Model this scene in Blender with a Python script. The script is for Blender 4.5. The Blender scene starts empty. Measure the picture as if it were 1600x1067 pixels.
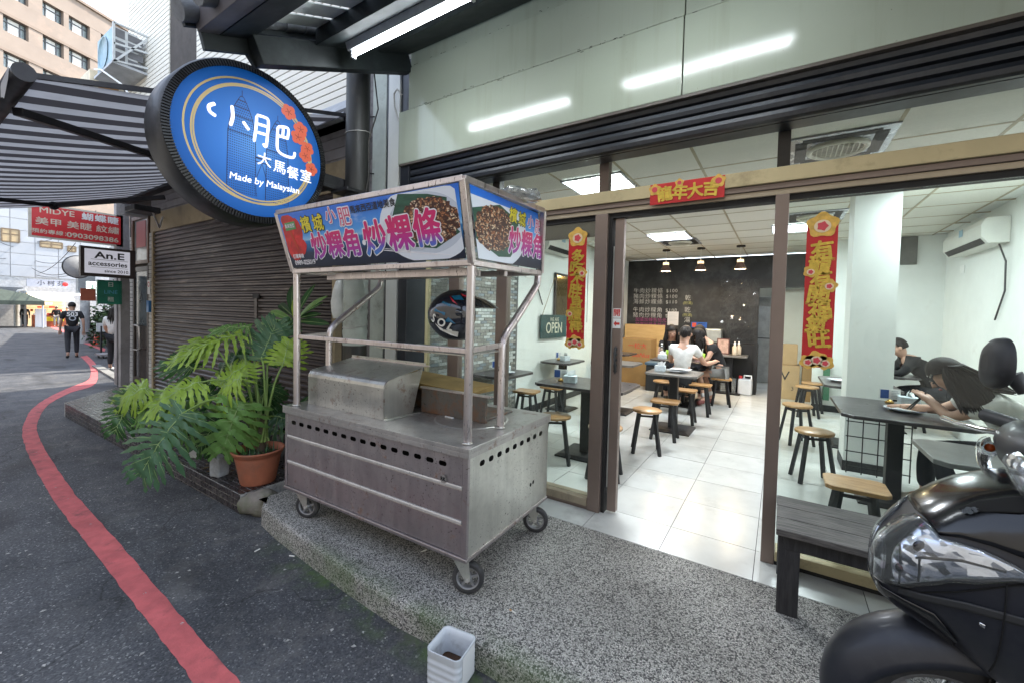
import bpy, math, random
from mathutils import Vector, Matrix
random.seed(7)
S = bpy.context.scene
COL = S.collection
R = math.radians
# ------------------------------------------------------------------ camera, sky, sun, exposure
F_PX, CXP, CYP = 652.519, 800.0, 507.46            # focal length and principal point on a 1600 x 1067 frame
CAM_H = 1.45
RIGHT = Vector((0.84046, 0.54132, 0.02499)); DOWN = Vector((0.036496, -0.010524, -0.999278)); FWD = Vector((-0.540668, 0.840764, -0.028601))
RIGHT.normalize(); FWD = (FWD - RIGHT * FWD.dot(RIGHT)).normalized(); DOWN = FWD.cross(RIGHT).normalized()
CAM = Vector((0, 0, CAM_H))
cd = bpy.data.cameras.new('camera'); cam = bpy.data.objects.new('camera', cd); COL.objects.link(cam)
cd.sensor_width = 36; cd.lens = F_PX / 1600 * 36; cd.shift_y = -(533.5 - CYP) / 1600
cd.clip_start = .05; cd.clip_end = 500
up = -DOWN
cam.matrix_world = Matrix(((RIGHT.x, up.x, -FWD.x, 0), (RIGHT.y, up.y, -FWD.y, 0), (RIGHT.z, up.z, -FWD.z, CAM_H), (0, 0, 0, 1)))
S.camera = cam
W = bpy.data.worlds.new('World'); S.world = W; W.use_nodes = True
nt = W.node_tree; sky = nt.nodes.new('ShaderNodeTexSky'); sky.sky_type = 'NISHITA'; sky.sun_disc = False
SUN_EL, SUN_AZ = 54, 14          # the sun stands behind the shop's own building, so the alley lies in its shade
sky.sun_elevation = R(SUN_EL); sky.sun_rotation = R(SUN_AZ); sky.air_density = 1.0; sky.dust_density = .3; sky.ozone_density = 1.0
hsv = nt.nodes.new('ShaderNodeHueSaturation'); hsv.inputs['Saturation'].default_value = .55; nt.links.new(sky.outputs[0], hsv.inputs['Color'])
nt.links.new(hsv.outputs[0], nt.nodes['Background'].inputs[0]); nt.nodes['Background'].inputs[1].default_value = 0.15
sd = bpy.data.lights.new('sun', 'SUN'); sd.energy = 2.0; sd.angle = R(.6); sd.color = (1, .93, .82)
sun = bpy.data.objects.new('sun', sd); COL.objects.link(sun)
sv = Vector((math.sin(R(SUN_AZ)) * math.cos(R(SUN_EL)), math.cos(R(SUN_AZ)) * math.cos(R(SUN_EL)), math.sin(R(SUN_EL))))
sun.rotation_euler = (-sv).to_track_quat('-Z', 'Y').to_euler()
S.view_settings.view_transform = 'Standard'; S.view_settings.look = 'None'; S.view_settings.gamma = 1
S.view_settings.use_curve_mapping = False; S.view_settings.exposure = 2.3
S.cycles.max_bounces = 8; S.cycles.transparent_max_bounces = 12; S.cycles.caustics_reflective = False; S.cycles.caustics_refractive = False
S.cycles.sample_clamp_indirect = 6
# ------------------------------------------------------------------ picks: a pixel of the photograph's frame met with a real plane
def ray(x, y): return RIGHT * ((x - CXP) / F_PX) + DOWN * ((y - CYP) / F_PX) + FWD
def onz(x, y, z=0.): d = ray(x, y); return CAM + d * ((z - CAM_H) / d.z)
def onY(x, y, Y): d = ray(x, y); return CAM + d * (Y / d.y)
def onX(x, y, X): d = ray(x, y); return CAM + d * (X / d.x)
def depth(x, y, D): return CAM + ray(x, y) * D
def onroad(x, y): d = ray(x, y); n = Vector((-.0105, 0, 1)); return CAM + d * ((-.115 - CAM_H) / d.dot(n))
def rz(X): return -.115 + .0105 * X
# ------------------------------------------------------------------ objects
def tag(o, label=None, cat=None, group=None, kind=None):
    if label: o['label'] = label
    if cat: o['category'] = cat
    if group: o['group'] = group
    if kind: o['kind'] = kind
    return o
def thing(name, label, cat, loc=(0, 0, 0), rz_=0., group=None, kind=None):
    o = bpy.data.objects.new(name, None); COL.objects.link(o); o.location = loc; o.rotation_euler = (0, 0, rz_)
    return tag(o, label, cat, group, kind)
def kids(o): return [c for c in ALL if c.parent == o]
def dup(root, loc=None, rz_=None, label=None, group=None, parent=None):
    c = root.copy(); COL.objects.link(c)
    if parent is not None: c.parent = parent
    if loc is not None: c.location = loc
    if rz_ is not None: c.rotation_euler = (0, 0, rz_)
    if label: c['label'] = label
    if group: c['group'] = group
    for ch in root.children: dup(ch, parent=c)
    return c
def link(name, me, parent=None):
    o = bpy.data.objects.new(name, me); COL.objects.link(o)
    if parent is not None: o.parent = parent
    return o
class MB:
    def __init__(s): s.v = []; s.f = []; s.m = []; s.sm = []
    def add(s, vs, fs, m=0, smooth=False):
        b = len(s.v); s.v += [tuple(v) for v in vs]
        for f in fs: s.f.append(tuple(i + b for i in f)); s.m.append(m); s.sm.append(smooth)
        return s
    def box(s, a, b, m=0):
        (x0, y0, z0), (x1, y1, z1) = a, b
        x0, x1 = min(x0, x1), max(x0, x1); y0, y1 = min(y0, y1), max(y0, y1); z0, z1 = min(z0, z1), max(z0, z1)
        return s.add([(x0, y0, z0), (x1, y0, z0), (x1, y1, z0), (x0, y1, z0), (x0, y0, z1), (x1, y0, z1), (x1, y1, z1), (x0, y1, z1)],
              [(0, 3, 2, 1), (4, 5, 6, 7), (0, 1, 5, 4), (1, 2, 6, 5), (2, 3, 7, 6), (3, 0, 4, 7)], m)
    def beam(s, p, q, w, h, upv=(0, 0, 1), m=0):          # rectangular bar from p to q, w sideways, h along up
        p, q = Vector(p), Vector(q); d = (q - p).normalized(); u = Vector(upv)
        sx = d.cross(u)
        if sx.length < 1e-4: u = Vector((1, 0, 0)); sx = d.cross(u)
        sx.normalize(); u = sx.cross(d).normalized(); vs = []
        for c in (p, q):
            for a, b in ((-1, -1), (1, -1), (1, 1), (-1, 1)): vs.append(c + sx * (a * w / 2) + u * (b * h / 2))
        return s.add(vs, [(0, 3, 2, 1)[::-1], (4, 5, 6, 7)[::-1], (0, 1, 5, 4)[::-1], (1, 2, 6, 5)[::-1], (2, 3, 7, 6)[::-1], (3, 0, 4, 7)[::-1]], m)
    def tube(s, path, r, n=12, m=0, cap=True, smooth=True):
        path = [Vector(p) for p in path]; k = len(path); rs = r if isinstance(r, (list, tuple)) else [r] * k
        ref = None; vs = []; fs = []
        for i, p in enumerate(path):
            t = (path[min(i + 1, k - 1)] - path[max(i - 1, 0)]).normalized()
            if ref is None: ref = t.orthogonal().normalized()
            ref = (ref - t * ref.dot(t))
            ref = ref.normalized() if ref.length > 1e-6 else t.orthogonal().normalized()
            b = t.cross(ref)
            for j in range(n):
                a = 2 * math.pi * j / n; vs.append(p + (ref * math.cos(a) + b * math.sin(a)) * rs[i])
        for i in range(k - 1):
            for j in range(n): fs.append((i * n + j, i * n + (j + 1) % n, (i + 1) * n + (j + 1) % n, (i + 1) * n + j))
        s.add(vs, fs, m, smooth)
        if cap:
            s.add(vs[:n], [tuple(range(n))[::-1]], m); s.add(vs[-n:], [tuple(range(n))], m)
        return s
    def lathe(s, prof, c=(0, 0, 0), n=24, m=0, axis='z', smooth=True, cap=False):
        vs = []; fs = []; c = Vector(c)
        for (r, h) in prof:
            for j in range(n):
                a = 2 * math.pi * j / n; x, y = r * math.cos(a), r * math.sin(a)
                vs.append(c + (Vector((x, y, h)) if axis == 'z' else Vector((h, x, y)) if axis == 'x' else Vector((y, h, x))))
        for i in range(len(prof) - 1):
            for j in range(n): fs.append((i * n + j, i * n + (j + 1) % n, (i + 1) * n + (j + 1) % n, (i + 1) * n + j))
        s.add(vs, fs, m, smooth)
        if cap: s.add(vs[:n], [tuple(range(n))[::-1]], m); s.add(vs[-n:], [tuple(range(n))], m)
        return s
    def prism(s, pts, t, m=0):                            # closed outline (3-D points, one plane) pushed along vector t
        n = len(pts); t = Vector(t); a = [Vector(p) for p in pts]
        s.add(a + [p + t for p in a], [tuple(range(n))[::-1], tuple(range(n, 2 * n))] + [(i, (i + 1) % n, n + (i + 1) % n, n + i) for i in range(n)], m); return s
    def loft(s, rings, m=0, smooth=True, cap=True):       # rings of equal length
        n = len(rings[0]); vs = [p for r in rings for p in r]; fs = []
        for i in range(len(rings) - 1):
            for j in range(n): fs.append((i * n + j, i * n + (j + 1) % n, (i + 1) * n + (j + 1) % n, (i + 1) * n + j))
        s.add(vs, fs, m, smooth)
        if cap: s.add(rings[0], [tuple(range(n))[::-1]], m, smooth); s.add(rings[-1], [tuple(range(n))], m, smooth)
        return s
    def ball(s, c, r, n=12, k=8, m=0):                    # r may be a triple
        r = r if isinstance(r, (list, tuple)) else (r, r, r); c = Vector(c); vs = [c + Vector((0, 0, -r[2]))]; fs = []
        for i in range(1, k):
            t = -math.pi / 2 + math.pi * i / k
            for j in range(n):
                a = 2 * math.pi * j / n; vs.append(c + Vector((r[0] * math.cos(t) * math.cos(a), r[1] * math.cos(t) * math.sin(a), r[2] * math.sin(t))))
        vs.append(c + Vector((0, 0, r[2]))); L = len(vs) - 1
        for j in range(n):
            fs.append((0, 1 + (j + 1) % n, 1 + j)); fs.append((L, L - n + j, L - n + (j + 1) % n))
        for i in range(k - 2):
            for j in range(n): fs.append((1 + i * n + j, 1 + i * n + (j + 1) % n, 1 + (i + 1) * n + (j + 1) % n, 1 + (i + 1) * n + j))
        return s.add(vs, fs, m, True)
    def grid(s, rows, m=0, smooth=True):
        n = len(rows[0]); return s.add([p for r in rows for p in r], [(i * n + j, i * n + j + 1, (i + 1) * n + j + 1, (i + 1) * n + j) for i in range(len(rows) - 1) for j in range(n - 1)], m, smooth)
    def quad(s, a, b, c, d, m=0): return s.add([a, b, c, d], [(0, 1, 2, 3)], m)
    def disc(s, c, u, v, r, n=32, m=0, a0=0, a1=2 * math.pi):
        c, u, v = Vector(c), Vector(u), Vector(v)
        return s.add([c + u * (r * math.cos(2 * math.pi * j / n)) + v * (r * math.sin(2 * math.pi * j / n)) for j in range(n)], [tuple(range(n))], m)
    def mesh(s, name, mats):
        me = bpy.data.meshes.new(name); me.from_pydata(s.v, [], s.f)
        for mm in (mats if isinstance(mats, (list, tuple)) else [mats]): me.materials.append(mm)
        me.polygons.foreach_set('material_index', s.m); me.polygons.foreach_set('use_smooth', s.sm); me.update(); return me
    def build(s, name, mats, parent=None, bevel=0, seg=2, sub=0):
        o = link(name, s.mesh(name, mats), parent)
        if bevel:
            b = o.modifiers.new('bevel', 'BEVEL'); b.width = bevel; b.segments = seg; b.limit_method = 'ANGLE'; b.angle_limit = R(40)
        if sub:
            b = o.modifiers.new('sub', 'SUBSURF'); b.levels = sub; b.render_levels = sub
        return o
def bx(name, a, b, m, parent=None, bevel=0): return MB().box(a, b).build(name, m, parent, bevel)
# ------------------------------------------------------------------ lettering
_FM = {}
def glyphs(s, align, valign, space, shear):
    key = (s, align, valign, space, shear)
    if key not in _FM:
        cu = bpy.data.curves.new('lettering', 'FONT'); cu.body = s; cu.size = 1; cu.align_x = align; cu.align_y = valign; cu.shear = shear; cu.space_character = space; cu.resolution_u = 3
        t = bpy.data.objects.new('lettering', cu); me = bpy.data.meshes.new_from_object(t); bpy.data.objects.remove(t); bpy.data.curves.remove(cu)
        _FM[key] = ([tuple(v.co) for v in me.vertices], [tuple(p.vertices) for p in me.polygons]); bpy.data.meshes.remove(me)
    return _FM[key]
def text(s, loc, size, m, parent=None, x=(1, 0, 0), y=(0, 0, 1), ext=.0, bold=0., align='CENTER', shear=0., sx=1., name='lettering', space=1., valign='CENTER'):
    """flat print; a heavier weight is the same glyph printed again a hair to each side"""
    vs, fs = glyphs(s, align, valign, space, shear); X = Vector(x).normalized(); Y = Vector(y).normalized(); Z = X.cross(Y); L = Vector(loc); b = max(0., bold) * size; mb = MB()
    n = 0 if b == 0 else 8 if b < .004 or bold < .03 else 12; sh = [(0, 0)] + [(b * math.cos(2 * math.pi * k / n), b * math.sin(2 * math.pi * k / n)) for k in range(n)]
    for k, (dx, dy) in enumerate(sh): mb.add([L + X * (v[0] * size * sx + dx) + Y * (v[1] * size + dy) + Z * (ext + .00004 * k) for v in vs], fs)
    return mb.build(name, m, parent)
# ------------------------------------------------------------------ materials
def nodes(name):
    m = bpy.data.materials.new(name); m.use_nodes = True; t = m.node_tree; return m, t, t.nodes['Principled BSDF']
def N(t, kind, **kw):
    n = t.nodes.new('ShaderNode' + kind)
    for k, v in kw.items(): setattr(n, k, v)
    return n
def coords(t, stretch=None, rnd=True):
    tc = N(t, 'TexCoord'); mp = N(t, 'Mapping')
    if stretch: mp.inputs['Scale'].default_value = stretch
    t.links.new(tc.outputs['Object'], mp.inputs['Vector'])
    if not rnd: return mp.outputs[0]
    oi = N(t, 'ObjectInfo'); ad = N(t, 'VectorMath', operation='MULTIPLY_ADD')
    cmb = N(t, 'CombineXYZ'); mu = N(t, 'Math', operation='MULTIPLY'); mu.inputs[1].default_value = 37.
    t.links.new(oi.outputs['Random'], mu.inputs[0])
    for i in range(3): t.links.new(mu.outputs[0], cmb.inputs[i])
    va = N(t, 'VectorMath', operation='ADD'); t.links.new(mp.outputs[0], va.inputs[0]); t.links.new(cmb.outputs[0], va.inputs[1]); return va.outputs[0]
def noise(t, co, scale, detail=5, rough=.6):
    n = N(t, 'TexNoise'); n.inputs['Scale'].default_value = scale; n.inputs['Detail'].default_value = detail; n.inputs['Roughness'].default_value = rough
    t.links.new(co, n.inputs['Vector']); return n.outputs['Fac']
def ramp(t, fac, stops):
    r = N(t, 'ValToRGB'); e = r.color_ramp.elements
    while len(e) < len(stops): e.new(.5)
    for k, (p, c) in enumerate(stops): e[k].position = p; e[k].color = (*c, 1) if len(c) == 3 else c
    t.links.new(fac, r.inputs[0]); return r.outputs[0]
def mixc(t, fac, a, b, mode='MIX'):
    n = N(t, 'Mix', data_type='RGBA', blend_type=mode)
    for val, i in ((fac, 0), (a, 6), (b, 7)):
        if hasattr(val, 'is_linked'): t.links.new(val, n.inputs[i])
        else: n.inputs[i].default_value = val if i == 0 else (*val, 1)
    return n.outputs[2]
def bumpn(t, b, h, strength, dist=.01):
    n = N(t, 'Bump'); n.inputs['Strength'].default_value = strength; n.inputs['Distance'].default_value = dist
    t.links.new(h, n.inputs['Height']); t.links.new(n.outputs[0], b.inputs['Normal'])
def M(name, col, rough=.6, metal=0., var=.25, scale=6., stretch=None, bump=0., bscale=None, dirt=None, dirt_scale=2.5, dirt_amt=.5, rvar=.15, coat=0., rand=0., spec=.5, emit=0.):
    m, t, b = nodes(name); co = coords(t, stretch); c = col
    dk = tuple(x * (1 - var) for x in col); lt = tuple(min(1, x * (1 + var * .6)) for x in col)
    f = noise(t, co, scale); out = ramp(t, f, [(.3, dk), (.7, lt)])
    if rand:
        oi = N(t, 'ObjectInfo'); mr = N(t, 'MapRange'); mr.inputs[3].default_value = 1 - rand; mr.inputs[4].default_value = 1 + rand
        t.links.new(oi.outputs['Random'], mr.inputs[0]); hs = N(t, 'HueSaturation'); t.links.new(mr.outputs[0], hs.inputs['Value']); t.links.new(out, hs.inputs['Color']); out = hs.outputs[0]
    if dirt:
        g = noise(t, co, dirt_scale, 8, .7); gf = ramp(t, g, [(.62 - dirt_amt * .25, (0, 0, 0)), (.78 - dirt_amt * .15, (1, 1, 1))]); out = mixc(t, gf, out, dirt)
    t.links.new(out, b.inputs['Base Color']); b.inputs['Metallic'].default_value = metal
    rr = N(t, 'MapRange'); rr.inputs[3].default_value = max(.02, rough - rvar); rr.inputs[4].default_value = min(1, rough + rvar)
    t.links.new(noise(t, co, scale * 2.3), rr.inputs[0]); t.links.new(rr.outputs[0], b.inputs['Roughness'])
    b.inputs['Specular IOR Level'].default_value = spec
    if coat: b.inputs['Coat Weight'].default_value = coat; b.inputs['Coat Roughness'].default_value = .06
    if bump: bumpn(t, b, noise(t, co, bscale or scale * 4, 6), bump)
    if emit: b.inputs['Emission Color'].default_value = (*col, 1); b.inputs['Emission Strength'].default_value = emit
    return m
def EM(name, col, s):
    m, t, b = nodes(name); b.inputs['Base Color'].default_value = (*col, 1); b.inputs['Emission Color'].default_value = (*col, 1); b.inputs['Emission Strength'].default_value = s; return m
def FLAT(name, col, rough=.5, metal=0., emit=0.):
    m, t, b = nodes(name); b.inputs['Base Color'].default_value = (*col, 1); b.inputs['Roughness'].default_value = rough; b.inputs['Metallic'].default_value = metal
    if emit: b.inputs['Emission Color'].default_value = (*col, 1); b.inputs['Emission Strength'].default_value = emit
    return m
def GLASS(name, tint=(.93, .97, .95), refl=1., dirt=.0):
    m, t, b = nodes(name); t.nodes.remove(b); tr = N(t, 'BsdfTransparent'); tr.inputs[0].default_value = (*tint, 1); gl = N(t, 'BsdfGlossy'); gl.inputs['Roughness'].default_value = .01
    fr = N(t, 'Fresnel'); fr.inputs[0].default_value = 1.5; mu = N(t, 'Math', operation='MULTIPLY'); mu.inputs[1].default_value = refl; t.links.new(fr.outputs[0], mu.inputs[0])
    mx = N(t, 'MixShader'); t.links.new(mu.outputs[0], mx.inputs[0]); t.links.new(tr.outputs[0], mx.inputs[1]); t.links.new(gl.outputs[0], mx.inputs[2]); last = mx.outputs[0]
    if dirt:
        df = N(t, 'BsdfDiffuse'); df.inputs[0].default_value = (.7, .74, .72, 1); m2 = N(t, 'MixShader'); co = coords(t)
        k = ramp(t, noise(t, co, 1.7, 8, .7), [(.35, (dirt * .3,) * 3), (.75, (dirt,) * 3)]); t.links.new(k, m2.inputs[0]); t.links.new(last, m2.inputs[1]); t.links.new(df.outputs[0], m2.inputs[2]); last = m2.outputs[0]
    t.links.new(last, t.nodes['Material Output'].inputs[0]); return m
# speckled exposed aggregate
def pebble_mat():
    m, t, b = nodes('washed_pebble'); co = coords(t, rnd=False)
    v = N(t, 'TexVoronoi'); v.inputs['Scale'].default_value = 165; t.links.new(co, v.inputs['Vector'])
    sp = N(t, 'SeparateColor'); t.links.new(v.outputs['Color'], sp.inputs[0])
    c = ramp(t, sp.outputs[0], [(.0, (.03, .03, .032)), (.25, (.08, .08, .08)), (.32, (.34, .33, .31)), (.6, (.52, .51, .48)), (1, (.72, .7, .66))])
    v2 = N(t, 'TexVoronoi', feature='DISTANCE_TO_EDGE'); v2.inputs['Scale'].default_value = 165; t.links.new(co, v2.inputs['Vector'])
    e = ramp(t, v2.outputs['Distance'], [(.03, (0, 0, 0)), (.14, (1, 1, 1))]); c = mixc(t, e, (.13, .125, .118), c)
    g = ramp(t, noise(t, co, 1.6, 7, .65), [(.33, (.72, .71, .68)), (.56, (1.08, 1.07, 1.04))]); c = mixc(t, 1., c, g, 'MULTIPLY')
    mo = N(t, 'SeparateXYZ'); t.links.new(co, mo.inputs[0])                      # moss keeps to the damp edge by the gutter
    a = N(t, 'MapRange'); a.inputs[1].default_value = 1.56; a.inputs[2].default_value = 1.42; t.links.new(mo.outputs[1], a.inputs[0])
    k = N(t, 'Math', operation='MULTIPLY'); t.links.new(a.outputs[0], k.inputs[0]); t.links.new(ramp(t, noise(t, co, 2.1, 6, .6), [(.42, (0, 0, 0)), (.55, (1, 1, 1))]), k.inputs[1])
    k2 = N(t, 'Math', operation='MULTIPLY'); t.links.new(k.outputs[0], k2.inputs[0]); k2.inputs[1].default_value = .6
    c = mixc(t, k2.outputs[0], c, (.06, .125, .02)); t.links.new(c, b.inputs['Base Color']); b.inputs['Roughness'].default_value = .75
    bumpn(t, b, v2.outputs['Distance'], .6, .01); return m
def asphalt_mat():
    m, t, b = nodes('asphalt'); co = coords(t, rnd=False)
    v = N(t, 'TexVoronoi'); v.inputs['Scale'].default_value = 130; t.links.new(co, v.inputs['Vector']); sp = N(t, 'SeparateColor'); t.links.new(v.outputs['Color'], sp.inputs[0])
    c = ramp(t, sp.outputs[0], [(0, (.036, .038, .042)), (.7, (.072, .075, .082)), (.93, (.1, .103, .108)), (1, (.24, .24, .235))])
    g = ramp(t, noise(t, co, .9, 9, .65), [(.33, (.5, .5, .5)), (.5, (1, 1, 1)), (.72, (1.35, 1.33, 1.28))]); c = mixc(t, 1., c, g, 'MULTIPLY')
    d = ramp(t, noise(t, co, 3.4, 9, .75), [(.5, (0, 0, 0)), (.68, (1, 1, 1))]); w = N(t, 'SeparateXYZ'); t.links.new(co, w.inputs[0])
    near = N(t, 'MapRange'); near.inputs[1].default_value = .3; near.inputs[2].default_value = 1.2; t.links.new(w.outputs[1], near.inputs[0])
    k = N(t, 'Math', operation='MULTIPLY'); t.links.new(d, k.inputs[0]); t.links.new(near.outputs[0], k.inputs[1]); k2 = N(t, 'Math', operation='MULTIPLY'); k2.inputs[1].default_value = .6; t.links.new(k.outputs[0], k2.inputs[0])
    c = mixc(t, k2.outputs[0], c, (.19, .18, .165))                          # pale grit washed up along the kerb
    gm = N(t, 'MapRange'); gm.inputs[1].default_value = 1.28; gm.inputs[2].default_value = 1.44; t.links.new(w.outputs[1], gm.inputs[0]); gx = N(t, 'MapRange'); gx.inputs[1].default_value = -2.9; gx.inputs[2].default_value = -2.2; t.links.new(w.outputs[0], gx.inputs[0])
    ga = N(t, 'Math', operation='MULTIPLY'); t.links.new(gm.outputs[0], ga.inputs[0]); t.links.new(gx.outputs[0], ga.inputs[1]); gb = N(t, 'Math', operation='MULTIPLY'); t.links.new(ga.outputs[0], gb.inputs[0]); t.links.new(ramp(t, noise(t, co, 5, 7, .7), [(.44, (0, 0, 0)), (.6, (.9, .9, .9))]), gb.inputs[1]); c = mixc(t, gb.outputs[0], c, (.07, .13, .02))
    cs = coords(t, (1, 2.2, 1), rnd=False); st = ramp(t, noise(t, cs, .75, 5, .55), [(.56, (1, 1, 1)), (.66, (.5, .49, .48))]); c = mixc(t, 1., c, st, 'MULTIPLY')
    vc = N(t, 'TexVoronoi', feature='DISTANCE_TO_EDGE'); vc.inputs['Scale'].default_value = .55; wv = N(t, 'VectorMath', operation='MULTIPLY_ADD'); nz = N(t, 'TexNoise'); nz.inputs['Scale'].default_value = 2.5; nz.inputs['Detail'].default_value = 6; t.links.new(co, nz.inputs['Vector']); t.links.new(nz.outputs['Color'], wv.inputs[0]); wv.inputs[1].default_value = (.7, .7, 0); t.links.new(co, wv.inputs[2]); t.links.new(wv.outputs[0], vc.inputs['Vector'])
    ck = ramp(t, vc.outputs['Distance'], [(0, (.35, .35, .35)), (.006, (1, 1, 1))]); c = mixc(t, 1., c, ck, 'MULTIPLY')
    t.links.new(c, b.inputs['Base Color'])
    rr = N(t, 'MapRange'); rr.inputs[3].default_value = .5; rr.inputs[4].default_value = .85; t.links.new(noise(t, co, 2.2), rr.inputs[0]); t.links.new(rr.outputs[0], b.inputs['Roughness'])
    bumpn(t, b, sp.outputs[1], .5, .006); return m
def steel_mat(name, col=(.36, .34, .35), rust=.5, rough=.42, metal=.75, scale=3., stretch=None, dent=.35):
    m, t, b = nodes(name); co = coords(t, stretch, rnd=False); cs = coords(t, (14, 14, 1.1), rnd=False)
    c = ramp(t, noise(t, co, scale, 8, .7), [(.28, tuple(x * .74 for x in col)), (.5, col), (.74, tuple(min(1, x * 1.15) for x in col))])
    c = mixc(t, ramp(t, noise(t, cs, 1.6, 6, .65), [(.45, (0, 0, 0)), (.75, (.7, .7, .7))]), c, tuple(x * .78 for x in col))             # run marks
    sp = ramp(t, noise(t, co, 75, 2, .8), [(.63, (0, 0, 0)), (.67, (1, 1, 1))]); ar = ramp(t, noise(t, co, 3.2, 6, .7), [(.4, (0, 0, 0)), (.6, (1, 1, 1))])
    k = N(t, 'Math', operation='MULTIPLY'); t.links.new(sp, k.inputs[0]); t.links.new(ar, k.inputs[1]); c = mixc(t, k.outputs[0], c, (.045, .035, .03))
    rf = ramp(t, noise(t, co, 7, 10, .75), [(.66 - rust * .12, (0, 0, 0)), (.76 - rust * .1, (1, 1, 1))]); c = mixc(t, rf, c, (.17, .08, .04))
    t.links.new(c, b.inputs['Base Color'])
    mm = N(t, 'MapRange'); mm.inputs[3].default_value = metal; mm.inputs[4].default_value = .1; t.links.new(rf, mm.inputs[0]); t.links.new(mm.outputs[0], b.inputs['Metallic'])
    rr = N(t, 'MapRange'); rr.inputs[3].default_value = rough - .2; rr.inputs[4].default_value = rough + .2; t.links.new(noise(t, cs, 1.2, 8, .7), rr.inputs[0]); t.links.new(rr.outputs[0], b.inputs['Roughness'])
    w = noise(t, co, 2.6, 2); bumpn(t, b, w, dent, .04); return m
def wood_mat(name, a, c2, scale=5., stretch=(1, 14, 14), rough=.5, crack=0., coat=0.):
    m, t, b = nodes(name); co = coords(t, stretch); f = noise(t, co, scale, 7, .65); c = ramp(t, f, [(.32, a), (.68, c2)])
    if crack: c = mixc(t, ramp(t, noise(t, co, scale * 3.1, 6, .7), [(.6, (0, 0, 0)), (.68, (1, 1, 1))]), c, tuple(x * (1 - crack) for x in a))
    oi = N(t, 'ObjectInfo'); mr = N(t, 'MapRange'); mr.inputs[3].default_value = .85; mr.inputs[4].default_value = 1.15; t.links.new(oi.outputs['Random'], mr.inputs[0])
    hs = N(t, 'HueSaturation'); t.links.new(mr.outputs[0], hs.inputs['Value']); t.links.new(c, hs.inputs['Color']); t.links.new(hs.outputs[0], b.inputs['Base Color'])
    b.inputs['Roughness'].default_value = rough; bumpn(t, b, f, .25, .004)
    if coat: b.inputs['Coat Weight'].default_value = coat
    return m
# ================================================================== ground
ASPHALT = asphalt_mat(); PEBBLE = pebble_mat()
mb = MB(); xs = [-160, -90, -60, -40, -25, -15, -8, -3, 0, 4, 12, 40]; ys = [-40, -12, -4, -1, 0, 1, 2, 3, 6, 12, 40]
for x in xs:
    for y in ys: mb.v.append((x, y, rz(x)))
for i in range(len(xs) - 1):
    for j in range(len(ys) - 1):
        a = i * len(ys) + j; mb.f.append((a, a + len(ys), a + len(ys) + 1, a + 1)); mb.m.append(0); mb.sm.append(False)
tag(mb.build('road', ASPHALT), kind='structure')
# painted red line, worn edge
RED = M('red_road_paint', (.58, .125, .125), .75, var=.25, scale=9, bump=.25, bscale=140, dirt=(.13, .06, .06), dirt_scale=5, dirt_amt=.25)
def zz(l): return [onroad(x / 1.95, 520 + y / 1.95) for x, y in l]
Lp = zz([(690, 1200), (590, 1067), (480, 920), (380, 790), (270, 650), (200, 560), (150, 490), (110, 420), (82, 360), (68, 310), (75, 270), (100, 230), (150, 195), (215, 165), (262, 147), (276, 130), (272, 100), (245, 72)])
Rp = zz([(850, 1200), (735, 1067), (600, 920), (490, 790), (380, 660), (300, 570), (220, 480), (165, 400), (130, 340), (113, 300), (119, 260), (150, 217), (215, 182), (280, 162), (298, 135), (292, 95), (266, 69), (266, 69)][:18])
def ribbon(name, L, Rr, m, label=None):
    mb = MB(); vs = []; n = 8
    def sub(P):
        o = []
        for i in range(len(P) - 1):
            p0, p1, p2, p3 = P[max(i - 1, 0)], P[i], P[i + 1], P[min(i + 2, len(P) - 1)]
            for k in range(n):
                u = k / n; q = ((2 * p1) + (p2 - p0) * u + (2 * p0 - 5 * p1 + 4 * p2 - p3) * u * u + (3 * p1 - p0 - 3 * p2 + p3) * u ** 3) * .5; q.z = rz(q.x) + .004; o.append(q)
        q = P[-1].copy(); q.z = rz(q.x) + .004; o.append(q); return o
    A, B = sub(L), sub(Rr); rnd = random.Random(3)
    for q in A + B: q.y += rnd.uniform(-.004, .004)
    for i in range(len(A) - 1): mb.quad(A[i], B[i], B[i + 1], A[i + 1])
    return tag(mb.build(name, m), kind='structure')
ribbon('road_marking', Lp, Rp, RED)
ribbon('road_marking', [onroad(*p) for p in ((126, 531.5), (147, 538.5), (165, 545))], [onroad(*p) for p in ((125, 534.5), (145, 542), (163, 549.5))], RED)
ribbon('road_marking', [onroad(*p) for p in ((79, 512), (92, 517), (104, 521))], [onroad(*p) for p in ((81, 509.5), (95, 514), (106, 518))], RED)
# washed-pebble terrace before the shop: rounded nose towards the road
mb = MB(); prof = [(1.43, -.32), (1.437, -.03), (1.442, -.014), (1.453, -.004), (1.47, 0), (1.6, 0), (2.656, 0), (2.656, -.32)]
st = [(-3.26, .2), (-3.15, .13), (-2.9, .09), (-2.43, .045), (-2.0, .01), (-1.6, -.01), (-1.1, .015), (-.6, .02), (0, .03), (2, .03), (6, .03)]
mb.loft([[Vector((x, y + (dy if y < 1.55 else 0), z)) for y, z in prof] for x, dy in st], smooth=False)
tag(mb.build('terrace', PEBBLE), kind='structure')
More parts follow.
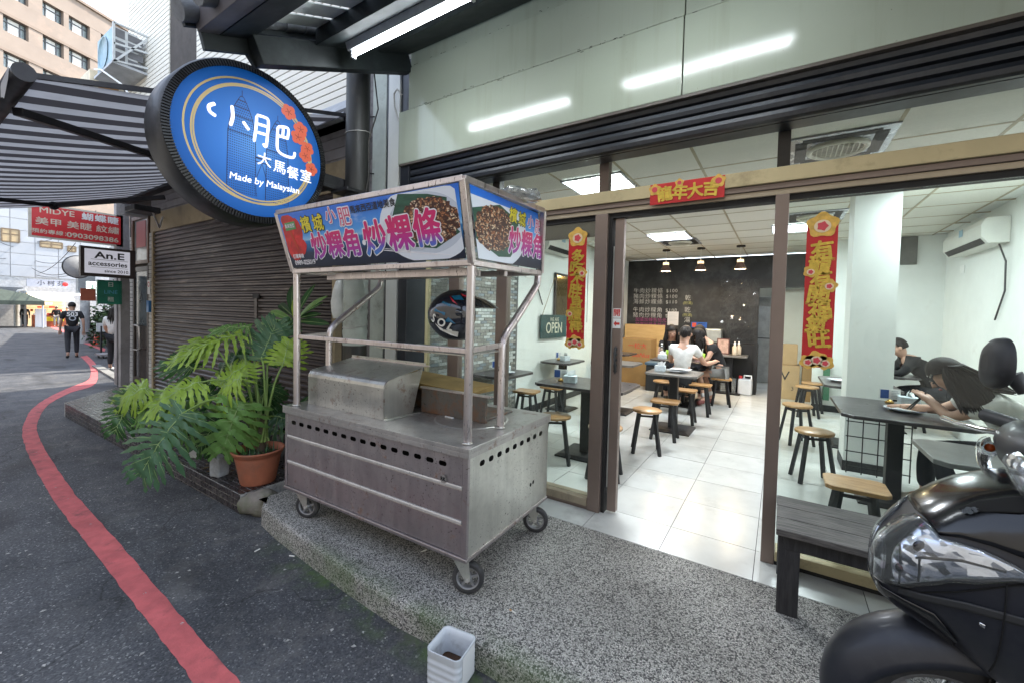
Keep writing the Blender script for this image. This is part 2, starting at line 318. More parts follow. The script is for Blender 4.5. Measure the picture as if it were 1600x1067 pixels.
# raised tiled platform before the shuttered shop
PLAT = thing('tiled_platform', None, None, kind='structure'); GROUT = M('pale_grout', (.5, .49, .46), .9, var=.35, scale=30, dirt=(.1, .095, .085), dirt_scale=6)
TILE = M('dark_brown_tile', (.045, .036, .036), .28, var=.5, scale=10, rand=.35, dirt=(.12, .11, .1), dirt_scale=4, dirt_amt=.3)
x0, x1, yf, yb = -8.66, -3.46, 1.562, 2.66
cor = [(x1, yf), (x1, yb), (-10.0, yb), (x0, yf)]
MB().prism([(x, y, -.4) for x, y in cor][::-1], (0, 0, .395)).build('grout_bed', GROUT, PLAT)
tme = MB().box((-.0445, -.006, -.021), (.0445, 0, .021)).mesh('tile', TILE)
n = 0
for r in range(4):
    for k in range(int((x1 - x0) / .097)):
        o = link('tile', tme, PLAT); o.location = (x1 - .05 - k * .097, yf + random.uniform(-.0012, .0006), -.027 - r * .05); n += 1
mb = MB()                                              # the top's tiles are too fine to pick apart from here
for j in range(24):
    y = yf + .004 + j * .0445
    xl = x0 + (y - yf) * (-1.34 / 1.098)
    k = 0
    while x1 - .004 - k * .097 > xl + .05:
        xa = x1 - .004 - k * .097; mb.box((max(xa - .089, xl), y, -.006), (xa, y + .037, random.uniform(-.0012, .0012))); k += 1
tag(mb.build('tile', TILE, PLAT), kind='stuff')
# drain cover strip and kerb beyond the platform
CONC = M('concrete', (.24, .235, .22), .85, var=.35, scale=5, bump=.3, dirt=(.07, .07, .065))
p, q = onroad(150, 572), onroad(198, 600)
mb = MB(); mb.beam((p.x, p.y, rz(p.x) + .01), (q.x, q.y, rz(q.x) + .01), .16, .06); tag(mb.build('kerb', CONC), kind='structure')
# flat stones bridging platform and terrace
STONE = M('slate_stone', (.26, .23, .2), .8, var=.45, scale=4, bump=.5, dirt=(.1, .12, .06), dirt_amt=.4)
def rock(name, c, r, seed, label, flat=1.):
    rn = random.Random(seed); mb = MB().ball((0, 0, 0), 1, 14, 9); ph = [rn.uniform(0, 6) for _ in range(6)]
    mb.v = [tuple(Vector((v[0] * r[0], v[1] * r[1], max(-.8, min(.75, v[2])) * r[2])) * (1 + .16 * math.sin(3 * v[0] + ph[0]) + .12 * math.sin(5 * v[1] + ph[1]) + .07 * math.sin(9 * v[0] + 7 * v[2] + ph[2]))) for v in mb.v]
    o = mb.build(name, STONE); o.location = c; o.rotation_euler = (0, 0, rn.uniform(0, 3)); return tag(o, label, 'stone')
rock('flat_stone', (-3.2, 2.02, .015), (.3, .2, .045), 4, 'flat brown slab of stone lying beside the terracotta pot')
rock('stone', (-3.36, 1.66, -.06), (.11, .13, .1), 9, 'rough grey lump of stone at the corner of the tiled platform')
rock('red_brick_lump', (-3.02, 1.93, .05), (.1, .09, .06), 12, 'broken reddish brick lump under the cart edge by the pot')

# the other side of the alley, behind the photographer
OPP = M('opposite_render', (.33, .31, .28), .85, var=.15, scale=.6)
tag(bx('opposite_buildings', (-46, -11, -1.2), (14, -5.2, 6.2), OPP), kind='structure')
# ================================================================== the shop: shell
WALLW = M('white_wall', (.74, .76, .73), .75, var=.06, scale=3, dirt=(.6, .6, .56), dirt_scale=3, dirt_amt=.1)
FLOORT = M('white_floor_tile', (.62, .63, .6), .22, var=.09, scale=4, rand=.04, rvar=.1, dirt=(.42, .42, .4), dirt_scale=2.3, dirt_amt=.3)
JOINT = M('dark_joint', (.05, .05, .05), .9)
CEIL = M('ceiling_panel', (.66, .65, .58), .9, var=.05, scale=60, rand=.03)
GRID = M('ceiling_grid', (.4, .35, .24), .6)
BLACKW = M('blackboard_paint', (.02, .021, .022), .5, var=.45, scale=3, dirt=(.05, .05, .05), dirt_scale=3, dirt_amt=.6)
XL, XR, YF, YB, ZC = -3.05, 1.95, 2.95, 9.74, 2.72
shop = thing('shop_interior', None, None, kind='structure')
bx('wall', (XL - .15, 2.72, -.3), (XL, YB + 2.5, 4.3), WALLW, shop)
bx('wall', (XR, 2.72, -.3), (XR + .15, YB + 2.5, 4.3), WALLW, shop)
mb = MB(); mb.box((XL, YB, 0), (-.38, YB + .1, ZC)); mb.box((-.38, YB, 2.07), (.45, YB + .1, ZC)); blackboard = mb.build('chalkboard_wall', BLACKW, shop)
bx('wall', (-.08, YB + .35, 0), (.46, YB + .45, 2.07), WALLW, shop)
bx('wall', (.46, 8.36, 0), (XR, 8.46, ZC), WALLW, shop)
bx('wall', (-1.0, YB + 2.3, 0), (XR, YB + 2.4, ZC), WALLW, shop)
fl = tag(bx('shop_floor', (XL, 2.657, -.2), (XR, YB + 2.4, -.004), JOINT), kind='structure')
tm = MB().box((-.2515, -.2515, -.006), (.2515, .2515, .0)).mesh('tile', FLOORT)
for i in range(-5, 6):
    for j in range(-1, 17):
        cx, cy = -.588 + .507 * (i + .5), 3.015 + .507 * (j + .5)
        if cx < XL or cx > XR: continue
        if j == -1:
            o = MB().box((cx - .2515, 2.66, -.006), (cx + .2515, 3.0125, 0)).build('tile', FLOORT, fl)
        else:
            o = link('tile', tm, fl); o.location = (cx, cy, random.uniform(-.0006, .0004))
ce = tag(bx('ceiling', (XL, YF, ZC + .012), (XR, YB, ZC + .1), WALLW), kind='structure')
cm = MB().box((-.29, -.29, 0), (.29, .29, .01)).mesh('ceiling_panel', CEIL)
PANEL_HOLES = {(1, 6), (4, 6), (4, 1)}
gx0, gy0 = -1.215, 2.70
CP = lambda i, j: (gx0 - .61 + .602 * i, gy0 + .602 * j)
for i in range(-3, 6):
    for j in range(0, 12):
        x, y = gx0 + .602 * (i - .5), gy0 + .602 * (j + .5)
        if x - .3 < XL or x + .3 > XR or y + .29 > YB or y - .29 < YF - .2: continue
        o = link('ceiling_panel', cm, ce); o.location = (x, y, ZC)
mb = MB()
for i in range(-3, 6): mb.box((gx0 + .602 * i - .0105, YF, ZC - .004), (gx0 + .602 * i + .0105, YB, ZC + .008))
for j in range(0, 13):
    if gy0 + .602 * j > YF: mb.box((XL, gy0 + .602 * j - .0105, ZC - .003), (XR, gy0 + .602 * j + .0105, ZC + .0075))
mb.build('ceiling_grid', GRID, ce)
tag(bx('shop_upper_storeys', (-3.6, 2.72, 4.32), (9, 9.5, 10.5), M('upper_render', (.5, .5, .47), .8)), 'plain rendered upper storeys over the shop', 'building')
tag(bx('roof_slab', (XL - .15, YF + .02, 3.2), (XR + .15, YB + 2.5, 3.4), WALLW), kind='structure')
# white column, black skirtings
col = tag(bx('column', (.56, 5.17, 0), (.9, 5.55, ZC), WALLW), kind='structure')
bx('skirting', (.552, 5.162, 0), (.908, 5.56, .1), BLACKW, col)
bx('skirting', (XL, 4.87, 0), (XL + .012, YB, .1), BLACKW, shop); bx('skirting', (.46, 8.345, 0), (XR, 8.36, .1), BLACKW, shop)
# --- brick cladding on the near left wall: the bricks in view are pieces of their own
BR = [M('brick_grey', (.3, .29, .26), .85, var=.4, scale=30, bump=.4, rand=.2), M('brick_pale', (.52, .54, .52), .85, var=.25, scale=25, bump=.4, rand=.15), M('brick_blue', (.27, .31, .34), .85, var=.3, scale=25, bump=.4, rand=.2)]
clad = tag(bx('brick_cladding', (XL - .001, 2.75, .1), (XL + .012, 4.86, ZC - .01), M('brick_mortar', (.12, .12, .115), .95)), kind='structure')
bme = [MB().box((0, -.058, -.0155), (.012, .058, .0155)).mesh('brick', b) for b in BR]; rest = MB(); cnt = 0; rn = random.Random(5)
for r in range(70):
    z = .12 + r * .0365
    if z > ZC - .05: break
    for k in range(18):
        y = 2.80 + k * .1215 + (.06 if r % 2 else 0)
        if y > 4.8: continue
        c = rn.choices([0, 1, 2], [5, 3, 2])[0]
        if 1.02 < z < 1.62 and cnt < 290:
            o = link('brick', bme[c], clad); o.location = (XL + .01 + rn.uniform(0, .008), y, z); cnt += 1
        else: d = rn.uniform(0, .008); rest.box((XL + .01 + d, y - .058, z - .0155), (XL + .022 + d, y + .058, z + .0155), c)
tag(rest.build('brick', BR, clad), kind='stuff')
# --- shop front frame
ALU = M('bronze_aluminium', (.36, .3, .22), .42, .45, var=.12, scale=2, stretch=(1, 1, .3), dirt=(.16, .13, .1), dirt_scale=3, dirt_amt=.25)
ALU2 = M('gold_aluminium', (.5, .42, .25), .42, .4, var=.14, scale=2, dirt=(.25, .2, .12), dirt_scale=3, dirt_amt=.3)
ALUD = M('brown_aluminium', (.22, .17, .145), .42, .5, var=.15, scale=2)
DARK = M('near_black_recess', (.012, .011, .011), .7)
NAVY = M('navy_painted_steel', (.022, .026, .034), .35, .2, var=.35, scale=4, dirt=(.05, .05, .055), dirt_amt=.4)
GL = GLASS('window_glass', (.9, .95, .925), .6, .015); GLR = GLASS('right_window_glass', (.9, .95, .93), .5, .012)
sf = thing('glass_shopfront', 'bronze aluminium shop front with glass panes and an open sliding door', 'shop front', (0, 2.91, 0))
Y0 = 0.
fx0, fx1 = -2.93, 1.95
f1 = MB().box((fx0, -.03, 2.246), (fx1, .1, 2.332)).build('header_beam', ALU2, sf, .004)
MB().box((fx0, -.012, 2.212), (fx1, .1, 2.2455)).build('header_strip', ALUD, sf, .003)
MB().box((fx0, 0, 2.178), (fx1, .1, 2.2115)).build('header_strip', ALU, sf, .003)
MB().box((fx0, .02, 2.145), (fx1, .09, 2.1775)).build('header_track', DARK, sf)
for a, b, w in ((-1.166, -1.07, -.01), (-.052, .017, -.01)):
    MB().box((a, w, 0), (b, .11, 2.178)).build('post', ALUD, sf, .004)
MB().box((-1.069, .02, 0), (-1.045, .1, 2.145)).build('door_guide', DARK, sf)
dl = MB().box((-1.028, .035, .02), (-.962, .085, 2.144)).build('door_leaf', ALUD, sf, .004)
MB().box((-1.046, .06, .18), (-1.03, .075, 1.95)).build('door_seal', M('white_seal', (.7, .7, .66), .5), dl)
mb = MB(); hz = 1.13                                      # wrought pull handle on the leaf
mb.tube([(-.995, .03, hz - .1), (-.992, .015, hz - .05), (-.995, .01, hz), (-.998, .015, hz + .05), (-.995, .03, hz + .1)], [.004, .011, .006, .011, .004], 8)
for k in (-.08, -.04, 0, .04, .08): mb.ball((-.995, .026, hz + k), (.014, .006, .012), 8, 6)
mb.build('door_handle', BLACKW, dl)
for (a, b) in ((onY(700, 500, 2.91).x, onY(716, 500, 2.91).x), (onY(774, 500, 2.91).x, onY(790, 500, 2.91).x), (fx0, fx0 + .07)):
    MB().box((a, 0, .086), (b, .07, 2.145)).build('mullion', ALUD if a > -2.8 else ALU2, sf, .003)
for a, b in ((-1.148, -1.078), (-.052, .012), (1.3, 1.37), (-2.1, -2.03)):
    MB().box((a, .0, 2.333), (b, .07, 2.72)).build('transom_post', M('black_post', (.05, .045, .04), .5) if a > -.5 or a < -2 else ALUD, sf, .003)
for a, b in ((fx0, -1.167), (.018, fx1)):
    MB().box((a, -.02, .03), (b, .1, .088)).build('sill', ALU2 if a > 0 else ALU, sf, .004)
    MB().box((a, .0, 0), (b, .09, .0295)).build('sill_track', DARK if a > 0 else ALUD, sf)
MB().box((fx0 + .07, .03, .089), (-1.167, .036, 2.144)).build('window_pane', GL, sf)
MB().box((.018, .03, .089), (fx1, .036, 2.144)).build('window_pane', GLR, sf)
MB().box((fx0, .03, 2.333), (fx1, .035, 2.72)).build('transom_pane', GLASS('transom_glass', (.93, .96, .94), 1., .04), sf)
MB().box((fx0 + .07, .04, 2.03), (-1.167, .07, 2.144)).build('window_rail', ALUD, sf, .003)
# door signs on the leaf
WP = FLAT('white_plastic', (.8, .8, .78), .4); REDP = FLAT('red_print', (.55, .03, .025), .5); GOLD = M('gold_foil', (.62, .42, .06), .38, .35, var=.3, scale=40, bump=.2)
st = thing('push_sign', 'small white and red sticker pair with an arrow on the sliding door leaf', 'sticker', (-.995, 2.943, 1.43))
MB().box((-.03, 0, .0), (.03, -.003, .068)).build('plate', WP, st, .002); MB().box((-.03, 0, -.074), (.03, -.003, -.004)).build('plate', WP, st, .002)
text('開', (0, -.004, .034), .055, REDP, st, bold=.02)
mb = MB(); mb.prism([(-.022, -.0031, -.04), (-.004, -.0031, -.02), (-.004, -.0031, -.032), (.022, -.0031, -.032), (.022, -.0031, -.048), (-.004, -.0031, -.048), (-.004, -.0031, -.06)], (0, -.001, 0)); mb.build('arrow', REDP, st)
# --- fascia: rolled shutter, white sign boards, dark jamb
sh = thing('roller_shutter', 'dark navy roller shutter rolled up under the white sign boards', 'roller shutter', (0, 2.72, 2.53))
for k in range(4):
    z = k * .062; prof = [(-.005, z), (-.028, z + .008), (-.034, z + .03), (-.028, z + .052), (-.005, z + .06), (.02, z + .06), (.02, z)]
    MB().loft([[Vector((x, y, zz_)) for y, zz_ in prof] for x in (-2.86, 2.1)], smooth=False).build('slat', NAVY, sh)
MB().box((-2.97, -.05, -2.53), (-2.862, .19, .24)).build('guide_rail', NAVY, sh, .004)
MB().box((-2.86, .03, .0), (2.1, .15, .235)).build('shutter_box', NAVY, sh)
BOARD, tb_, bb_ = nodes('mint_white_board'); cb_ = coords(tb_, (9, 1, .55)); cc_ = coords(tb_)
c = ramp(tb_, noise(tb_, cc_, 1.1), [(.3, (.345, .39, .315)), (.7, (.39, .43, .355))])
c = mixc(tb_, ramp(tb_, noise(tb_, cb_, 1.0, 6, .6), [(.52, (0, 0, 0)), (.8, (.55, .55, .55))]), c, (.26, .28, .2)); c = mixc(tb_, ramp(tb_, noise(tb_, cc_, 42, 3, .8), [(.7, (0, 0, 0)), (.75, (.6, .6, .6))]), c, (.14, .14, .1))
tb_.links.new(c, bb_.inputs['Base Color']); bb_.inputs['Roughness'].default_value = .13; bumpn(tb_, bb_, noise(tb_, cc_, 1.3, 2), .12, .02)
fa = thing('sign_board', 'blank glossy mint white sign boards above the shop front', 'sign board', (0, 2.65, 2.768))
for a, b, z0, z1, y in ((-2.98, -.5485, 0, .464, 0), (-.542, 2.3, 0, .466, .002), (-2.87, -.546, .474, .838, .012), (-.54, 2.3, .474, .838, .012), (-2.87, 2.3, .846, 1.6, .03)):
    MB().box((a, y, z0), (b, y + .03, z1)).build('panel', BOARD, fa, .003)
MB().box((-2.86, .034, -.0), (2.3, .06, 1.55)).build('backing', DARK, fa)
rn = random.Random(31); mb = MB()
for k in range(150):                                   # grime and cobweb shreds caught along the seam
    x = -2.85 + 5.1 * rn.random(); z = .464 + rn.gauss(0, .006) if rn.random() < .8 else .84 + rn.gauss(0, .004); w = rn.uniform(.004, .03); h = rn.uniform(.001, .004); mb.box((x, -.0015, z), (x + w, .0, z + h))
tag(mb.build('grime', M('black_grime', (.06, .06, .05), .95), fa), kind='stuff')
MB().box((-2.975, .002, -.018), (2.3, .05, -.001)).build('edge_trim', M('brown_trim', (.1, .085, .07), .5), fa)
jam = thing('door_jamb', 'tall dark navy steel jamb beside the stucco column', 'jamb', (0, 2.74, 0))
xa, xb = onY(601, 400, 2.74).x, onY(640, 400, 2.74).x
MB().box((xa, 0, 0), (xb, .2, 3.75)).build('jamb_plate', NAVY, jam, .005)
GREYST = FLAT('grey_print', (.45, .47, .5), .5)
p = onY(614, 455, 2.735); sk = thing('jamb_sticker', 'small pale square sticker on the dark jamb', 'sticker', p)
MB().box((-.03, -.002, -.035), (.03, 0, .035)).build('paper', WP, sk); rn = random.Random(2)
# a blurred print, no code
mb = MB()
for i in range(5): mb.box((-.024, -.0028, -.028 + i * .012), (-.024 + rn.uniform(.02, .048), -.002, -.022 + i * .012))
mb.build('print', GREYST, sk)
STUC = M('pale_stucco', (.5, .55, .5), .85, var=.18, scale=6, bump=.35, bscale=60, dirt=(.2, .2, .17), dirt_scale=3, dirt_amt=.35)
GTILE = M('grey_column_tile', (.2, .185, .185), .6, var=.3, scale=20, bump=.3, rand=.15)
x1_, x2_, x3_ = onY(558, 400, 2.74).x, onY(580, 400, 2.74).x, onY(601, 400, 2.74).x
pc = thing('tiled_column', 'grey tiled pilaster beside the pale stucco strip', 'column', (0, 2.74, 0))
bx('core', (x1_, .004, -.2), (x2_, .3, 5), JOINT, pc)
for k in range(19):
    for a, b in ((x1_, (x1_ + x2_) / 2 - .002), ((x1_ + x2_) / 2 + .002, x2_)): bx('tile', (a, -.004, -.15 + k * .22), (b, .01, .066 + k * .22), GTILE, pc)
bx('stucco_column', (x2_ + .002, 2.735, -.2), (x3_ - .002, 3.0, 5), STUC); tag(bpy.data.objects['stucco_column'], 'pale flaking stucco strip between tiled pilaster and dark jamb', 'column')
# --- lamps of the shop
def area(name, loc, size, e, col=(1, 1, 1), parent=None, sy=None):
    l = bpy.data.lights.new(name, 'AREA'); l.energy = e; l.size = size; l.color = col
    if sy: l.shape = 'RECTANGLE'; l.size_y = sy
    o = bpy.data.objects.new(name, l); COL.objects.link(o); o.location = loc
    if parent is not None: o.parent = parent
    return o
LAMPW = EM('cool_lamp', (.86, .93, 1.), 3.)
SILV = M('silver_louvre', (.5, .52, .55), .3, .6)
def panel(x, y, label):
    t = thing('ceiling_light', label, 'ceiling light', (x, y, ZC), group='louvred ceiling light panels')
    MB().box((-.29, -.29, -.012), (.29, .29, -.006)).build('diffuser', LAMPW, t)
    mb = MB()
    for s in (-.295, .28): mb.box((s, -.295, -.022), (s + .015, .295, -.004)); mb.box((-.295, s, -.0225), (.295, s + .015, -.0045))
    mb.build('frame', SILV, t); mb = MB()
    for k in range(1, 4): mb.box((-.28 + .14 * k - .003, -.28, -.022), (-.28 + .14 * k + .003, .28, -.013))
    for k in range(1, 7): mb.box((-.28, -.28 + .08 * k - .002, -.021), (.28, -.28 + .08 * k + .002, -.0135))
    mb.build('louvre', SILV, t)
    area('panel_lamp', (0, 0, -.03), .5, 10, (.9, .95, 1), t)
panel(-1.52, 6.9, 'louvred ceiling light panel glowing above the doorway aisle'); panel(.14, 6.95, 'louvred ceiling light panel behind the red banner and white column')
panel(-1.52, 3.9, 'louvred ceiling light panel nearest the left window'); panel(1.35, 5.0, 'louvred ceiling light panel over the right hand tables')
def cassette(x, y, label, s=.3):
    t = thing('ceiling_fan', label, 'air vent', (x, y, ZC), group='ceiling air units in silver frames')
    MB().box((-s, -s, -.014), (s, s, -.004)).build('plate', M('clear_grey_plate', (.42, .44, .48), .25, .3), t, .003)
    mb = MB()
    for a in range(4):
        c, sn = math.cos(a * math.pi / 2), math.sin(a * math.pi / 2)
        pts = [(-s * .72, s * .62), (s * .72, s * .62), (s * .72, s * .86), (-s * .72, s * .86)]
        mb.prism([(px * c - py * sn, px * sn + py * c, -.0145) for px, py in pts], (0, 0, -.003))
    mb.build('slot', DARK, t)
    MB().lathe([(s * .62, -.0145), (s * .62, -.03), (s * .56, -.045), (s * .5, -.03), (s * .5, -.0145)], n=32).build('ring', M('cream_ring', (.6, .58, .48), .5), t)
    mb = MB()
    for k in range(-4, 5):
        h = math.sqrt(max(0, (s * .5) ** 2 - (k * .03) ** 2)); mb.box((k * .03 - .003, -h, -.032), (k * .03 + .003, h, -.026)); mb.box((-h, k * .03 - .003, -.033), (h, k * .03 + .003, -.0265))
    mb.build('grille', M('cream_grille', (.5, .48, .38), .5), t)
cassette(.3, 3.85, 'square ceiling vent with round grille seen through the transom')
cassette(-1.48, 7.5, 'plastic wrapped silver air unit beyond the glowing panel'); cassette(.3, 6.3, 'silver air unit just before the far light panel')
def pendant(x, label):
    t = thing('pendant_lamp', label, 'pendant lamp', (x, 8.3, ZC), group='three brown pendant lamps over the counter')
    BR_ = M('bronze_shade', (.12, .075, .06), .35, .6)
    MB().lathe([(0, 0), (.07, 0), (.07, -.03), (0, -.03)], n=20).build('canopy', DARK, t); MB().tube([(0, 0, -.03), (0, 0, -.24)], .004, 6).build('cord', WP, t)
    MB().lathe([(.02, -.24), (.052, -.245), (.055, -.29), (.05, -.292)], n=20).build('collar', M('wood_collar', (.75, .55, .3), .5, emit=.5), t)
    MB().lathe([(.05, -.292), (.062, -.33), (.088, -.37), (.1, -.41), (.112, -.415), (.106, -.416), (.095, -.4), (.06, -.335), (.045, -.3)], n=28).build('shade', BR_, t)
    MB().lathe([(0, -.395), (.097, -.4055)], n=24).build('bulb', EM('warm_lamp', (1, .75, .42), 9), t)
    area('pendant_bulb', (0, 0, -.43), .12, 2.5, (1, .72, .42), t)
pendant(-1.88, 'brown pendant lamp, leftmost of three over the counter'); pendant(-1.27, 'brown pendant lamp, middle of three over the counter'); pendant(-.63, 'brown pendant lamp, rightmost of three near the passage')

# cables and conduits
CAB = FLAT('grey_cable', (.22, .22, .22), .5); CABW = FLAT('white_cable_sheath', (.6, .6, .58), .5)
cbl = thing('cable_bundle', 'loose grey cables running down the tiled pilaster', 'cables', (0, 0, 0)); rn = random.Random(3)
for k in range(4):
    x = x1_ + .04 + k * .045; MB().tube([(x + rn.uniform(-.015, .015), 2.72 - .006 * k, 3.9 - .35 * i) for i in range(11)], .006 + .002 * (k % 2), 6).build('cable', (CAB, DARK, CABW, CAB)[k], cbl)
for z in (3.3, 2.75, 2.3): MB().tube([(x1_ - .02, 2.715, z), (x1_ + .1, 2.70, z + .05), (x2_ + .05, 2.715, z + .02)], .007, 6).build('cable', DARK, cbl)
hk = thing('hooked_cable', 'white cable end hooked over the dark jamb beside the sign boards', 'cable', (0, 0, 0)); MB().tube([(-3.0, 2.7, 3.42), (-3.02, 2.66, 3.46), (-3.05, 2.65, 3.42), (-3.04, 2.65, 3.3), (-3.0, 2.66, 3.18), (-2.98, 2.67, 3.15)], .009, 8).build('cable', CABW, hk)
cd_ = thing('conduit', 'thin grey conduit running along the left wall inside the restaurant', 'conduit', (0, 0, 0)); MB().tube([(XL + .012, 6.45, 2.7), (XL + .012, 6.45, 2.3), (XL + .012, 7.3, 2.28), (XL + .012, 7.3, 1.3)], .009, 6).build('pipe', CABW, cd_)
# ================================================================== the food cart
ST = steel_mat('stained_steel', (.44, .4, .4), .75, .36, .85); STT = steel_mat('steel_top', (.5, .48, .46), .9, .36, .75, scale=2.2)
STS = steel_mat('steel_side', (.62, .62, .57), .5, .36, .85); STF = steel_mat('steel_frame', (.56, .5, .48), .7, .32, .85, stretch=(1, 1, .3), dent=.03)
STR = steel_mat('rusty_steel', (.48, .47, .43), .95, .34, .8, scale=4); BRIGHT = steel_mat('bright_bar', (.62, .6, .57), .1, .4, .5)
RUB = M('black_rubber', (.028, .028, .03), .6, var=.3, dirt=(.1, .095, .09), dirt_amt=.3); CASTG = M('grey_cast_wheel', (.3, .3, .31), .45, .5, var=.3, scale=20)
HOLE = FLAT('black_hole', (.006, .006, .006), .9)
ct = thing('food_cart', 'stained steel food cart on four casters with a blue printed canopy', 'food cart', (-1.275, 1.613, 0), .023)
L, Wd, Z0, Z1 = 1.59, .885, .2, .752
def plate_with_slots(name, length, z0, z1, slots, sz, mat, face):
    # sheet standing in local x-z, with real rounded openings; slots = (centre x, z)
    mb = MB(); w, h = sz; zc = slots[0][1]; za, zb = zc - h / 2 - .006, zc + h / 2 + .006
    P = lambda x, z: face(x, z)
    def rect(a, b, c, d): mb.quad(P(a, c), P(b, c), P(b, d), P(a, d))
    rect(0, length, z0, za); rect(0, length, zb, z1); cur = 0
    for x, _ in slots:
        xa, xb = x - w / 2 - .006, x + w / 2 + .006; rect(cur, xa, za, zb); cur = xb
        n = 20; inner = []; outer = []
        for k in range(n):
            a = 2 * math.pi * (k + .5) / n; ca, sa = math.cos(a), math.sin(a)
            inner.append((x + (w / 2 - h / 2) * (1 if ca > 0 else -1) + h / 2 * ca, zc + h / 2 * sa))
            t = min((w / 2 + .006) / max(abs(ca), 1e-6), (h / 2 + .006) / max(abs(sa), 1e-6)); outer.append((x + ca * t, zc + sa * t))
        cs = [(xa, za), (xb, za), (xb, zb), (xa, zb)]
        for c in cs:                                   # snap the nearest outer point to each corner
            k = min(range(n), key=lambda i: (outer[i][0] - c[0]) ** 2 + (outer[i][1] - c[1]) ** 2); outer[k] = c
        b = len(mb.v); mb.v += [tuple(P(*q)) for q in outer] + [tuple(P(*q)) for q in inner]
        for k in range(n): mb.f.append((b + k, b + (k + 1) % n, b + n + (k + 1) % n, b + n + k)); mb.m.append(0); mb.sm.append(False)
    rect(cur, length, za, zb)
    return mb.build(name, mat, ct)
# front: three drawers' worth of sheet with bright ledges between
fs = [(-1.455 + 0.0883 * k + L, .672) for k in range(16)]
plate_with_slots('front_panel', L - .06, .575, Z1, [(x - .06 + .0, .668) for x, _ in fs], (.052, .026), ST, lambda x, z: Vector((x - L + .06 - .035, .002, z)))
MB().box((-L + .026, .004, .40), (-.036, .02, .556)).build('front_panel', ST, ct, .004)
MB().box((-L + .026, .006, .218), (-.036, .022, .378)).build('front_panel', ST, ct, .004)
for z in (.5655, .389):
    MB().box((-L + .026, -.002, z - .0105), (-.036, .015, z + .0105)).build('ledge', BRIGHT, ct, .006)
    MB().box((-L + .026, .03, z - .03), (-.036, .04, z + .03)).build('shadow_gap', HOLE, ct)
MB().box((-L, 0, .217), (-L + .024, .02, Z1)).build('corner_post', ST, ct, .003); MB().box((-.034, 0, .217), (0, .02, Z1)).build('corner_post', ST, ct, .003)
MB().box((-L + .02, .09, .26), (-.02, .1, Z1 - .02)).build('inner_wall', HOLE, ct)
ss = [(.105 + k * .082, .668) for k in range(9)]
plate_with_slots('side_panel', Wd - .02, .217, Z1, ss, (.046, .03), STS, lambda y, z: Vector((-.002, .02 + y, z)))
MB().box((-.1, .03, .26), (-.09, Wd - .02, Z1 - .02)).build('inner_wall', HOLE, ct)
for y, z in ((.66, .37), (.695, .375)): MB().lathe([(0, .0), (.012, .0), (.014, -.004)], (-.0015, y, z), 14, axis='x').build('bolt_hole', HOLE, ct)
MB().box((-L, .02, .217), (-L + .003, Wd, Z1)).build('side_panel', STS, ct); MB().box((-L, Wd - .003, .217), (0, Wd, Z1)).build('back_panel', STS, ct)
MB().box((-L - .006, -.006, .196), (.006, Wd + .006, .2165)).build('base_frame', ST, ct, .004)
mb = MB(); mb.box((-L - .012, -.012, Z1 + .001), (.012, Wd + .012, .775)); mb.box((-L - .012, -.012, .725), (.012, -.009, Z1)); mb.box((.009, -.009, .725), (.012, Wd + .012, Z1))
mb.box((-L - .012, -.009, .725), (-L - .009, Wd, Z1)); mb.build('worktop', STT, ct, .004)
MB().lathe([(0, .7765), (.215, .7765), (.222, .779), (.232, .7765), (.233, .7755)], (-.335, .47, 0), 40).build('burner_lid', STT, ct)
lg = MB().lathe([(0, -.004), (.022, -.004)], (-.155, 0, .59), 20, axis='y'); o = lg.build('maker_badge', STT, ct); text('RK', (-.155, -.0055, .59), .028, HOLE, ct, bold=.03)
# steel hood with a rolled front edge, open to the right
def hood():
    mb = MB(); out = []; y0, y1 = .115, .47; zt = 1.02; r = .05; zb = .776
    pr = [(y0, zb), (y0, zt - r)] + [(y0 + r - r * math.cos(a), zt - r + r * math.sin(a)) for a in (.4, .8, 1.2, math.pi / 2)] + [(y1, zt + .055), (y1, zt + .075), (y1 - .18, zt + .02)]
    a = [Vector((-1.5, y, z)) for y, z in pr[:8]]; b = [Vector((-.735, y, z)) for y, z in pr[:8]]
    n = len(a); mb.add(a + b, [(i, i + n, i + n + 1, i + 1) for i in range(n - 1)], 0)
    mb.prism([(-.735, y0, zb), (-.735, y0, zt - r), *[(-.735, y, z) for y, z in pr[2:6]], (-.735, y1 - .06, zt + .03), (-.735, y1 - .02, zt + .048), (-.735, .40, zt - .1), (-.735, .36, zb)], (-.006, 0, 0))
    mb.prism([(-1.5, y0, zb), (-1.5, y0, zt - r), *[(-1.5, y, z) for y, z in pr[2:6]], (-1.5, y1 - .06, zt + .03), (-1.5, .40, zt - .1), (-1.5, .36, zb)], (.006, 0, 0))
    o = mb.build('steel_hood', STR, ct)
    s = o.modifiers.new('solid', 'SOLIDIFY'); s.thickness = .004
    MB().box((-1.5, y1 - .004, zt + .053), (-.70, y1 + .01, zt + .06)).build('hood_lip', STF, ct)
    MB().box((-.735, .11, .776), (-.7, .4, .781)).build('hood_foot', STS, ct)
hood()
STD = steel_mat('burnt_steel', (.13, .12, .105), 1.6, .55, .4, scale=4)
mb = MB(); mb.box((-.72, .42, .776), (-.2, .45, .935)); mb.box((-1.3, .5, .776), (-.722, .78, .92)); mb.box((-.75, .47, .776), (-.22, .78, .79)); mb.build('griddle_tray', STD, ct, .004)
MB().box((-.5, .405, .777), (-.43, .412, .783)).build('white_scrap', WP, ct)
MB().box((-.73, .415, .936), (-.16, .455, .944)).build('tray_rim', STF, ct)
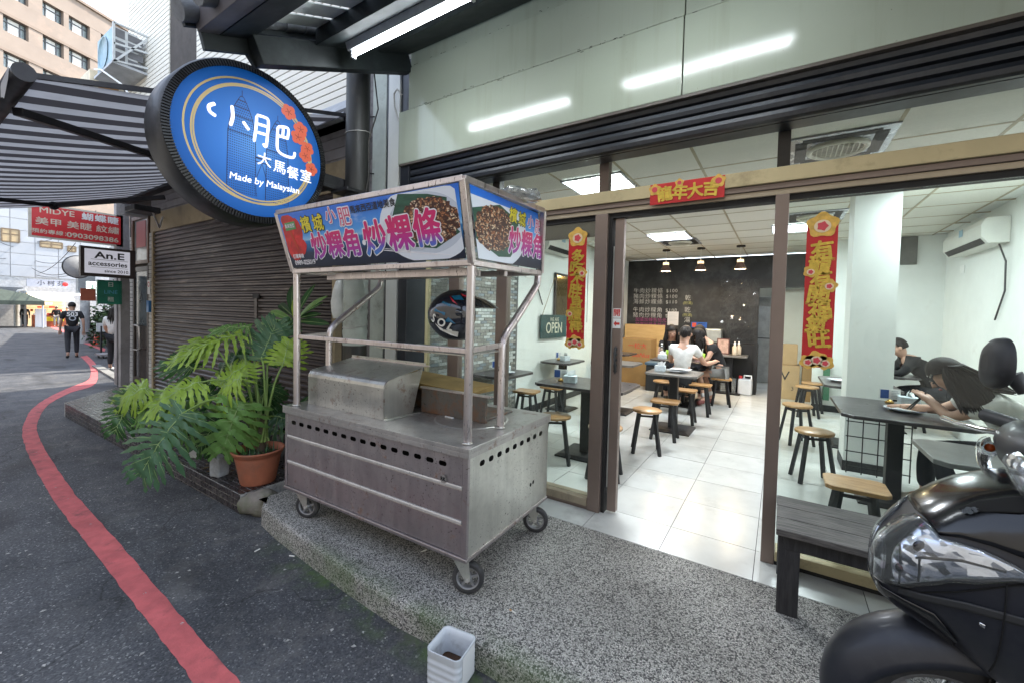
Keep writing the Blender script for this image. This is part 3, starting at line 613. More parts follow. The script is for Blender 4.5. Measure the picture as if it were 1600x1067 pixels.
MB().loft([[Vector((-1.2 + .03 * k, .47, z)), Vector((-.42 - .06 * k, .47, z - .03)), Vector((-.36, .76, z - .02)), Vector((-1.2, .76, z + .02))] for k, z in ((0, .93), (1, .965), (2, .972))], smooth=False).build('cardboard_sheet', M('old_cardboard', (.34, .23, .08), .9, var=.3, bump=.2), ct, .01)
# posts and shelf rails
pr_ = .0225
def tube_part(name, path, r, m=STF, par=ct): return MB().tube(path, r, 14, cap=True).build(name, m, par)
tube_part('post', [(-.055, .062, .775), (-.05, .055, 1.3), (-.04, .045, 1.70)], pr_); tube_part('post', [(-1.52, .04, .775), (-1.525, .04, 1.3), (-1.535, .04, 1.70)], pr_)
for x, f in ((-.08, .41), (-1.5, .27)):
    e = .83 if x > -.5 else .74
    ctrl = [(f, .775), (f, 1.235), (f + .012, 1.29), (f + .05, 1.335), (f + .1, 1.37), (e - .05, 1.60), (e - .012, 1.635), (e, 1.675), (e, 1.715)]
    tube_part('bent_post', [(x, y, z) for y, z in ctrl], pr_)
for x, y in ((-.055, .062), (-1.52, .04), (-.08, .41), (-1.5, .27)): MB().lathe([(.024, .7755), (.034, .777), (.024, .785)], (x, y, 0), 14).build('weld_collar', STR, ct)
MB().box((-1.52, .035, 1.236), (-.06, .055, 1.264)).build('shelf_rail', STF, ct, .003)
MB().beam((-.065, .06, 1.25), (-.085, .42, 1.262), .02, .028).build('shelf_rail', STF, ct, .003); MB().beam((-1.52, .05, 1.25), (-1.505, .29, 1.262), .02, .028).build('shelf_rail', STF, ct, .003)
MB().box((-.75, .06, 1.222), (-.09, .42, 1.228)).build('shelf_plate', STR, ct)
# canopy
B = dict(fl=Vector((-1.553, .03, 1.695)), fr=Vector((-.027, .03, 1.693)), br=Vector((-.03, .77, 1.71)), bl=Vector((-1.54, .77, 1.71)))
T = dict(fl=Vector((-1.575, -.075, 2.075)), fr=Vector((.0, -.085, 2.072)), br=Vector((.035, .66, 2.08)), bl=Vector((-1.57, .66, 2.08)))
cn = MB()
for D in (B, T):
    for a, b in (('fl', 'fr'), ('fr', 'br'), ('br', 'bl'), ('bl', 'fl')): cn.beam(D[a], D[b], .028, .03)
for k in B: cn.beam(B[k], T[k], .034, .03, upv=(0, 1, 0))
cn.build('canopy_frame', STF, ct, .003)
MB().quad(*[T[k] + Vector((0, 0, .008)) for k in ('fl', 'fr', 'br', 'bl')]).build('canopy_roof', STS, ct)
mb = MB(); mb.beam(B['fl'] + Vector((.1, .2, -.03)), B['fr'] + Vector((-.1, .2, -.03)), .03, .03); mb.beam(B['fl'] + Vector((.1, .35, -.02)), B['fr'] + Vector((-.02, .35, -.02)), .03, .03); mb.beam(B['fl'] + Vector((.35, .1, -.035)), B['fr'] + Vector((-.06, .1, -.035)), .05, .04)
mb.build('roller_rod', STF, ct)
bag = MB().ball((0, 0, 0), (.16, .12, .04), 12, 8); rn = random.Random(1); bag.v = [(x * rn.uniform(.7, 1.2), y * rn.uniform(.7, 1.2), z * rn.uniform(.5, 1.6)) for x, y, z in bag.v]
bo = bag.build('plastic_bag', GLASS('clear_plastic', (.92, .92, .92), 2.5, .25)); bo.location = (-1.3, 2.05, 2.115); tag(bo, 'crumpled clear plastic bag lying on the cart canopy roof', 'bag')
# printed canopy panels, built as layered print on each board
SKYP, tS, bS = nodes('sky_print'); co = coords(tS, rnd=False); sx_ = N(tS, 'SeparateXYZ'); tS.links.new(co, sx_.inputs[0]); mr = N(tS, 'MapRange'); mr.inputs[1].default_value = 0; mr.inputs[2].default_value = .33; tS.links.new(sx_.outputs[1], mr.inputs[0])
c = ramp(tS, mr.outputs[0], [(0, (.012, .016, .03)), (.28, (.016, .03, .07)), (.34, (.01, .07, .19)), (.5, (.02, .2, .46)), (.53, (.28, .52, .75)), (.62, (.08, .33, .75)), (1, (.01, .15, .66))])
cl = ramp(tS, noise(tS, coords(tS, (1.4, 5, 1), rnd=False), 3.2, 7, .6), [(.58, (0, 0, 0)), (.8, (.8, .8, .8))]); ab = ramp(tS, mr.outputs[0], [(.52, (0, 0, 0)), (.58, (1, 1, 1)), (.85, (1, 1, 1)), (1, (.3, .3, .3))])
k = N(tS, 'Math', operation='MULTIPLY'); tS.links.new(cl, k.inputs[0]); tS.links.new(ab, k.inputs[1]); tS.links.new(mixc(tS, k.outputs[0], c, (.6, .68, .76)), bS.inputs['Base Color']); bS.inputs['Roughness'].default_value = .3
FOOD, tF, bF = nodes('noodle_print'); co = coords(tF, (1, 1.5, 1), rnd=False); v = N(tF, 'TexVoronoi'); v.inputs['Scale'].default_value = 55
wob = N(tF, 'VectorMath', operation='MULTIPLY_ADD'); nn = N(tF, 'TexNoise'); nn.inputs['Scale'].default_value = 25; tF.links.new(co, nn.inputs['Vector']); tF.links.new(nn.outputs['Color'], wob.inputs[0]); wob.inputs[1].default_value = (.06, .06, .06); tF.links.new(co, wob.inputs[2]); tF.links.new(wob.outputs[0], v.inputs['Vector'])
sp = N(tF, 'SeparateColor'); tF.links.new(v.outputs['Color'], sp.inputs[0]); c = ramp(tF, sp.outputs[1], [(0, (.07, .02, .01)), (.2, (.25, .08, .03)), (.45, (.5, .2, .08)), (.65, (.72, .42, .22)), (1, (.85, .72, .52))])
c = mixc(tF, ramp(tF, v.outputs['Distance'], [(.25, (0, 0, 0)), (.6, (1, 1, 1))]), c, (.05, .015, .01)); tF.links.new(c, bF.inputs['Base Color']); bF.inputs['Roughness'].default_value = .35
PLATEP = FLAT('plate_print', (.74, .78, .84), .35); LEAFP = M('leaf_print', (.02, .09, .055), .35, var=.4, scale=8, stretch=(1, 6, 1)); BLK = FLAT('black_print', (.012, .012, .016), .4)
WHP = FLAT('white_print', (.82, .8, .83), .4); YELP = FLAT('yellow_print', (.72, .6, .03), .4); PINKP = FLAT('pink_print', (.62, .1, .2), .4); FLOWP = M('hibiscus_print', (.6, .02, .02), .4, var=.4, scale=14)
MAG, tM, bM = nodes('magenta_print'); tc = coords(tM, rnd=False); s2 = N(tM, 'SeparateXYZ'); tM.links.new(tc, s2.inputs[0]); mr = N(tM, 'MapRange'); mr.inputs[1].default_value = .03; mr.inputs[2].default_value = .19; tM.links.new(s2.outputs[1], mr.inputs[0])
tM.links.new(ramp(tM, mr.outputs[0], [(0, (.16, .08, .42)), (.45, (.45, .03, .3)), (1, (.62, .02, .14))]), bM.inputs['Base Color']); bM.inputs['Roughness'].default_value = .4
BLU, tB, bB = nodes('blue_pink_print'); tc = coords(tB, rnd=False); s2 = N(tB, 'SeparateXYZ'); tB.links.new(tc, s2.inputs[0]); mr = N(tB, 'MapRange'); mr.inputs[1].default_value = .03; mr.inputs[2].default_value = .19; tB.links.new(s2.outputs[1], mr.inputs[0])
tB.links.new(ramp(tB, mr.outputs[0], [(0, (.02, .3, .62)), (.4, (.12, .12, .5)), (.7, (.6, .02, .22)), (1, (.62, .02, .14))]), bB.inputs['Base Color'])
def board(name, bl, br, tr, tl, inset):
    # empty-like print board: local x to the right, y up the board, z out of it
    bl, br, tr, tl = [Vector(v) for v in (bl, br, tr, tl)]; X = (br - bl).normalized(); Z = X.cross(tl - bl).normalized(); Y = Z.cross(X)
    mat = Matrix(((X.x, Y.x, Z.x, bl.x), (X.y, Y.y, Z.y, bl.y), (X.z, Y.z, Z.z, bl.z), (0, 0, 0, 1))); inv = mat.inverted()
    q = [inv @ v for v in (bl, br, tr, tl)]; o = MB().prism([(p.x, p.y, -.002) for p in q], (0, 0, .002)).build(name, SKYP, ct); o.matrix_local = mat; return o, q
def otext(s, x, y, size, m, par, outline=None, rot=0., sx=1., bold=.018, z=.0016, ol=.035):
    xv = (math.cos(rot), math.sin(rot), 0); yv = (-math.sin(rot), math.cos(rot), 0)
    if outline is not None: text(s, (x, y, z), size, outline, par, xv, yv, .0003, max(.03, bold) + ol, sx=sx, name='letter_outline')
    text(s, (x, y, z + .001), size, m, par, xv, yv, .0003, bold, sx=sx)
def shape(par, name, pts, m, z): return MB().prism([(x, y, z) for x, y in pts], (0, 0, .0004)).build(name, m, par)
def ell(cx, cy, rx, ry, n=40, rot=0., wob=0., seed=1):
    rn = random.Random(seed); o = []
    for k in range(n):
        a = 2 * math.pi * k / n; f = 1 + wob * rn.uniform(-1, 1); x, y = rx * f * math.cos(a), ry * f * math.sin(a); o.append((cx + x * math.cos(rot) - y * math.sin(rot), cy + x * math.sin(rot) + y * math.cos(rot)))
    return o
def clip(pts, y0, y1, x0, x1): return [(min(max(x, x0), x1), min(max(y, y0), y1)) for x, y in pts]
e = Vector((0, -.016, 0))
b1, q1 = board('printed_front', B['fl'] + Vector((.025, -.018, .02)), B['fr'] + Vector((-.025, -.018, .02)), T['fr'] + Vector((-.025, -.016, -.02)), T['fl'] + Vector((.03, -.016, -.02)), .0)
Wf = q1[1].x; Hf = q1[2].y - .004
# flower at the left, plate of noodles on a leaf at the right
for k in range(5):
    a = k * 1.2566 + .4; shape(b1, 'petal', clip(ell(.09 + .055 * math.cos(a), .2 + .085 * math.sin(a), .062, .085, 24, a - .6, .06, k), .004, Hf - .01, .0, Wf), FLOWP, .0004 + .00015 * k)
shape(b1, 'petal', ell(.09, .2, .012, .09, 16, .3), FLAT('stamen_print', (.5, .05, .02), .5), .0016)
shape(b1, 'plate_print', clip(ell(1.25, .19, .33, .2, 48), .004, Hf, 0, Wf - .001), PLATEP, .0004)
shape(b1, 'plate_print', clip(ell(1.25, .19, .26, .155, 48), .004, Hf, 0, Wf), FLAT('plate_shade_print', (.55, .6, .68), .35), .0008)
shape(b1, 'leaf_print', clip([(1.03, .27), (1.0, .2), (1.1, .36), (1.17, .345), (1.3, .33), (1.42, .3), (1.4, .2), (1.47, .13), (1.3, .06), (1.12, .08), (.96, .16)], .0, Hf, 0, Wf), LEAFP, .0012)
shape(b1, 'noodle_print', clip(ell(1.28, .2, .2, .115, 60, 0, .07, 3), .0, Hf, 0, Wf), FOOD, .0016)
shape(b1, 'horizon_print', [(.4, .15), (.62, .152), (.62, .156), (.4, .153)], FLAT('land_print', (.3, .32, .33), .6), .0006)
for a, bq, w in (((.88, .075), (1.3, .028), .004), ((.9, .083), (1.4, .02), .0025), ((1.11, .03), (1.11, .06), .004)): MB().beam((a[0], a[1], .0012), (bq[0], bq[1], .0012), w, .0008, upv=(0, 0, 1)).build('bridge_print', WHP, b1)
otext('檳', .262, .262, .105, YELP, b1, BLK, .03); otext('城', .385, .262, .105, YELP, b1, BLK, .03)
otext('小', .52, .295, .1, PINKP, b1, WHP, .05, ol=.03, bold=.006); otext('肥', .645, .275, .115, PINKP, b1, WHP, .02, ol=.03, bold=.006)
otext('馬來西亞道地美食', .89, .312, .046, BLK, b1, None, .015, z=.0024)
for i, ch in enumerate('炒粿角'): otext(ch, .345 + i * .158, .118, .172, MAG, b1, WHP, .03, .92, .028, .0024, .03)
otext('·', .765, .115, .2, WHP, b1, None)
for i, ch in enumerate('炒粿條'): otext(ch, .865 + i * .198, .13 + .012 * i, .2, (BLU, MAG, BLU)[i], b1, WHP, .03, .96, .028, .0036, .03)
otext('0989-025019', .155, .033, .042, WHP, b1, None, .0, z=.0024, bold=.025); otext('訂購專線', .1, .075, .03, WHP, b1, None, z=.0024)
shape(b1, 'small_badge', [(.035, .245), (.15, .25), (.15, .3), (.035, .295)], FLAT('green_badge', (.1, .3, .1), .5), .002); otext('馬來西亞', .09, .272, .027, WHP, b1, None, z=.0026)
b2, q2 = board('printed_side', B['fr'] + Vector((.018, .03, .02)), B['br'] + Vector((.018, -.02, .02)), T['br'] + Vector((.012, -.02, -.02)), T['fr'] + Vector((.014, .03, -.02)), .0)
Ws = q2[1].x; Hs = q2[2].y - .004; sl = q2[3].x
def skew(pts): return [(max(x, sl * y / Hs), y) for x, y in pts]
shape(b2, 'plate_print', skew(clip(ell(.13, .165, .33, .2, 48), .004, Hs - .03, sl, Ws - .01)), PLATEP, .0004)
shape(b2, 'leaf_print', skew(clip([(.04, .27), (.16, .3), (.27, .27), (.36, .25), (.37, .12), (.3, .04), (.18, .03), (.02, .08), (-.1, .1), (-.1, .24)], .0, Hs, sl, Ws)), LEAFP, .0012)
shape(b2, 'noodle_print', skew(clip(ell(.13, .17, .18, .115, 60, 0, .07, 6), .0, Hs, sl, Ws)), FOOD, .0016)
otext('檳', .3, .265, .085, YELP, b2, BLK); otext('城', .4, .26, .085, YELP, b2, BLK)
otext('小', .5, .262, .08, PINKP, b2, WHP, .05, ol=.03, bold=.006); otext('肥', .6, .25, .09, PINKP, b2, WHP, .02, ol=.03, bold=.006)
for i, ch in enumerate('炒粿角'): otext(ch, .335 + i * .138, .125, .155, MAG, b2, WHP, .03, .88, .028, .0024, .03)
# casters
def caster(x, y, ang, r=.083):
    t = bpy.data.objects.new('caster', None); COL.objects.link(t); t.parent = ct; t.location = (x, y, 0); t.rotation_euler = (0, 0, ang)
    MB().lathe([(.035, r * 2 + .012), (.045, r * 2 + .018), (.045, .196), (0, .196)], (0, 0, 0), 20).build('swivel', STS, t); mb = MB()
    for s in (-1, 1): mb.prism([(-.03, s * .026, r * 2 + .012), (.045, s * .026, r * 2 + .012), (.055, s * .026, r - .005), (.03, s * .026, r - .014)], (0, s * .004, 0))
    mb.build('fork', STS, t); cx = .04
    MB().lathe([(r * .72, -.018), (r * .9, -.021), (r, -.013), (r, .013), (r * .9, .021), (r * .72, .018), (r * .7, 0), (r * .72, -.018)], (cx, 0, r), 32, axis='y').build('tyre', RUB, t)
    mb = MB().lathe([(r * .74, -.016), (r * .66, -.017), (r * .63, -.01), (r * .63, .01), (r * .66, .017), (r * .74, .016)], (cx, 0, r), 32, axis='y'); mb.lathe([(0, -.023), (.018, -.022), (.02, 0), (.018, .022), (0, .023)], (cx, 0, r), 16, axis='y')
    for k in range(5):
        a = k * 1.2566 + .3; mb.beam((cx + .014 * math.cos(a), 0, r + .014 * math.sin(a)), (cx + r * .66 * math.cos(a), 0, r + r * .66 * math.sin(a)), .012, .014, upv=(0, 1, 0))
    mb.build('hub', CASTG, t); MB().tube([(cx, -.036, r), (cx, .036, r)], .009, 10).build('axle', BRIGHT, t)
caster(-.07, .05, R(28)); caster(-L + .12, .06, R(24)); caster(-.07, Wd - .1, R(20)); caster(-L + .12, Wd - .1, R(40))
# helmet on the shelf
hl = thing('helmet', 'black open face helmet with blue, red and white graphics on the cart shelf', 'helmet', (-1.63, 1.93, 1.252), R(33)); hl.scale = (1.16,) * 3
HB = M('helmet_gloss', (.012, .014, .022), .12, var=.3, coat=.8, rvar=.04); HBL = FLAT('helmet_blue', (.01, .11, .2), .2); HR = FLAT('helmet_red', (.5, .02, .04), .25); HW = FLAT('helmet_white', (.75, .73, .66), .3)
def hsurf(u, v, k=1.):       # u: angle from the front (x+) round the far side, v: elevation
    x = .145 * math.cos(v) * math.cos(u); y = .118 * math.cos(v) * math.sin(u); z = .135 * math.sin(v)
    if x < 0: x *= 1.06
    return Vector((x * k, y * k, .148 + z * k))
mb = MB(); nu, nv = 40, 18; grid = {}
for i in range(nu):
    for j in range(nv + 1):
        u = 2 * math.pi * i / nu; v = -1.15 + (math.pi / 2 + 1.15) * j / nv; p = hsurf(u, v)
        if v < -.3: p.x = p.x * (1 - .1 * (-.3 - v)); p.y = p.y * (1 - .12 * (-.3 - v))
        mb.v.append(tuple(p)); grid[i, j] = len(mb.v) - 1
for i in range(nu):
    for j in range(nv):
        u = (2 * math.pi * (i + .5) / nu + math.pi) % (2 * math.pi) - math.pi; v = -1.15 + (math.pi / 2 + 1.15) * (j + .5) / nv
        if abs(u) < 1.02 and -.85 < v < .42: continue            # the face opening
        mb.f.append((grid[i, j], grid[(i + 1) % nu, j], grid[(i + 1) % nu, j + 1], grid[i, j + 1])); mb.m.append(0); mb.sm.append(True)
o = mb.build('shell', HB, hl); s = o.modifiers.new('solid', 'SOLIDIFY'); s.thickness = .02
MB().ball((-.02, 0, .145), (.1, .09, .105), 20, 12).build('lining', M('black_lining', (.01, .01, .01), .95), hl)
mb = MB(); vs = []
for i in range(13):
    for j in range(7):
        u = -1.15 + 2.3 * i / 12; v = .02 + .62 * j / 6; p = hsurf(u, v + .1, 1.06); p.x += .06 * (1 - j / 6) ; p.z += .025 * (1 - j / 6); vs.append(p)
mb.add(vs, [(i * 7 + j, (i + 1) * 7 + j, (i + 1) * 7 + j + 1, i * 7 + j + 1) for i in range(12) for j in range(6)], 0, True); mb.build('visor', GLASS('smoked_visor', (.13, .13, .135), 2., .04), hl)
MB().lathe([(0, -.012), (.015, -.012), (.018, 0)], (.02, -.122, .165), 18, axis='y').build('pivot', HB, hl)
def decal(name, pts, m, k=1.012):
    # shape laid over the shell's left side; pts are (u from the nearside, v)
    mb = MB(); q = [hsurf(-math.pi / 2 - a, v, k) for a, v in pts]; c = sum(q, Vector()) / len(q); c = Vector((c.x, c.y, c.z)); d = (c - Vector((0, 0, .148))).normalized(); c += d * .003
    mb.add(q + [c], [(i, (i + 1) % len(q), len(q)) for i in range(len(q))], 0); mb.build(name, m, hl)
decal('blue_stripe', [(.15, .42), (.5, .55), (.52, .47), (.17, .33)], HBL); decal('blue_stripe', [(.3, .1), (.75, .25), (.77, .15), (.32, 0)], HBL)
decal('blue_patch', [(-.35, .62), (.05, .62), (.2, .8), (-.2, .85)], HBL); decal('red_stripe', [(-.1, .4), (.1, .62), (.3, .78), (.12, .55)], HR); decal('red_stripe', [(-.55, .85), (-.25, .95), (-.35, .8), (-.6, .72)], HR)
decal('white_flash', [(-.15, -.62), (.5, -.52), (.75, -.3), (.6, -.55), (.2, -.78), (-.12, -.88)], HW); decal('blue_patch', [(-.05, -.3), (.35, -.22), (.2, -.05)], HBL)
for i, ch in enumerate('SOL'):
    a = .78 - i * .3; p = hsurf(-math.pi / 2 - a, -.1 - .15 * i, 1.02); nrm = (p - Vector((0, 0, .148))); nrm.normalize(); X = Vector((0, 0, 1)).cross(nrm).normalized(); X = (X - nrm.cross(X) * .35).normalized(); Y = nrm.cross(X)
    text(ch, p, .062, HW, hl, X, Y, .002, .03, shear=.3)
# ================================================================== eave over the shop, round sign, neighbours
EAVE = M('dark_green_steel', (.02, .026, .028), .6, .0, var=.3, scale=3, dirt=(.04, .05, .05), dirt_scale=2.2, dirt_amt=.4, spec=.3)
ROOFU = M('roof_underside', (.82, .86, .84), .6, var=.06, scale=4, dirt=(.6, .63, .62), dirt_amt=.2)
RTILE = M('grey_roof_tile', (.15, .155, .165), .7, var=.4, scale=12, bump=.4)
ev = thing('eave', 'dark steel eave with ribbed sheet roof sloping out over the shop front', 'eave', (0, 0, 0))
XE = -2.95; XE2 = 3.2
def slope(Y): return 3.08 + (Y - 1.375) * .448           # beam centre line
MB().beam((XE + .05, 2.66, slope(2.66)), (XE + .05, 1.375, slope(1.375)), .1, .17, m=0).build('end_beam', EAVE, ev, .006)
MB().prism([(XE - .01, 1.046, 3.19), (XE - .01, 1.07, 3.14), (XE - .01, 1.115, 2.965), (XE - .01, 1.348, 3.06), (XE - .01, 1.40, 3.0), (XE - .01, 1.40, 3.14), (XE - .01, 1.25, 3.2)], (.03, 0, 0)).build('end_cap', EAVE, ev)
MB().prism([(XE + .021, 1.19, 3.085), (XE + .021, 1.37, 3.165), (XE + .021, 1.37, 3.25), (XE + .021, 1.19, 3.17)], (XE2 - XE, 0, 0)).build('edge_beam', EAVE, ev, .004)
MB().prism([(XE + .021, 1.05, 3.14), (XE + .021, 1.075, 3.045), (XE + .021, 1.188, 3.09), (XE + .021, 1.188, 3.18)], (XE2 - XE, 0, 0)).build('fascia_board', M('grey_violet_soffit', (.16, .15, .165), .7, var=.2), ev, .003)
for a, b, hz in ((1.76, 2.0, .115), (2.3, 2.64, .115)):
    MB().loft([[Vector((x, y, z)) for y, z in ((a, slope(a) + .06), (b, slope(b) + .06), (b, slope(b) + .06 + hz), (a, slope(a) + .06 + hz))] for x in (XE + .1, XE2)], smooth=False).build('purlin', EAVE, ev, .004)
mb = MB()
for k in range(32):                                    # ribbed sheet, ribs down the slope
    x = XE + .12 + k * .19
    for a, b, dz in ((x, x + .15, .0), (x + .15, x + .16, .02), (x + .16, x + .18, .02), (x + .18, x + .19, .0)):
        mb.loft([[Vector((xx, y, slope(y) + .175 + dz + t)) for xx, t in ((a, 0), (b, 0), (b, .006), (a, .006))] for y in (1.2, 2.64)], smooth=False)
mb.build('roof_sheet', ROOFU, ev)
tl = MB().tube([(0, 0, 0), (0, .13, .058)], [.052, .046], 14).mesh('roof_tile', RTILE)
for k in range(12):
    y = 1.02 + k * .135; o = link('roof_tile', tl, ev); o.location = (XE + .04, y, slope(y) + .21); o.rotation_euler = (0, 0, math.pi * (.5 if k < 0 else 0))
for k in range(26):
    o = link('roof_tile', tl, ev); o.location = (XE + .05 + k * .24, .97, slope(1.0) + .19); o.scale = (1.25, 1.2, 1.2)
MB().beam((XE + .01, 1.0, slope(1.0) + .17), (XE + .01, 2.64, slope(2.64) + .17), .03, .08).build('verge', EAVE, ev)
# tube lamp under the eave
tb = thing('tube_lamp', 'long white fluorescent tube lamp under the eave', 'tube lamp', (0, 2.12, slope(2.1) + .02), group='bare fluorescent tubes under the eave')
TUBE = EM('tube_glow', (.9, .96, 1), 7)
a = onX(552, 84, -2.72)
def tube_fix(x0, x1, y, z, t):
    MB().prism([(x0, y - .05, z + .075), (x0, y + .05, z + .075), (x0, y + .03, z + .02), (x0, y - .03, z + .02)], (x1 - x0, 0, 0)).build('fitting', M('white_fitting', (.6, .63, .66), .4), t)
    MB().tube([(x0 + .04, y, z - .005), (x1 - .04, y, z - .005)], .013, 12).build('tube', TUBE, t)
    for x in (x0 + .02, x1 - .04): MB().box((x, y - .018, z - .028), (x + .018, y + .018, z + .021)).build('holder', WP, t)
tb.location = (0, 0, 0); tube_fix(-2.74, -1.57, 1.97, 3.315, tb); area('tube_light', (-2.15, 1.97, 3.28), 1.1, 2, (.9, .96, 1), tb, sy=.03)
tb2 = thing('tube_lamp', 'second fluorescent tube lamp further right under the eave, above the frame', 'tube lamp', (0, 0, 0)); tube_fix(-1.18, .05, 1.97, 3.315, tb2); area('tube_light', (-.56, 1.97, 3.28), 1.1, 2, (.9, .96, 1), tb2, sy=.03)
# drain pipe / sign post
pp = thing('black_pipe', 'thick black standpipe with wire ties, a white sleeve and dark foot', 'pipe', (-3.17, 2.36, 0))
PIPE = M('black_pipe_paint', (.025, .026, .025), .5, var=.4, scale=4, stretch=(1, 1, .3), dirt=(.075, .06, .04), dirt_scale=4, dirt_amt=.45)
MB().tube([(0, 0, 1.72), (0, 0, 3.62)], .1, 24).build('pipe_body', PIPE, pp); MB().tube([(0, 0, -.1), (0, 0, 1.14)], .1, 24).build('pipe_foot', PIPE, pp)
slv = MB().tube([(0, 0, 1.13 + .03 * k) for k in range(21)], [.104 + .004 * math.sin(k * 2.1) for k in range(21)], 20).build('white_sleeve', STUC, pp)
for z in (2.98, 2.42, 1.3): MB().tube([(.104 * math.cos(a), .104 * math.sin(a), z + .02 * math.sin(a)) for a in [k * .35 for k in range(19)]], .0035, 5).build('wire_tie', M('wire_grey', (.45, .44, .42), .5), pp)
MB().tube([(.1, -.03, 2.34), (.12, -.08, 2.28), (.1, -.1, 2.2), (.07, -.12, 2.05)], .005, 6).build('white_cable', WP, pp)
MB().tube([(.105, .0, 2.4), (.13, .02, 2.6), (.12, .02, 2.9), (.14, .1, 3.2), (.12, .05, 3.6)], .006, 6).build('black_cable', PIPE, pp)
bgm = MB(); rn = random.Random(11)
bgm.loft([[Vector((.05 * w * math.cos(a) * rn.uniform(.8, 1.15), .09 * w * math.sin(a) * rn.uniform(.85, 1.1), z)) for a in [k * .6283 for k in range(10)]] for w, z in ((.15, 0), (.6, -.04), (.85, -.12), (1, -.22), (1.05, -.3), (.7, -.36))])
bo = bgm.build('white_bag', M('white_plastic_bag', (.7, .72, .7), .4, bump=.5, bscale=12)); bo.location = (-3.3, 2.3, 1.72); tag(bo, 'limp white plastic bag hanging beside the standpipe', 'bag')
# round light box sign
SC = Vector((-3.2, 1.53, 2.597)); RS = .5
rs = thing('round_sign', 'big round blue light box sign with twin tower drawing', 'sign', SC)
RIM = M('black_rim', (.02, .021, .024), .45, .1, var=.4, scale=3, dirt=(.09, .09, .1), dirt_scale=2, dirt_amt=.5)
MB().lathe([(RS + .045, 0), (RS + .055, -.02), (RS + .055, -.235), (RS + .045, -.25), (0, -.25)], n=72, axis='x').build('drum', RIM, rs)
mb = MB()
for k in range(180):                                   # knurled ring round the face
    a = 2 * math.pi * k / 180; c_, s_ = math.cos(a), math.sin(a); d = Vector((0, -s_, c_)) * .005
    p, q = Vector((.012, c_ * RS, s_ * RS)), Vector((.004, c_ * (RS + .044), s_ * (RS + .044))); mb.add([p - d, p + d, q + d, q - d, p - d - Vector((.016, 0, 0)), p + d - Vector((.016, 0, 0)), q + d - Vector((.016, 0, 0)), q - d - Vector((.016, 0, 0))], [(0, 1, 2, 3), (0, 4, 5, 1), (3, 2, 6, 7), (1, 5, 6, 2), (0, 3, 7, 4)])
mb.build('knurled_ring', M('black_ring', (.02, .02, .022), .35, .2), rs); MB().lathe([(RS, -.004), (RS + .046, -.006)], n=72, axis='x').build('ring_bed', DARK, rs)
FACE, tf, bf = nodes('blue_face'); cf = coords(tf, rnd=False); ln = N(tf, 'VectorMath', operation='LENGTH'); tf.links.new(cf, ln.inputs[0]); mr = N(tf, 'MapRange'); mr.inputs[2].default_value = RS; tf.links.new(ln.outputs['Value'], mr.inputs[0])
fc = ramp(tf, mr.outputs[0], [(0, (.1, .29, .66)), (.45, (.035, .16, .5)), (1, (.004, .07, .28))]); tf.links.new(fc, bf.inputs['Base Color']); tf.links.new(fc, bf.inputs['Emission Color']); bf.inputs['Emission Strength'].default_value = .1; bf.inputs['Roughness'].default_value = .5; bf.inputs['Specular IOR Level'].default_value = .25
MB().lathe([(0, 0), (RS, 0)], n=72, axis='x').build('face', FACE, rs)
GOLDP = FLAT('gold_line', (.5, .38, .16), .4, emit=.05); WHE = FLAT('lit_white', (.82, .84, .88), .4, emit=.3); INK = FLAT('ink_blue', (.012, .02, .09), .5); ORF = FLAT('orange_flower', (.55, .1, .05), .5, emit=.1)
def circ(cy, cz, r, w, x):
    mb = MB(); n = 72; A = [(x, cy + r * math.cos(2 * math.pi * k / n), cz + r * math.sin(2 * math.pi * k / n)) for k in range(n)]; Bq = [(x, cy + (r - w) * math.cos(2 * math.pi * k / n), cz + (r - w) * math.sin(2 * math.pi * k / n)) for k in range(n)]
    mb.add(A + Bq, [(k, (k + 1) % n, n + (k + 1) % n, n + k) for k in range(n)]); return mb.build('gold_ring', GOLDP, rs)
circ(-.012, .01, .425, .012, .0012); circ(.015, -.005, .41, .011, .0014); circ(.01, .0, .392, .01, .0016)
for y, z, r in ((.235, .33, .055), (.33, .235, .055), (.31, .17, .055), (.385, .105, .052), (.37, .045, .05), (.42, -.045, .05)):
    mb = MB()
    for k in range(5):
        a = k * 1.2566 + y * 9; mb.disc((.0022 + .0002 * k, y + .55 * r * math.cos(a), z + .55 * r * math.sin(a)), (0, 1, 0), (0, 0, 1), r * .5, 14)
    fl_ = mb.build('flower', ORF, rs); mb = MB()
    for k in range(5):
        a = k * 1.2566 + y * 9; mb.beam((.0036, y, z), (.0036, y + .5 * r * math.cos(a), z + .5 * r * math.sin(a)), .003, .0008, upv=(1, 0, 0))
    mb.build('flower_stamen', FLAT('dark_orange', (.2, .03, .02), .5), rs)
def strokes(par, paths, wd, m, x, name='brush_stroke'):
    for path in paths:
        mb = MB()
        P = [Vector((x, a, b)) for a, b in path]; q = []
        for i in range(len(P) - 1):
            p0, p1, p2, p3 = P[max(i - 1, 0)], P[i], P[i + 1], P[min(i + 2, len(P) - 1)]
            for k in range(5):
                u = k / 5; q.append((2 * p1 + (p2 - p0) * u + (2 * p0 - 5 * p1 + 4 * p2 - p3) * u * u + (3 * p1 - p0 - 3 * p2 + p3) * u ** 3) * .5)
        q.append(P[-1]); L = []; n = len(q)
        for i in range(n):
            d = (q[min(i + 1, n - 1)] - q[max(i - 1, 0)]).normalized(); s = Vector((0, -d.z, d.y)) * wd * (.5 if 0 < i < n - 1 else .3); L.append((q[i] - s, q[i] + s))
        for i in range(n - 1): mb.quad(L[i][0], L[i + 1][0], L[i + 1][1], L[i][1])
        mb.build(name, m, par)
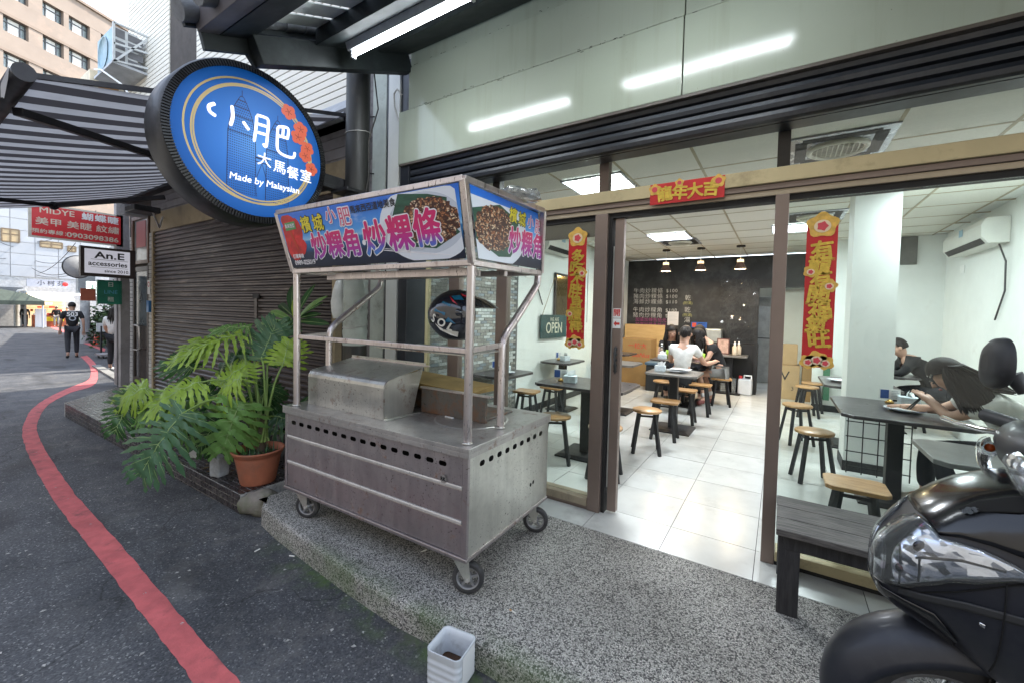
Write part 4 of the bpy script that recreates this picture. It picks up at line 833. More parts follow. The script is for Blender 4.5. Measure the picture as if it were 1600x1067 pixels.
def twr(cy, top, bot, w):                              # line drawing of a stepped tower
    mb = MB(); x = .0008
    lv = [(bot, w), (top - .42 * (top - bot), w * .93), (top - .26 * (top - bot), w * .74), (top - .17 * (top - bot), w * .5), (top - .1 * (top - bot), w * .26), (top - .06 * (top - bot), w * .1)]
    for (z0, w0), (z1, w1) in zip(lv, lv[1:]):
        for s in (-1, 1): mb.beam((x, cy + s * w0, z0), (x, cy + s * w1, z1), .004, .0006, upv=(1, 0, 0))
        mb.beam((x, cy - w1, z1), (x, cy + w1, z1), .005, .0006, upv=(1, 0, 0))
    mb.beam((x, cy, top - .06 * (top - bot)), (x, cy, top), .004, .0006, upv=(1, 0, 0)); z = bot
    while z < top - .1 * (top - bot):
        ww = next(w0 + (w1 - w0) * (z - z0) / (z1 - z0) for (z0, w0), (z1, w1) in zip(lv, lv[1:]) if z0 <= z <= z1); yy = -ww
        while yy < ww: mb.box((x, cy + yy, z), (x + .0005, cy + yy + .007, z + .0055)); yy += .0135
        z += .0165
    mb.build('tower_drawing', INK, rs)
twr(-.09, .345, -.36, .095); twr(.155, .27, -.38, .085)
mb = MB(); mb.box((.0008, .0, -.09), (.0013, .085, -.078)); mb.box((.0008, .0, -.115), (.0013, .085, -.108)); mb.beam((.001, .045, -.115), (.001, .0, -.25), .004, .0006, upv=(1, 0, 0)); mb.beam((.001, .045, -.115), (.001, .085, -.25), .004, .0006, upv=(1, 0, 0)); mb.build('sky_bridge_drawing', INK, rs)
strokes(rs, [[(-.255, .185), (-.29, .155), (-.285, .12), (-.25, .105)], [(-.155, .215), (-.15, .14), (-.165, .075)], [(-.085, .135), (-.06, .105), (-.045, .09)]], .022, WHE, .0042)
strokes(rs, [[(.005, .21), (0, .12), (-.012, .02)], [(.005, .215), (.06, .22), (.085, .205), (.08, .1), (.07, .015), (.05, .03)], [(.01, .155), (.075, .16)], [(.005, .095), (.075, .1)], [(.155, .19), (.23, .205), (.225, .12)], [(.155, .19), (.15, .1), (.155, .02), (.2, -.005), (.27, .0), (.285, .045)], [(.155, .125), (.225, .13)], [(.195, .195), (.19, .13)]], .02, WHE, .0042)
for i, (ch, y, z, s) in enumerate((('大', .06, -.09, .105), ('馬', .17, -.11, .1), ('餐', .27, -.125, .1), ('室', .375, -.12, .1))): text(ch, (.004, y, z), s, WHE, rs, (0, 1, -.02), (0, .02, 1), .0005, .004)
text('Made by Malaysian', (.004, .075, -.252), .066, WHE, rs, (0, 1, .03), (0, -.03, 1), .0005, .004, shear=.15)
MB().box((-.19, .53, -.12), (-.05, .79, -.02)).build('bracket_arm', RIM, rs, .004); MB().box((-.2, .53, -.145), (.0, .64, -.115)).build('bracket_arm', RIM, rs, .004); MB().box((-.1, .66, -.16), (.13, .93, -.13)).build('bracket_clamp', RIM, rs, .004)
# ------------------------------------------------------------------ the shuttered shop to the left
YN = 2.72; SLATW = M('cream_siding', (.72, .69, .61), .6, var=.06, scale=3, stretch=(.3, 1, 1), rand=.05, dirt=(.5, .47, .4), dirt_scale=1.8, dirt_amt=.25)
GAP = M('dark_seam', (.06, .05, .045), .9)
nb = thing('neighbour_building', 'cream slatted upper storey over the brown shuttered shop', 'building', (0, 0, 0))
bx('core', (-10.36, YN + .012, -.3), (-3.62, 9.5, 9.0), GAP, nb); WX0, WX1 = -8.47, -7.42
SLM = [MB().box((0, 0, 0), (l, .016, .064)).mesh('slat', SLATW) for l in (WX0 + 10.36, -3.62 - WX1, -3.62 + 10.36)]
z = 3.36; k = 0
while z < 8.95:
    if z < 4.05: o = link('slat', SLM[2], nb); o.location = (-10.36, YN - .004, z)
    else:
        o = link('slat', SLM[0], nb); o.location = (-10.36, YN - .004, z); o = link('slat', SLM[1], nb); o.location = (WX1, YN - .004, z)
    z += .0765
# returns of the window bay, window set back
mb = MB(); z = 4.05
while z < 8.9: mb.box((WX0 - .001, YN, z), (WX0 + .016, YN + .26, z + .069)); mb.box((WX1 - .016, YN, z), (WX1 + .001, YN + .26, z + .069)); z += .0765
tag(mb.build('slat', SLATW, nb), kind='stuff')
bx('bay_back', (WX0, YN + .2, 4.05), (WX1, YN + .26, 9), M('grey_bay_panel', (.33, .33, .31), .6, var=.1, dirt=(.2, .2, .18)), nb)
for z0, z1 in ((5.05, 6.3), (6.75, 8.2)):
    w = MB(); a, b, y = WX0 + .1, WX1 - .1, YN + .2
    for q in ((a, z0, a + .06, z1), (b - .06, z0, b, z1), ((a + b) / 2 - .03, z0, (a + b) / 2 + .03, z1), (a, z0 - .05, b, z0 + .02), (a, z1 - .03, b, z1 + .03)): w.box((q[0], y - .05, q[1]), (q[2], y, q[3]))
    w = w.build('window', M('grey_window_frame', (.4, .39, .36), .5), nb); bx('pane', (a + .06, y - .012, z0 + .02), (b - .06, y - .004, z1 - .03), M('dark_pane', (.03, .035, .045), .08), w)
MB().box((WX0, YN - .06, 4.0), (WX1, YN + .2, 4.05)).build('window_sill', GAP, nb)
# lower storey
GREYB = M('grey_fascia', (.32, .3, .3), .7, var=.15, scale=3, dirt=(.18, .17, .16), dirt_scale=2)
BEIGE = M('beige_fascia', (.42, .33, .2), .7, var=.12, scale=2, dirt=(.25, .2, .13), dirt_scale=2.5)
bx('grey_fascia', (-9.1, YN - .03, 2.97), (-3.75, YN + .01, 3.33), GREYB, nb); bx('fascia', (-9.1, YN - .05, 2.66), (-3.75, YN + .01, 2.967), BEIGE, nb)
for k in range(3): bx('fascia_board', (-9.1, YN - .04, 3.0 + k * .11), (-3.75, YN - .031, 3.1 + k * .11), GREYB, nb)
SHB = M('brown_shutter', (.046, .031, .026), .4, .3, var=.3, scale=3, stretch=(.25, 1, 1), dirt=(.2, .16, .13), dirt_scale=5, dirt_amt=.35)
bsh = thing('roller_shutter', 'closed dark brown roller shutter behind the potted plants', 'roller shutter', (0, 2.72, 0)); pr_s = [(.0, 0), (-.012, .004), (-.022, .016), (-.022, .036), (-.012, .048), (-.004, .052), (-.004, .066), (.0, .068), (.02, .068), (.02, 0)]
sm_ = MB().loft([[Vector((x, y, z)) for y, z in pr_s] for x in (-8.93, -3.95)], smooth=False).mesh('slat', SHB)
for k in range(39): o = link('slat', sm_, bsh); o.location = (0, -.03, -.01 + k * .0685)
for a in (-8.99, -3.95): MB().box((a, -.07, -.02), (a + .06, .02, 2.66)).build('guide_rail', BEIGE, bsh, .003)
MB().box((-5.6, -.065, 1.55), (-5.45, -.05, 1.6)).build('latch', DARK, bsh); MB().box((-5.56, -.062, 1.3), (-5.5, -.052, 1.56)).build('latch', SHB, bsh)
# doorway bay left of the shutter
WBR = M('white_strip_brick', (.5, .49, .46), .8, var=.2, scale=20, bump=.3, rand=.15); MORT = M('dark_mortar', (.07, .065, .06), .9); WOODF = M('brown_frame', (.2, .12, .08), .5, var=.3, scale=5)
for x, lab in ((-9.2, 0), (-10.1, 1)):
    bx('pier', (x - .09, YN - .02, -.2), (x + .1, YN + .02, 2.75), MORT, nb)
    bmb = MB().box((-.085, -.012, -.03), (.085, .0, .03)).mesh('brick', WBR)
    for k in range(40): o = link('brick', bmb, nb); o.location = (x + .005, YN - .0205, -.1 + k * .07)
dr = thing('glass_door', 'narrow brown glazed door with a curved handle left of the shutter', 'door', (-9.62, 2.7, 0))
DG = M('reflective_glass', (.1, .13, .15), .08, var=.3); mb = MB()
for q in ((-.39, 0, -.33, 2.1), (.31, 0, .37, 2.1), (-.33, 0, .31, .12), (-.33, 2.02, .31, 2.1)): mb.box((q[0], -.02, q[1]), (q[2], .03, q[3]))
mb.build('door_frame', M('dark_brown_frame', (.07, .055, .045), .5), dr); bx('lower_panel', (-.33, 0, .12), (.31, .012, 1.05), M('brown_glass', (.045, .035, .03), .15), dr); bx('glass_panel', (-.33, 0, 1.055), (.31, .012, 2.02), DG, dr)
MB().tube([(-.25, -.02, 1.05), (-.25, -.07, 1.06), (.05, -.09, 1.06), (.12, -.07, 1.04), (.12, -.06, .66), (.0, -.06, .62), (-.2, -.06, .62)], .012, 8).build('handle', BRIGHT, dr)
tw = thing('transom_window', 'wood framed window with faded red poster above the narrow door', 'window', (-9.62, 2.7, 2.15)); mb = MB()
for q in ((-.42, .0, -.36, .85), (.34, .0, .4, .85), (-.36, .79, .34, .85), (-.36, 0, .34, .06)): mb.box((q[0], -.03, q[1]), (q[2], .03, q[3]))
mb.build('frame', WOODF, tw); bx('pane', (-.36, 0, .06), (.34, .01, .79), M('hazy_pane', (.3, .32, .32), .15), tw); bx('poster', (-.25, -.005, .3), (.2, -.001, .76), FLAT('faded_red', (.45, .14, .14), .6), tw)
ps = thing('gate_post', 'grey square post carrying stickers beside the narrow door', 'post', (-10.02, 2.56, 0)); MB().box((-.06, -.06, -.2), (.06, .06, 1.95)).build('shaft', GREYB, ps)
cb = thing('notice_box', 'small green and red notice box fixed on the grey post', 'notice', (-9.98, 2.42, 1.42)); bx('box_body', (-.05, -.22, 0), (.02, .1, .42), M('green_box', (.01, .19, .12), .4), cb)
for k, (z, m_) in enumerate(((.3, WP), (.17, FLAT('cyan_print', (.1, .4, .6), .5)), (.04, WP))): text('LINE' if k == 1 else '日' if k == 0 else '租', (.022, -.05, z + .04), .09, m_, cb, (0, 1, 0))
bx('red_sheet', (-.04, -.42, .05), (-.02, -.23, .26), FLAT('red_sheet', (.55, .16, .1), .5), cb)
tag(bx('blue_meter', (-9.12, 2.62, 1.3), (-9.02, 2.69, 1.5), FLAT('blue_meter_paint', (.02, .14, .35), .4)), 'small blue box on the brick pier by the shutter', 'meter')
ns = thing('notice_sticker', 'small white no parking style sticker on the brick pier', 'sticker', (-9.2, 2.68, 1.75)); bx('paper', (-.06, -.004, -.14), (.06, 0, .1), WP, ns); MB().lathe([(.03, -.005), (.045, -.005)], (0, 0, .03), 20, axis='y').build('red_circle', REDP, ns)
# floodlight under the fascia
fd = thing('flood_light', 'small black floodlight on a bent white bracket under the awning', 'floodlight', (-7.9, 2.5, 2.75)); MB().box((-.2, -.42, .02), (.2, -.12, .1)).build('housing', RIM, fd, .01); MB().tube([(-.6, .15, .1), (-.25, .0, -.12), (.15, -.2, .03)], .014, 8).build('bracket', WP, fd)
cm_ = thing('security_camera', 'grey box camera at the corner beneath the awning', 'camera', (-8.95, 2.52, 2.95)); MB().box((-.1, -.25, -.08), (.1, .05, .08)).build('camera_body', GREYST, cm_, .015); MB().tube([(0, .05, 0), (0, .2, 0)], .03, 8).build('camera_arm', GREYST, cm_)
# ------------------------------------------------------------------ striped folding awning
AW, ta, ba = nodes('striped_canvas'); ca = coords(ta, rnd=False); sx2 = N(ta, 'SeparateXYZ'); ta.links.new(ca, sx2.inputs[0]); mm = N(ta, 'Math', operation='MULTIPLY'); mm.inputs[1].default_value = 1 / .31; ta.links.new(sx2.outputs[0], mm.inputs[0]); fr_ = N(ta, 'Math', operation='FRACT'); ta.links.new(mm.outputs[0], fr_.inputs[0])
lt = ramp(ta, noise(ta, ca, 3, 6), [(.3, (.46, .44, .43)), (.7, (.58, .56, .55))]); st_ = ramp(ta, fr_.outputs[0], [(.0, (0, 0, 0)), (.01, (1, 1, 1)), (.48, (1, 1, 1)), (.49, (0, 0, 0))]); cc = mixc(ta, st_, (.075, .068, .07), lt)
ta.links.new(cc, ba.inputs['Base Color']); ba.inputs['Roughness'].default_value = .85; tl_ = N(ta, 'BsdfTranslucent'); ta.links.new(cc, tl_.inputs[0]); mx = N(ta, 'MixShader'); mx.inputs[0].default_value = .45; ta.links.new(ba.outputs[0], mx.inputs[1]); ta.links.new(tl_.outputs[0], mx.inputs[2]); ta.links.new(mx.outputs[0], ta.nodes['Material Output'].inputs[0])
aw = thing('awning', 'grey and black striped folding awning over the shuttered shop', 'awning', (0, 0, 0)); AX0, AX1 = -10.3, -3.62
P = lambda x, t, s=0.: Vector((x, 2.62 - 2.1 * t, 3.34 - .62 * t - .05 * math.sin(math.pi * t) - s))
mb = MB(); n = 12; rows = []
for i in range(n + 1):
    for x in (AX0, AX1): mb.v.append(tuple(P(x, i / n)))
for i in range(n): mb.f.append((2 * i, 2 * i + 1, 2 * i + 3, 2 * i + 2)); mb.m.append(0); mb.sm.append(True)
mb.build('canvas', AW, aw)
AWM = M('black_awning_metal', (.03, .028, .032), .5, .2, var=.3)
MB().tube([(AX0, .5, 2.72), (AX1 + .03, .5, 2.72)], .05, 14).build('front_bar', AWM, aw)
mb = MB(); nx = 120
for i in range(nx + 1):
    x = AX0 + (AX1 - AX0) * i / nx; mb.v += [(x, .45, 2.74), (x, .435 + .01 * math.sin(i * .9), 2.66), (x, .43, 2.56 + .022 * math.cos(x / .31 * 2 * math.pi))]
for i in range(nx):
    for j in range(2): mb.f.append((3 * i + j, 3 * i + 3 + j, 3 * i + 4 + j, 3 * i + 1 + j)); mb.m.append(0); mb.sm.append(True)
mb.build('valance', AW, aw)
MB().box((AX0, 2.56, 3.28), (AX1, 2.7, 3.4)).build('back_box', AWM, aw)
MB().beam(P(AX1, 0), P(AX1, 1), .02, .03).build('edge_hem', AWM, aw)
for x in (-4.1, -8.0):
    MB().beam((x, .54, 2.64), (x - .85, 1.5, 2.82), .06, .05).build('folding_arm', AWM, aw, .005); MB().beam((x - .85, 1.5, 2.82), (x - .1, 2.55, 3.1), .06, .06).build('folding_arm', AWM, aw, .005); MB().ball((x - .85, 1.5, 2.82), .06, 10, 6).build('elbow', AWM, aw)
tag(MB().prism([(-3.66, 2.5, 3.28), (-3.66, 2.72, 3.28), (-3.66, 2.72, 3.6)], (-1.4, 0, 0)).build('flashing', M('grey_flashing', (.38, .4, .43), .4, .4)), 'folded grey metal flashing above the awning end', 'flashing')
# ------------------------------------------------------------------ air conditioners on the neighbour's wall
ACW = M('ac_white', (.58, .6, .6), .5, var=.1, dirt=(.4, .4, .38)); ACB = M('ac_blue_shade', (.28, .42, .5), .5)
ac = thing('outdoor_air_conditioner', 'white outdoor air conditioner in a perforated bracket cage high on the cream wall', 'air conditioner', (-9.9, 2.28, 5.42))
MB().box((-.42, .02, .03), (.42, .33, .62)).build('casing', ACW, ac, .01); mb = MB()
for k in range(3): mb.box((.421, .04, .08 + k * .19), (.425, .16, .22 + k * .19))
for k in range(4): mb.box((.421, .2, .05 + k * .14), (.425, .4, .16 + k * .14))
mb.build('grille', M('grille_grey', (.16, .16, .17), .5), ac); MB().box((-.42, .012, .03), (.42, .0195, .62)).build('front_face', ACB, ac)
MB().lathe([(.0, -.002), (.25, -.002), (.25, -.012), (.27, -.012)], (-.1, .012, .33), 24, axis='y').build('fan_guard', ACB, ac)
MB().box((-.5, -.02, -.02), (.5, .45, .02)).build('bracket_shelf', M('bracket_galv', (.4, .41, .42), .5, .4), ac)
for a, b in (((.5, .0, .0), (.5, .45, .62)), ((.5, .0, .3), (.5, .45, .36)), ((.5, .0, .64), (.5, .45, .64)), ((.5, 0, 0), (.5, 0, .64)), ((.5, 0, .02), (.5, .45, .1))): MB().beam(a, b, .03, .03).build('bracket_bar', ACW, ac)
MB().tube([(-.4, -.03, .12), (.1, -.06, -.05), (.45, .1, -.3), (.6, .38, -.75)], .016, 8).build('drain_hose', WP, ac)
ac2 = thing('outdoor_air_conditioner', 'air conditioner box coloured as if in warm sun lower on the corner of the cream wall', 'air conditioner', (-11.15, 2.4, 5.12))
MB().box((-.3, -.1, 0), (.3, .5, .62)).build('casing', M('ac_sun_tint', (.72, .62, .45), .6), ac2, .01); MB().box((.301, .02, .1), (.306, .3, .45)).build('grille', M('rust_panel', (.3, .15, .05), .7), ac2); MB().box((-.36, -.14, -.04), (.7, .5, -.001)).build('bracket_shelf', ACW, ac2)  # casing colour carries the warm sunlight on this unit
MB().tube([(.32, .36, .5), (.36, .4, .3), (.33, .42, .1)], .012, 6).build('hose', RIM, ac2)
# ------------------------------------------------------------------ projecting signs
SGR = M('sign_grey_side', (.45, .47, .5), .5, .2); SRED = M('sign_red', (.68, .04, .045), .35, var=.12, scale=2); CREAM = FLAT('cream_letters', (.72, .62, .48), .5)
rsn = thing('red_sign', 'red projecting sign with cream lettering and a phone number', 'sign', (-11.2, 2.25, 2.6)); rsn.scale = (1, 1, .86)
bx('box_side', (-.22, -.63, -.0), (-.03, .66, .66), SGR, rsn); bx('frame', (-.03, -.66, -.03), (.0, .60, .69), M('cream_frame', (.65, .6, .5), .5), rsn); bx('face', (-.005, -.62, .01), (.004, .565, .65), SRED, rsn)
text('MIDYE', (.006, -.31, .55), .165, CREAM, rsn, (0, 1, 0), bold=.012, sx=.95); text('蝴蝶睫', (.006, .27, .535), .17, FLAT('white_letters', (.8, .78, .75), .5), rsn, (0, 1, 0), bold=.03, space=1.12)
text('美甲 美睫 紋繡', (.006, -.02, .31), .17, CREAM, rsn, (0, 1, 0), bold=.012, space=1.02); text('預約專線：', (.006, -.38, .105), .1, CREAM, rsn, (0, 1, 0), bold=.015); text('0903098386', (.006, .17, .1), .145, CREAM, rsn, (0, 1, 0), bold=.025)
tag(MB().box((-11.35, 2.75, -.2), (-11.2, 2.95, 5)).build('sign_post', GREYB), 'tall grey steel post holding the red projecting sign', 'post')
an = thing('accessories_sign', 'dark framed pale sign reading An.E accessories under the red sign', 'sign', (-9.4, 2.2, 1.88))
bx('frame', (-.12, -.315, -.01), (-.02, .36, .47), M('dark_wood_frame', (.045, .03, .03), .5), an); bx('face', (-.02, -.27, .04), (-.012, .285, .43), M('pale_acrylic', (.6, .6, .68), .3, var=.15, scale=2, stretch=(1, .3, 2), emit=.12), an)
text('An.E', (-.009, .03, .335), .15, BLK, an, (0, 1, 0), bold=.03, sx=1.3); text('accessories', (-.009, .01, .2), .105, BLK, an, (0, 1, 0), bold=.025, sx=1.0); text('since 2010.', (-.009, .12, .085), .07, BLK, an, (0, 1, 0), bold=.015)
mb = MB(); mb.box((-.0115, -.2, .265), (-.009, .26, .27)); mb.box((-.0115, -.2, .14), (-.009, .26, .145)); mb.build('rule', BLK, an)
ov = thing('oval_sign', 'grey oval sign with a crescent swirl left of the accessories sign', 'sign', (-13, 2.56, 2.21)); 
MB().lathe([(0, .03), (.23, .03), (.245, .015), (.245, -.04), (0, -.04)], n=40, axis='x').build('plate', M('oval_grey', (.5, .5, .5), .5), ov); MB().lathe([(.232, .031), (.246, .028), (.25, .0)], n=40, axis='x').build('rim', RIM, ov)
MB().prism([(.032, .06 + .09 * math.cos(a), .03 + .09 * math.sin(a)) for a in [-.9 + k * .25 for k in range(14)]] + [(.032, .03 + .06 * math.cos(a), .04 + .06 * math.sin(a)) for a in [2.2 - k * .25 for k in range(12)]], (.002, 0, 0)).build('crescent', FLAT('dark_grey', (.2, .2, .21), .5), ov)
ls = thing('lit_sign', 'small white lit sign further along behind the oval sign', 'sign', (-14.5, 3.3, 1.66)); bx('box_side', (-.1, -.28, 0), (0, .25, .3), EM('sign_lit', (.8, .95, .92), .8), ls); text('美食堂', (.004, -.02, .15), .17, FLAT('green_letters', (.05, .22, .12), .5), ls, (0, 1, 0), bold=.01)
# ================================================================== end of the alley
TANW = M('tan_render', (.26, .205, .165), .8, var=.1, scale=.6, dirt=(.36, .26, .2), dirt_scale=.5, dirt_amt=.4); TAND = M('dark_tan_band', (.24, .18, .14), .8, var=.1, scale=.8)  # mouldings and coping take a slightly darker tan
WFR = M('dark_window_frame', (.06, .065, .07), .5); PANES = [M('curtain_white', (.6, .6, .58), .7, var=.15, scale=4, stretch=(6, 1, .2)), M('painted_sky_pane', (.2, .42, .56), .1, var=.1), M('grey_green_pane', (.2, .24, .24), .15, var=.3)]  # the blue pane has the sky's reflection put into its base colour
dd = Vector((-.386, .9225, 0)); P0 = depth(60, 150, 38); P0.z = -1.0
nn_ = dd.cross(Vector((0, 0, 1)))                     # outward, towards the alley
if nn_.dot(P0) > 0: nn_ = -nn_
def fac(px, py): d = ray(px, py); t = (P0 - CAM).dot(nn_) / d.dot(nn_); q = CAM + d * t - P0; return q.dot(dd), q.z
tan = thing('tan_building', 'tall tan office building with rows of curtained windows at the alley end', 'building', P0); tan.rotation_euler = (0, 0, math.atan2(dd.y, dd.x))
inn = 1 if Vector((-dd.y, dd.x, 0)).dot(nn_) < 0 else -1                       # local y pointing into the building
top = fac(120, 2)[1]; cols = [(fac(5, 45)[0], fac(45, 60)[0]), (fac(67, 70)[0], fac(100, 80)[0]), (fac(108, 80)[0], fac(141, 100)[0]), (fac(158, 70)[0], fac(190, 90)[0])]
w0 = cols[0][1] - cols[0][0]; gap = cols[2][0] - cols[1][1]; cols = [(cols[0][0] - 3.2 - w0, cols[0][0] - 3.2)] + cols + [(cols[3][1] + 1.5, cols[3][1] + 1.5 + w0)]
za, zb, zc = fac(4, 21)[1], fac(5, 47)[1], fac(4, 78)[1]; pitch = za - zc; hgt = za - zb
sL, sR = cols[0][0] - 4, cols[-1][1] + 6
bx('core', (sL, inn * .5, 0), (sR, inn * 14, top - .1), TANW, tan)
rows = [za + pitch] + [za - pitch * k for k in range(12) if za - pitch * k - hgt > 1]
for zt in rows:
    if zt > top: continue
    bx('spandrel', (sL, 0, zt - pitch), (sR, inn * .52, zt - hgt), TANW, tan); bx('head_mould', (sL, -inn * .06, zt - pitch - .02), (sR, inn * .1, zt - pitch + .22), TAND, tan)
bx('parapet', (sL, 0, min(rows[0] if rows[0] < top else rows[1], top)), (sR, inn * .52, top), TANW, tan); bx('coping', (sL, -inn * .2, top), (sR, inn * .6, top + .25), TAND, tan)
xs = [sL] + [v for c in cols for v in c] + [sR]
for i in range(0, len(xs), 2): bx('pier', (xs[i], inn * .015, 0), (xs[i + 1], inn * .5, top - .01), TANW, tan)
rn = random.Random(4); wm = {}
for ci, (a, b) in enumerate(cols):
    for ri, zt in enumerate(rows):
        if zt > top: continue
        y = inn * .38; w = b - a; wf = MB()
        for q in ((0, 0, .09, hgt), (w - .09, 0, w, hgt), (w * .24, 0, w * .24 + .07, hgt), (w * .74, 0, w * .74 + .07, hgt), (0, hgt * .66, w, hgt * .66 + .08), (0, -.02, w, .06), (0, hgt - .07, w, hgt)): wf.box((a + q[0], y - .05, zt - hgt + q[1]), (a + q[2], y + .03, zt - hgt + q[3]))
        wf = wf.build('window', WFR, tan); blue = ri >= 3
        for (u0, u1), m_ in (((0, .24), PANES[2]), ((.24, .74), PANES[1] if blue else PANES[0]), ((.74, 1), PANES[2])): bx('pane', (a + u0 * w, y + inn * .02, zt - hgt), (a + u1 * w, y + inn * .06, zt), m_, wf)
# white panelled building with brown windows, facing down the alley
XWB = -53.; zwt = onX(60, 322, XWB).z; ylo, yhi = onX(-70, 400, XWB).y, onX(175, 400, XWB).y
WPAN = M('white_wall_panel', (.36, .37, .39), .5, var=.05, scale=1, rand=.04); wb = thing('white_building', 'low white panelled building with brown windows at the alley end', 'building', (XWB, 0, -1))
bx('core', (-8, ylo, 0), (-.06, yhi, zwt + 1), M('pale_joint', (.42, .42, .42), .8), wb); bx('parapet', (-.4, ylo, zwt + .97), (.1, yhi, zwt + 1.2), M('tan_cap', (.4, .3, .25), .7), wb); zg = 3.4 + 1; pw, ph = 1.35, .95
n_ = int((yhi - ylo) / pw)
pme = MB().box((-.06, -pw / 2 + .02, -ph / 2 + .02), (0, pw / 2 - .02, ph / 2 - .02)).mesh('panel', WPAN)
for i in range(n_):
    for j in range(int((zwt + 1 - zg) / ph)): o = link('panel', pme, wb); o.location = (0, ylo + (i + .5) * pw, zg + (j + .5) * ph)
BRW = M('brown_window_frame', (.16, .11, .06), .5); AMB = M('amber_pane', (.42, .3, .16), .3, var=.3, scale=1)
for x0, y0, x1, y1 in ((2, 357, 30, 381), (63, 377, 97, 391), (106, 385, 118, 395), (-34, 348, -6, 374)):
    a, b = onX(x0, y0, XWB), onX(x1, y1, XWB); zt, zl = a.z + 1, onX(x0, y1 - (x1 - x0) * .15, XWB).z + 1; wf = MB(); k = max(2, round((b.y - a.y) / .8))
    for i in range(k + 1): yy = a.y + (b.y - a.y) * i / k; wf.box((0, yy - .05, zl), (.06, yy + .05, zt))
    for z in (zl, zl + (zt - zl) * .6, zt): wf.box((.0, a.y, z - .05), (.055, b.y, z + .05))
    wf = wf.build('window', BRW, wb); bx('pane', (.005, a.y, zl), (.03, b.y, zt), AMB, wf)
bx('dark_band', (.0, ylo, 2.6), (.3, onX(35, 440, XWB).y, 3.5), M('dark_sign_band', (.1, .11, .12), .6), wb)
# snack shop facing the alley
XS = -50.; g = rz(XS); xo = thing('snack_shop', 'brightly lit snack shop under a pale signboard at the alley end', 'shop', (XS, 0, g))
def sp(px, py, dx=0.): q = onX(px, py, XS + dx); return q.y, q.z - g
y0, z1 = sp(41, 436); y1, z0 = sp(109, 451)
bx('sign_panel', (0, y0, z0), (.2, y1, z1), M('pale_lilac_sign', (.36, .37, .42), .5, var=.05), xo); text('小柯芬', (.21, (y0 + y1) / 2 + .1, (z0 + z1) / 2), (z1 - z0) * .72, BLK, xo, (0, 1, 0), space=1.5); MB().lathe([(0, .22), (.15, .22), (.17, .2)], (0, y1 - .3, (z0 + z1) / 2), 20, axis='x').build('red_stamp', REDP, xo)
zA, zB = sp(41, 455)[1], sp(41, 468)[1]
MB().prism([(0, y0, zA), (1.5, y0, zB + .05), (1.5, y0, zB - .12), (1.42, y0, zB - .12), (0, y0, zA - .1)], (0, y1 - y0, 0)).build('canopy', M('pale_canopy', (.62, .62, .6), .6, var=.1), xo)
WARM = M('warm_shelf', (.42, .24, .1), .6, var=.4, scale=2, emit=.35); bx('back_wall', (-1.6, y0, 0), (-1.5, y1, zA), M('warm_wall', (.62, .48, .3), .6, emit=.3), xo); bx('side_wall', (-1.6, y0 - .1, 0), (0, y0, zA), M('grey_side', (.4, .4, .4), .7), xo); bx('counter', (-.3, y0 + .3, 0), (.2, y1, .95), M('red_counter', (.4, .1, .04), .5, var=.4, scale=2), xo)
rn = random.Random(8)
for k in range(5): bx('shelf', (-1.5, y0 + .2, 1.2 + k * .28), (-1.1, y1 - .1, 1.23 + k * .28), WARM, xo)
for k in range(46):
    yy = rn.uniform(y0 + .3, y1 - .5); zz_ = rn.choice([1.23 + .28 * q for q in range(4)] + [.95]); xx = -1.3 if zz_ > 1 else .0
    bx('goods', (xx, yy, zz_), (xx + .15, yy + rn.uniform(.1, .3), zz_ + rn.uniform(.08, .2)), rn.choice([WP, REDP, M('goods_%d' % k, (rn.uniform(.2, .7), rn.uniform(.15, .5), rn.uniform(.05, .3)), .5)]), xo)
bx('yellow_sign', (.201, y0 + .9, .45), (.21, y0 + 2.0, .8), YELP, xo); MB().lathe([(0, .215), (.3, .215)], (0, y0 + 2.6, .55), 20, axis='x').build('round_logo', WP, xo); MB().beam((.3, y0 + 1.2, zA - .12), (.3, y0 + 3.3, zA - .12), .08, .08).build('tube_lamp', EM('shop_tube', (1, .95, .85), 3), xo)
area('shop_glow', (-.4, (y0 + y1) / 2, zA - .3), 3, 60, (1, .75, .45), xo)
bx('white_board', (.6, y0 + .35, 0), (.7, y0 + .95, 1.45), WP); tag(bpy.data.objects['white_board'], 'upright white board before the snack shop', 'board'); bpy.data.objects['white_board'].location = (XS, 0, g)
# utility pole and wires
q = onroad(33, 506); up_ = thing('utility_pole', 'dark utility pole plastered with white bills at the alley end', 'utility pole', q)
PW = M('pole_brown', (.14, .115, .1), .8, var=.3, scale=3); MB().tube([(0, 0, 0), (0, 0, 9.5)], [.27, .19], 14).build('pole', PW, up_); MB().tube([(0, 0, .6), (0, 0, 3.4)], .285, 14).build('bills', M('white_bills', (.6, .6, .58), .7, var=.35, scale=2.5), up_)
for z, w in ((8.6, 1.3), (7.9, 1.1), (4.6, .5)): MB().beam((0, -w, z), (0, w, z), .12, .12).build('crossarm', PW, up_)
for z, yy in ((8.75, -1.1), (8.75, -.5), (8.75, .5), (8.75, 1.1), (4.9, .3), (6.1, .3)): MB().lathe([(.0, 0), (.09, 0), (.06, .1), (.1, .2), (.0, .26)], (.1, yy, z), 10).build('insulator', WP, up_)
MB().tube([(.25, .35, 4.25), (.25, .35, 4.6)], .2, 12).build('coil', PW, up_)
WIRE = FLAT('black_wire', (.015, .015, .017), .6)
WL = iter(('topmost black overhead wire running right from the utility pole', 'black overhead wire leaving the pole top to the left', 'sagging black wire from the lower crossarm towards the red sign', 'black wire crossing the white panels to the oval sign', 'lower black wire ending above the lit white sign', 'low black wire leaving the pole to the left', 'lowest black wire above the snack shop signboard', 'black wire rising left from the pole middle', 'deeply sagging black wire before the brown windows', 'middle black wire leaving the pole to the left'))
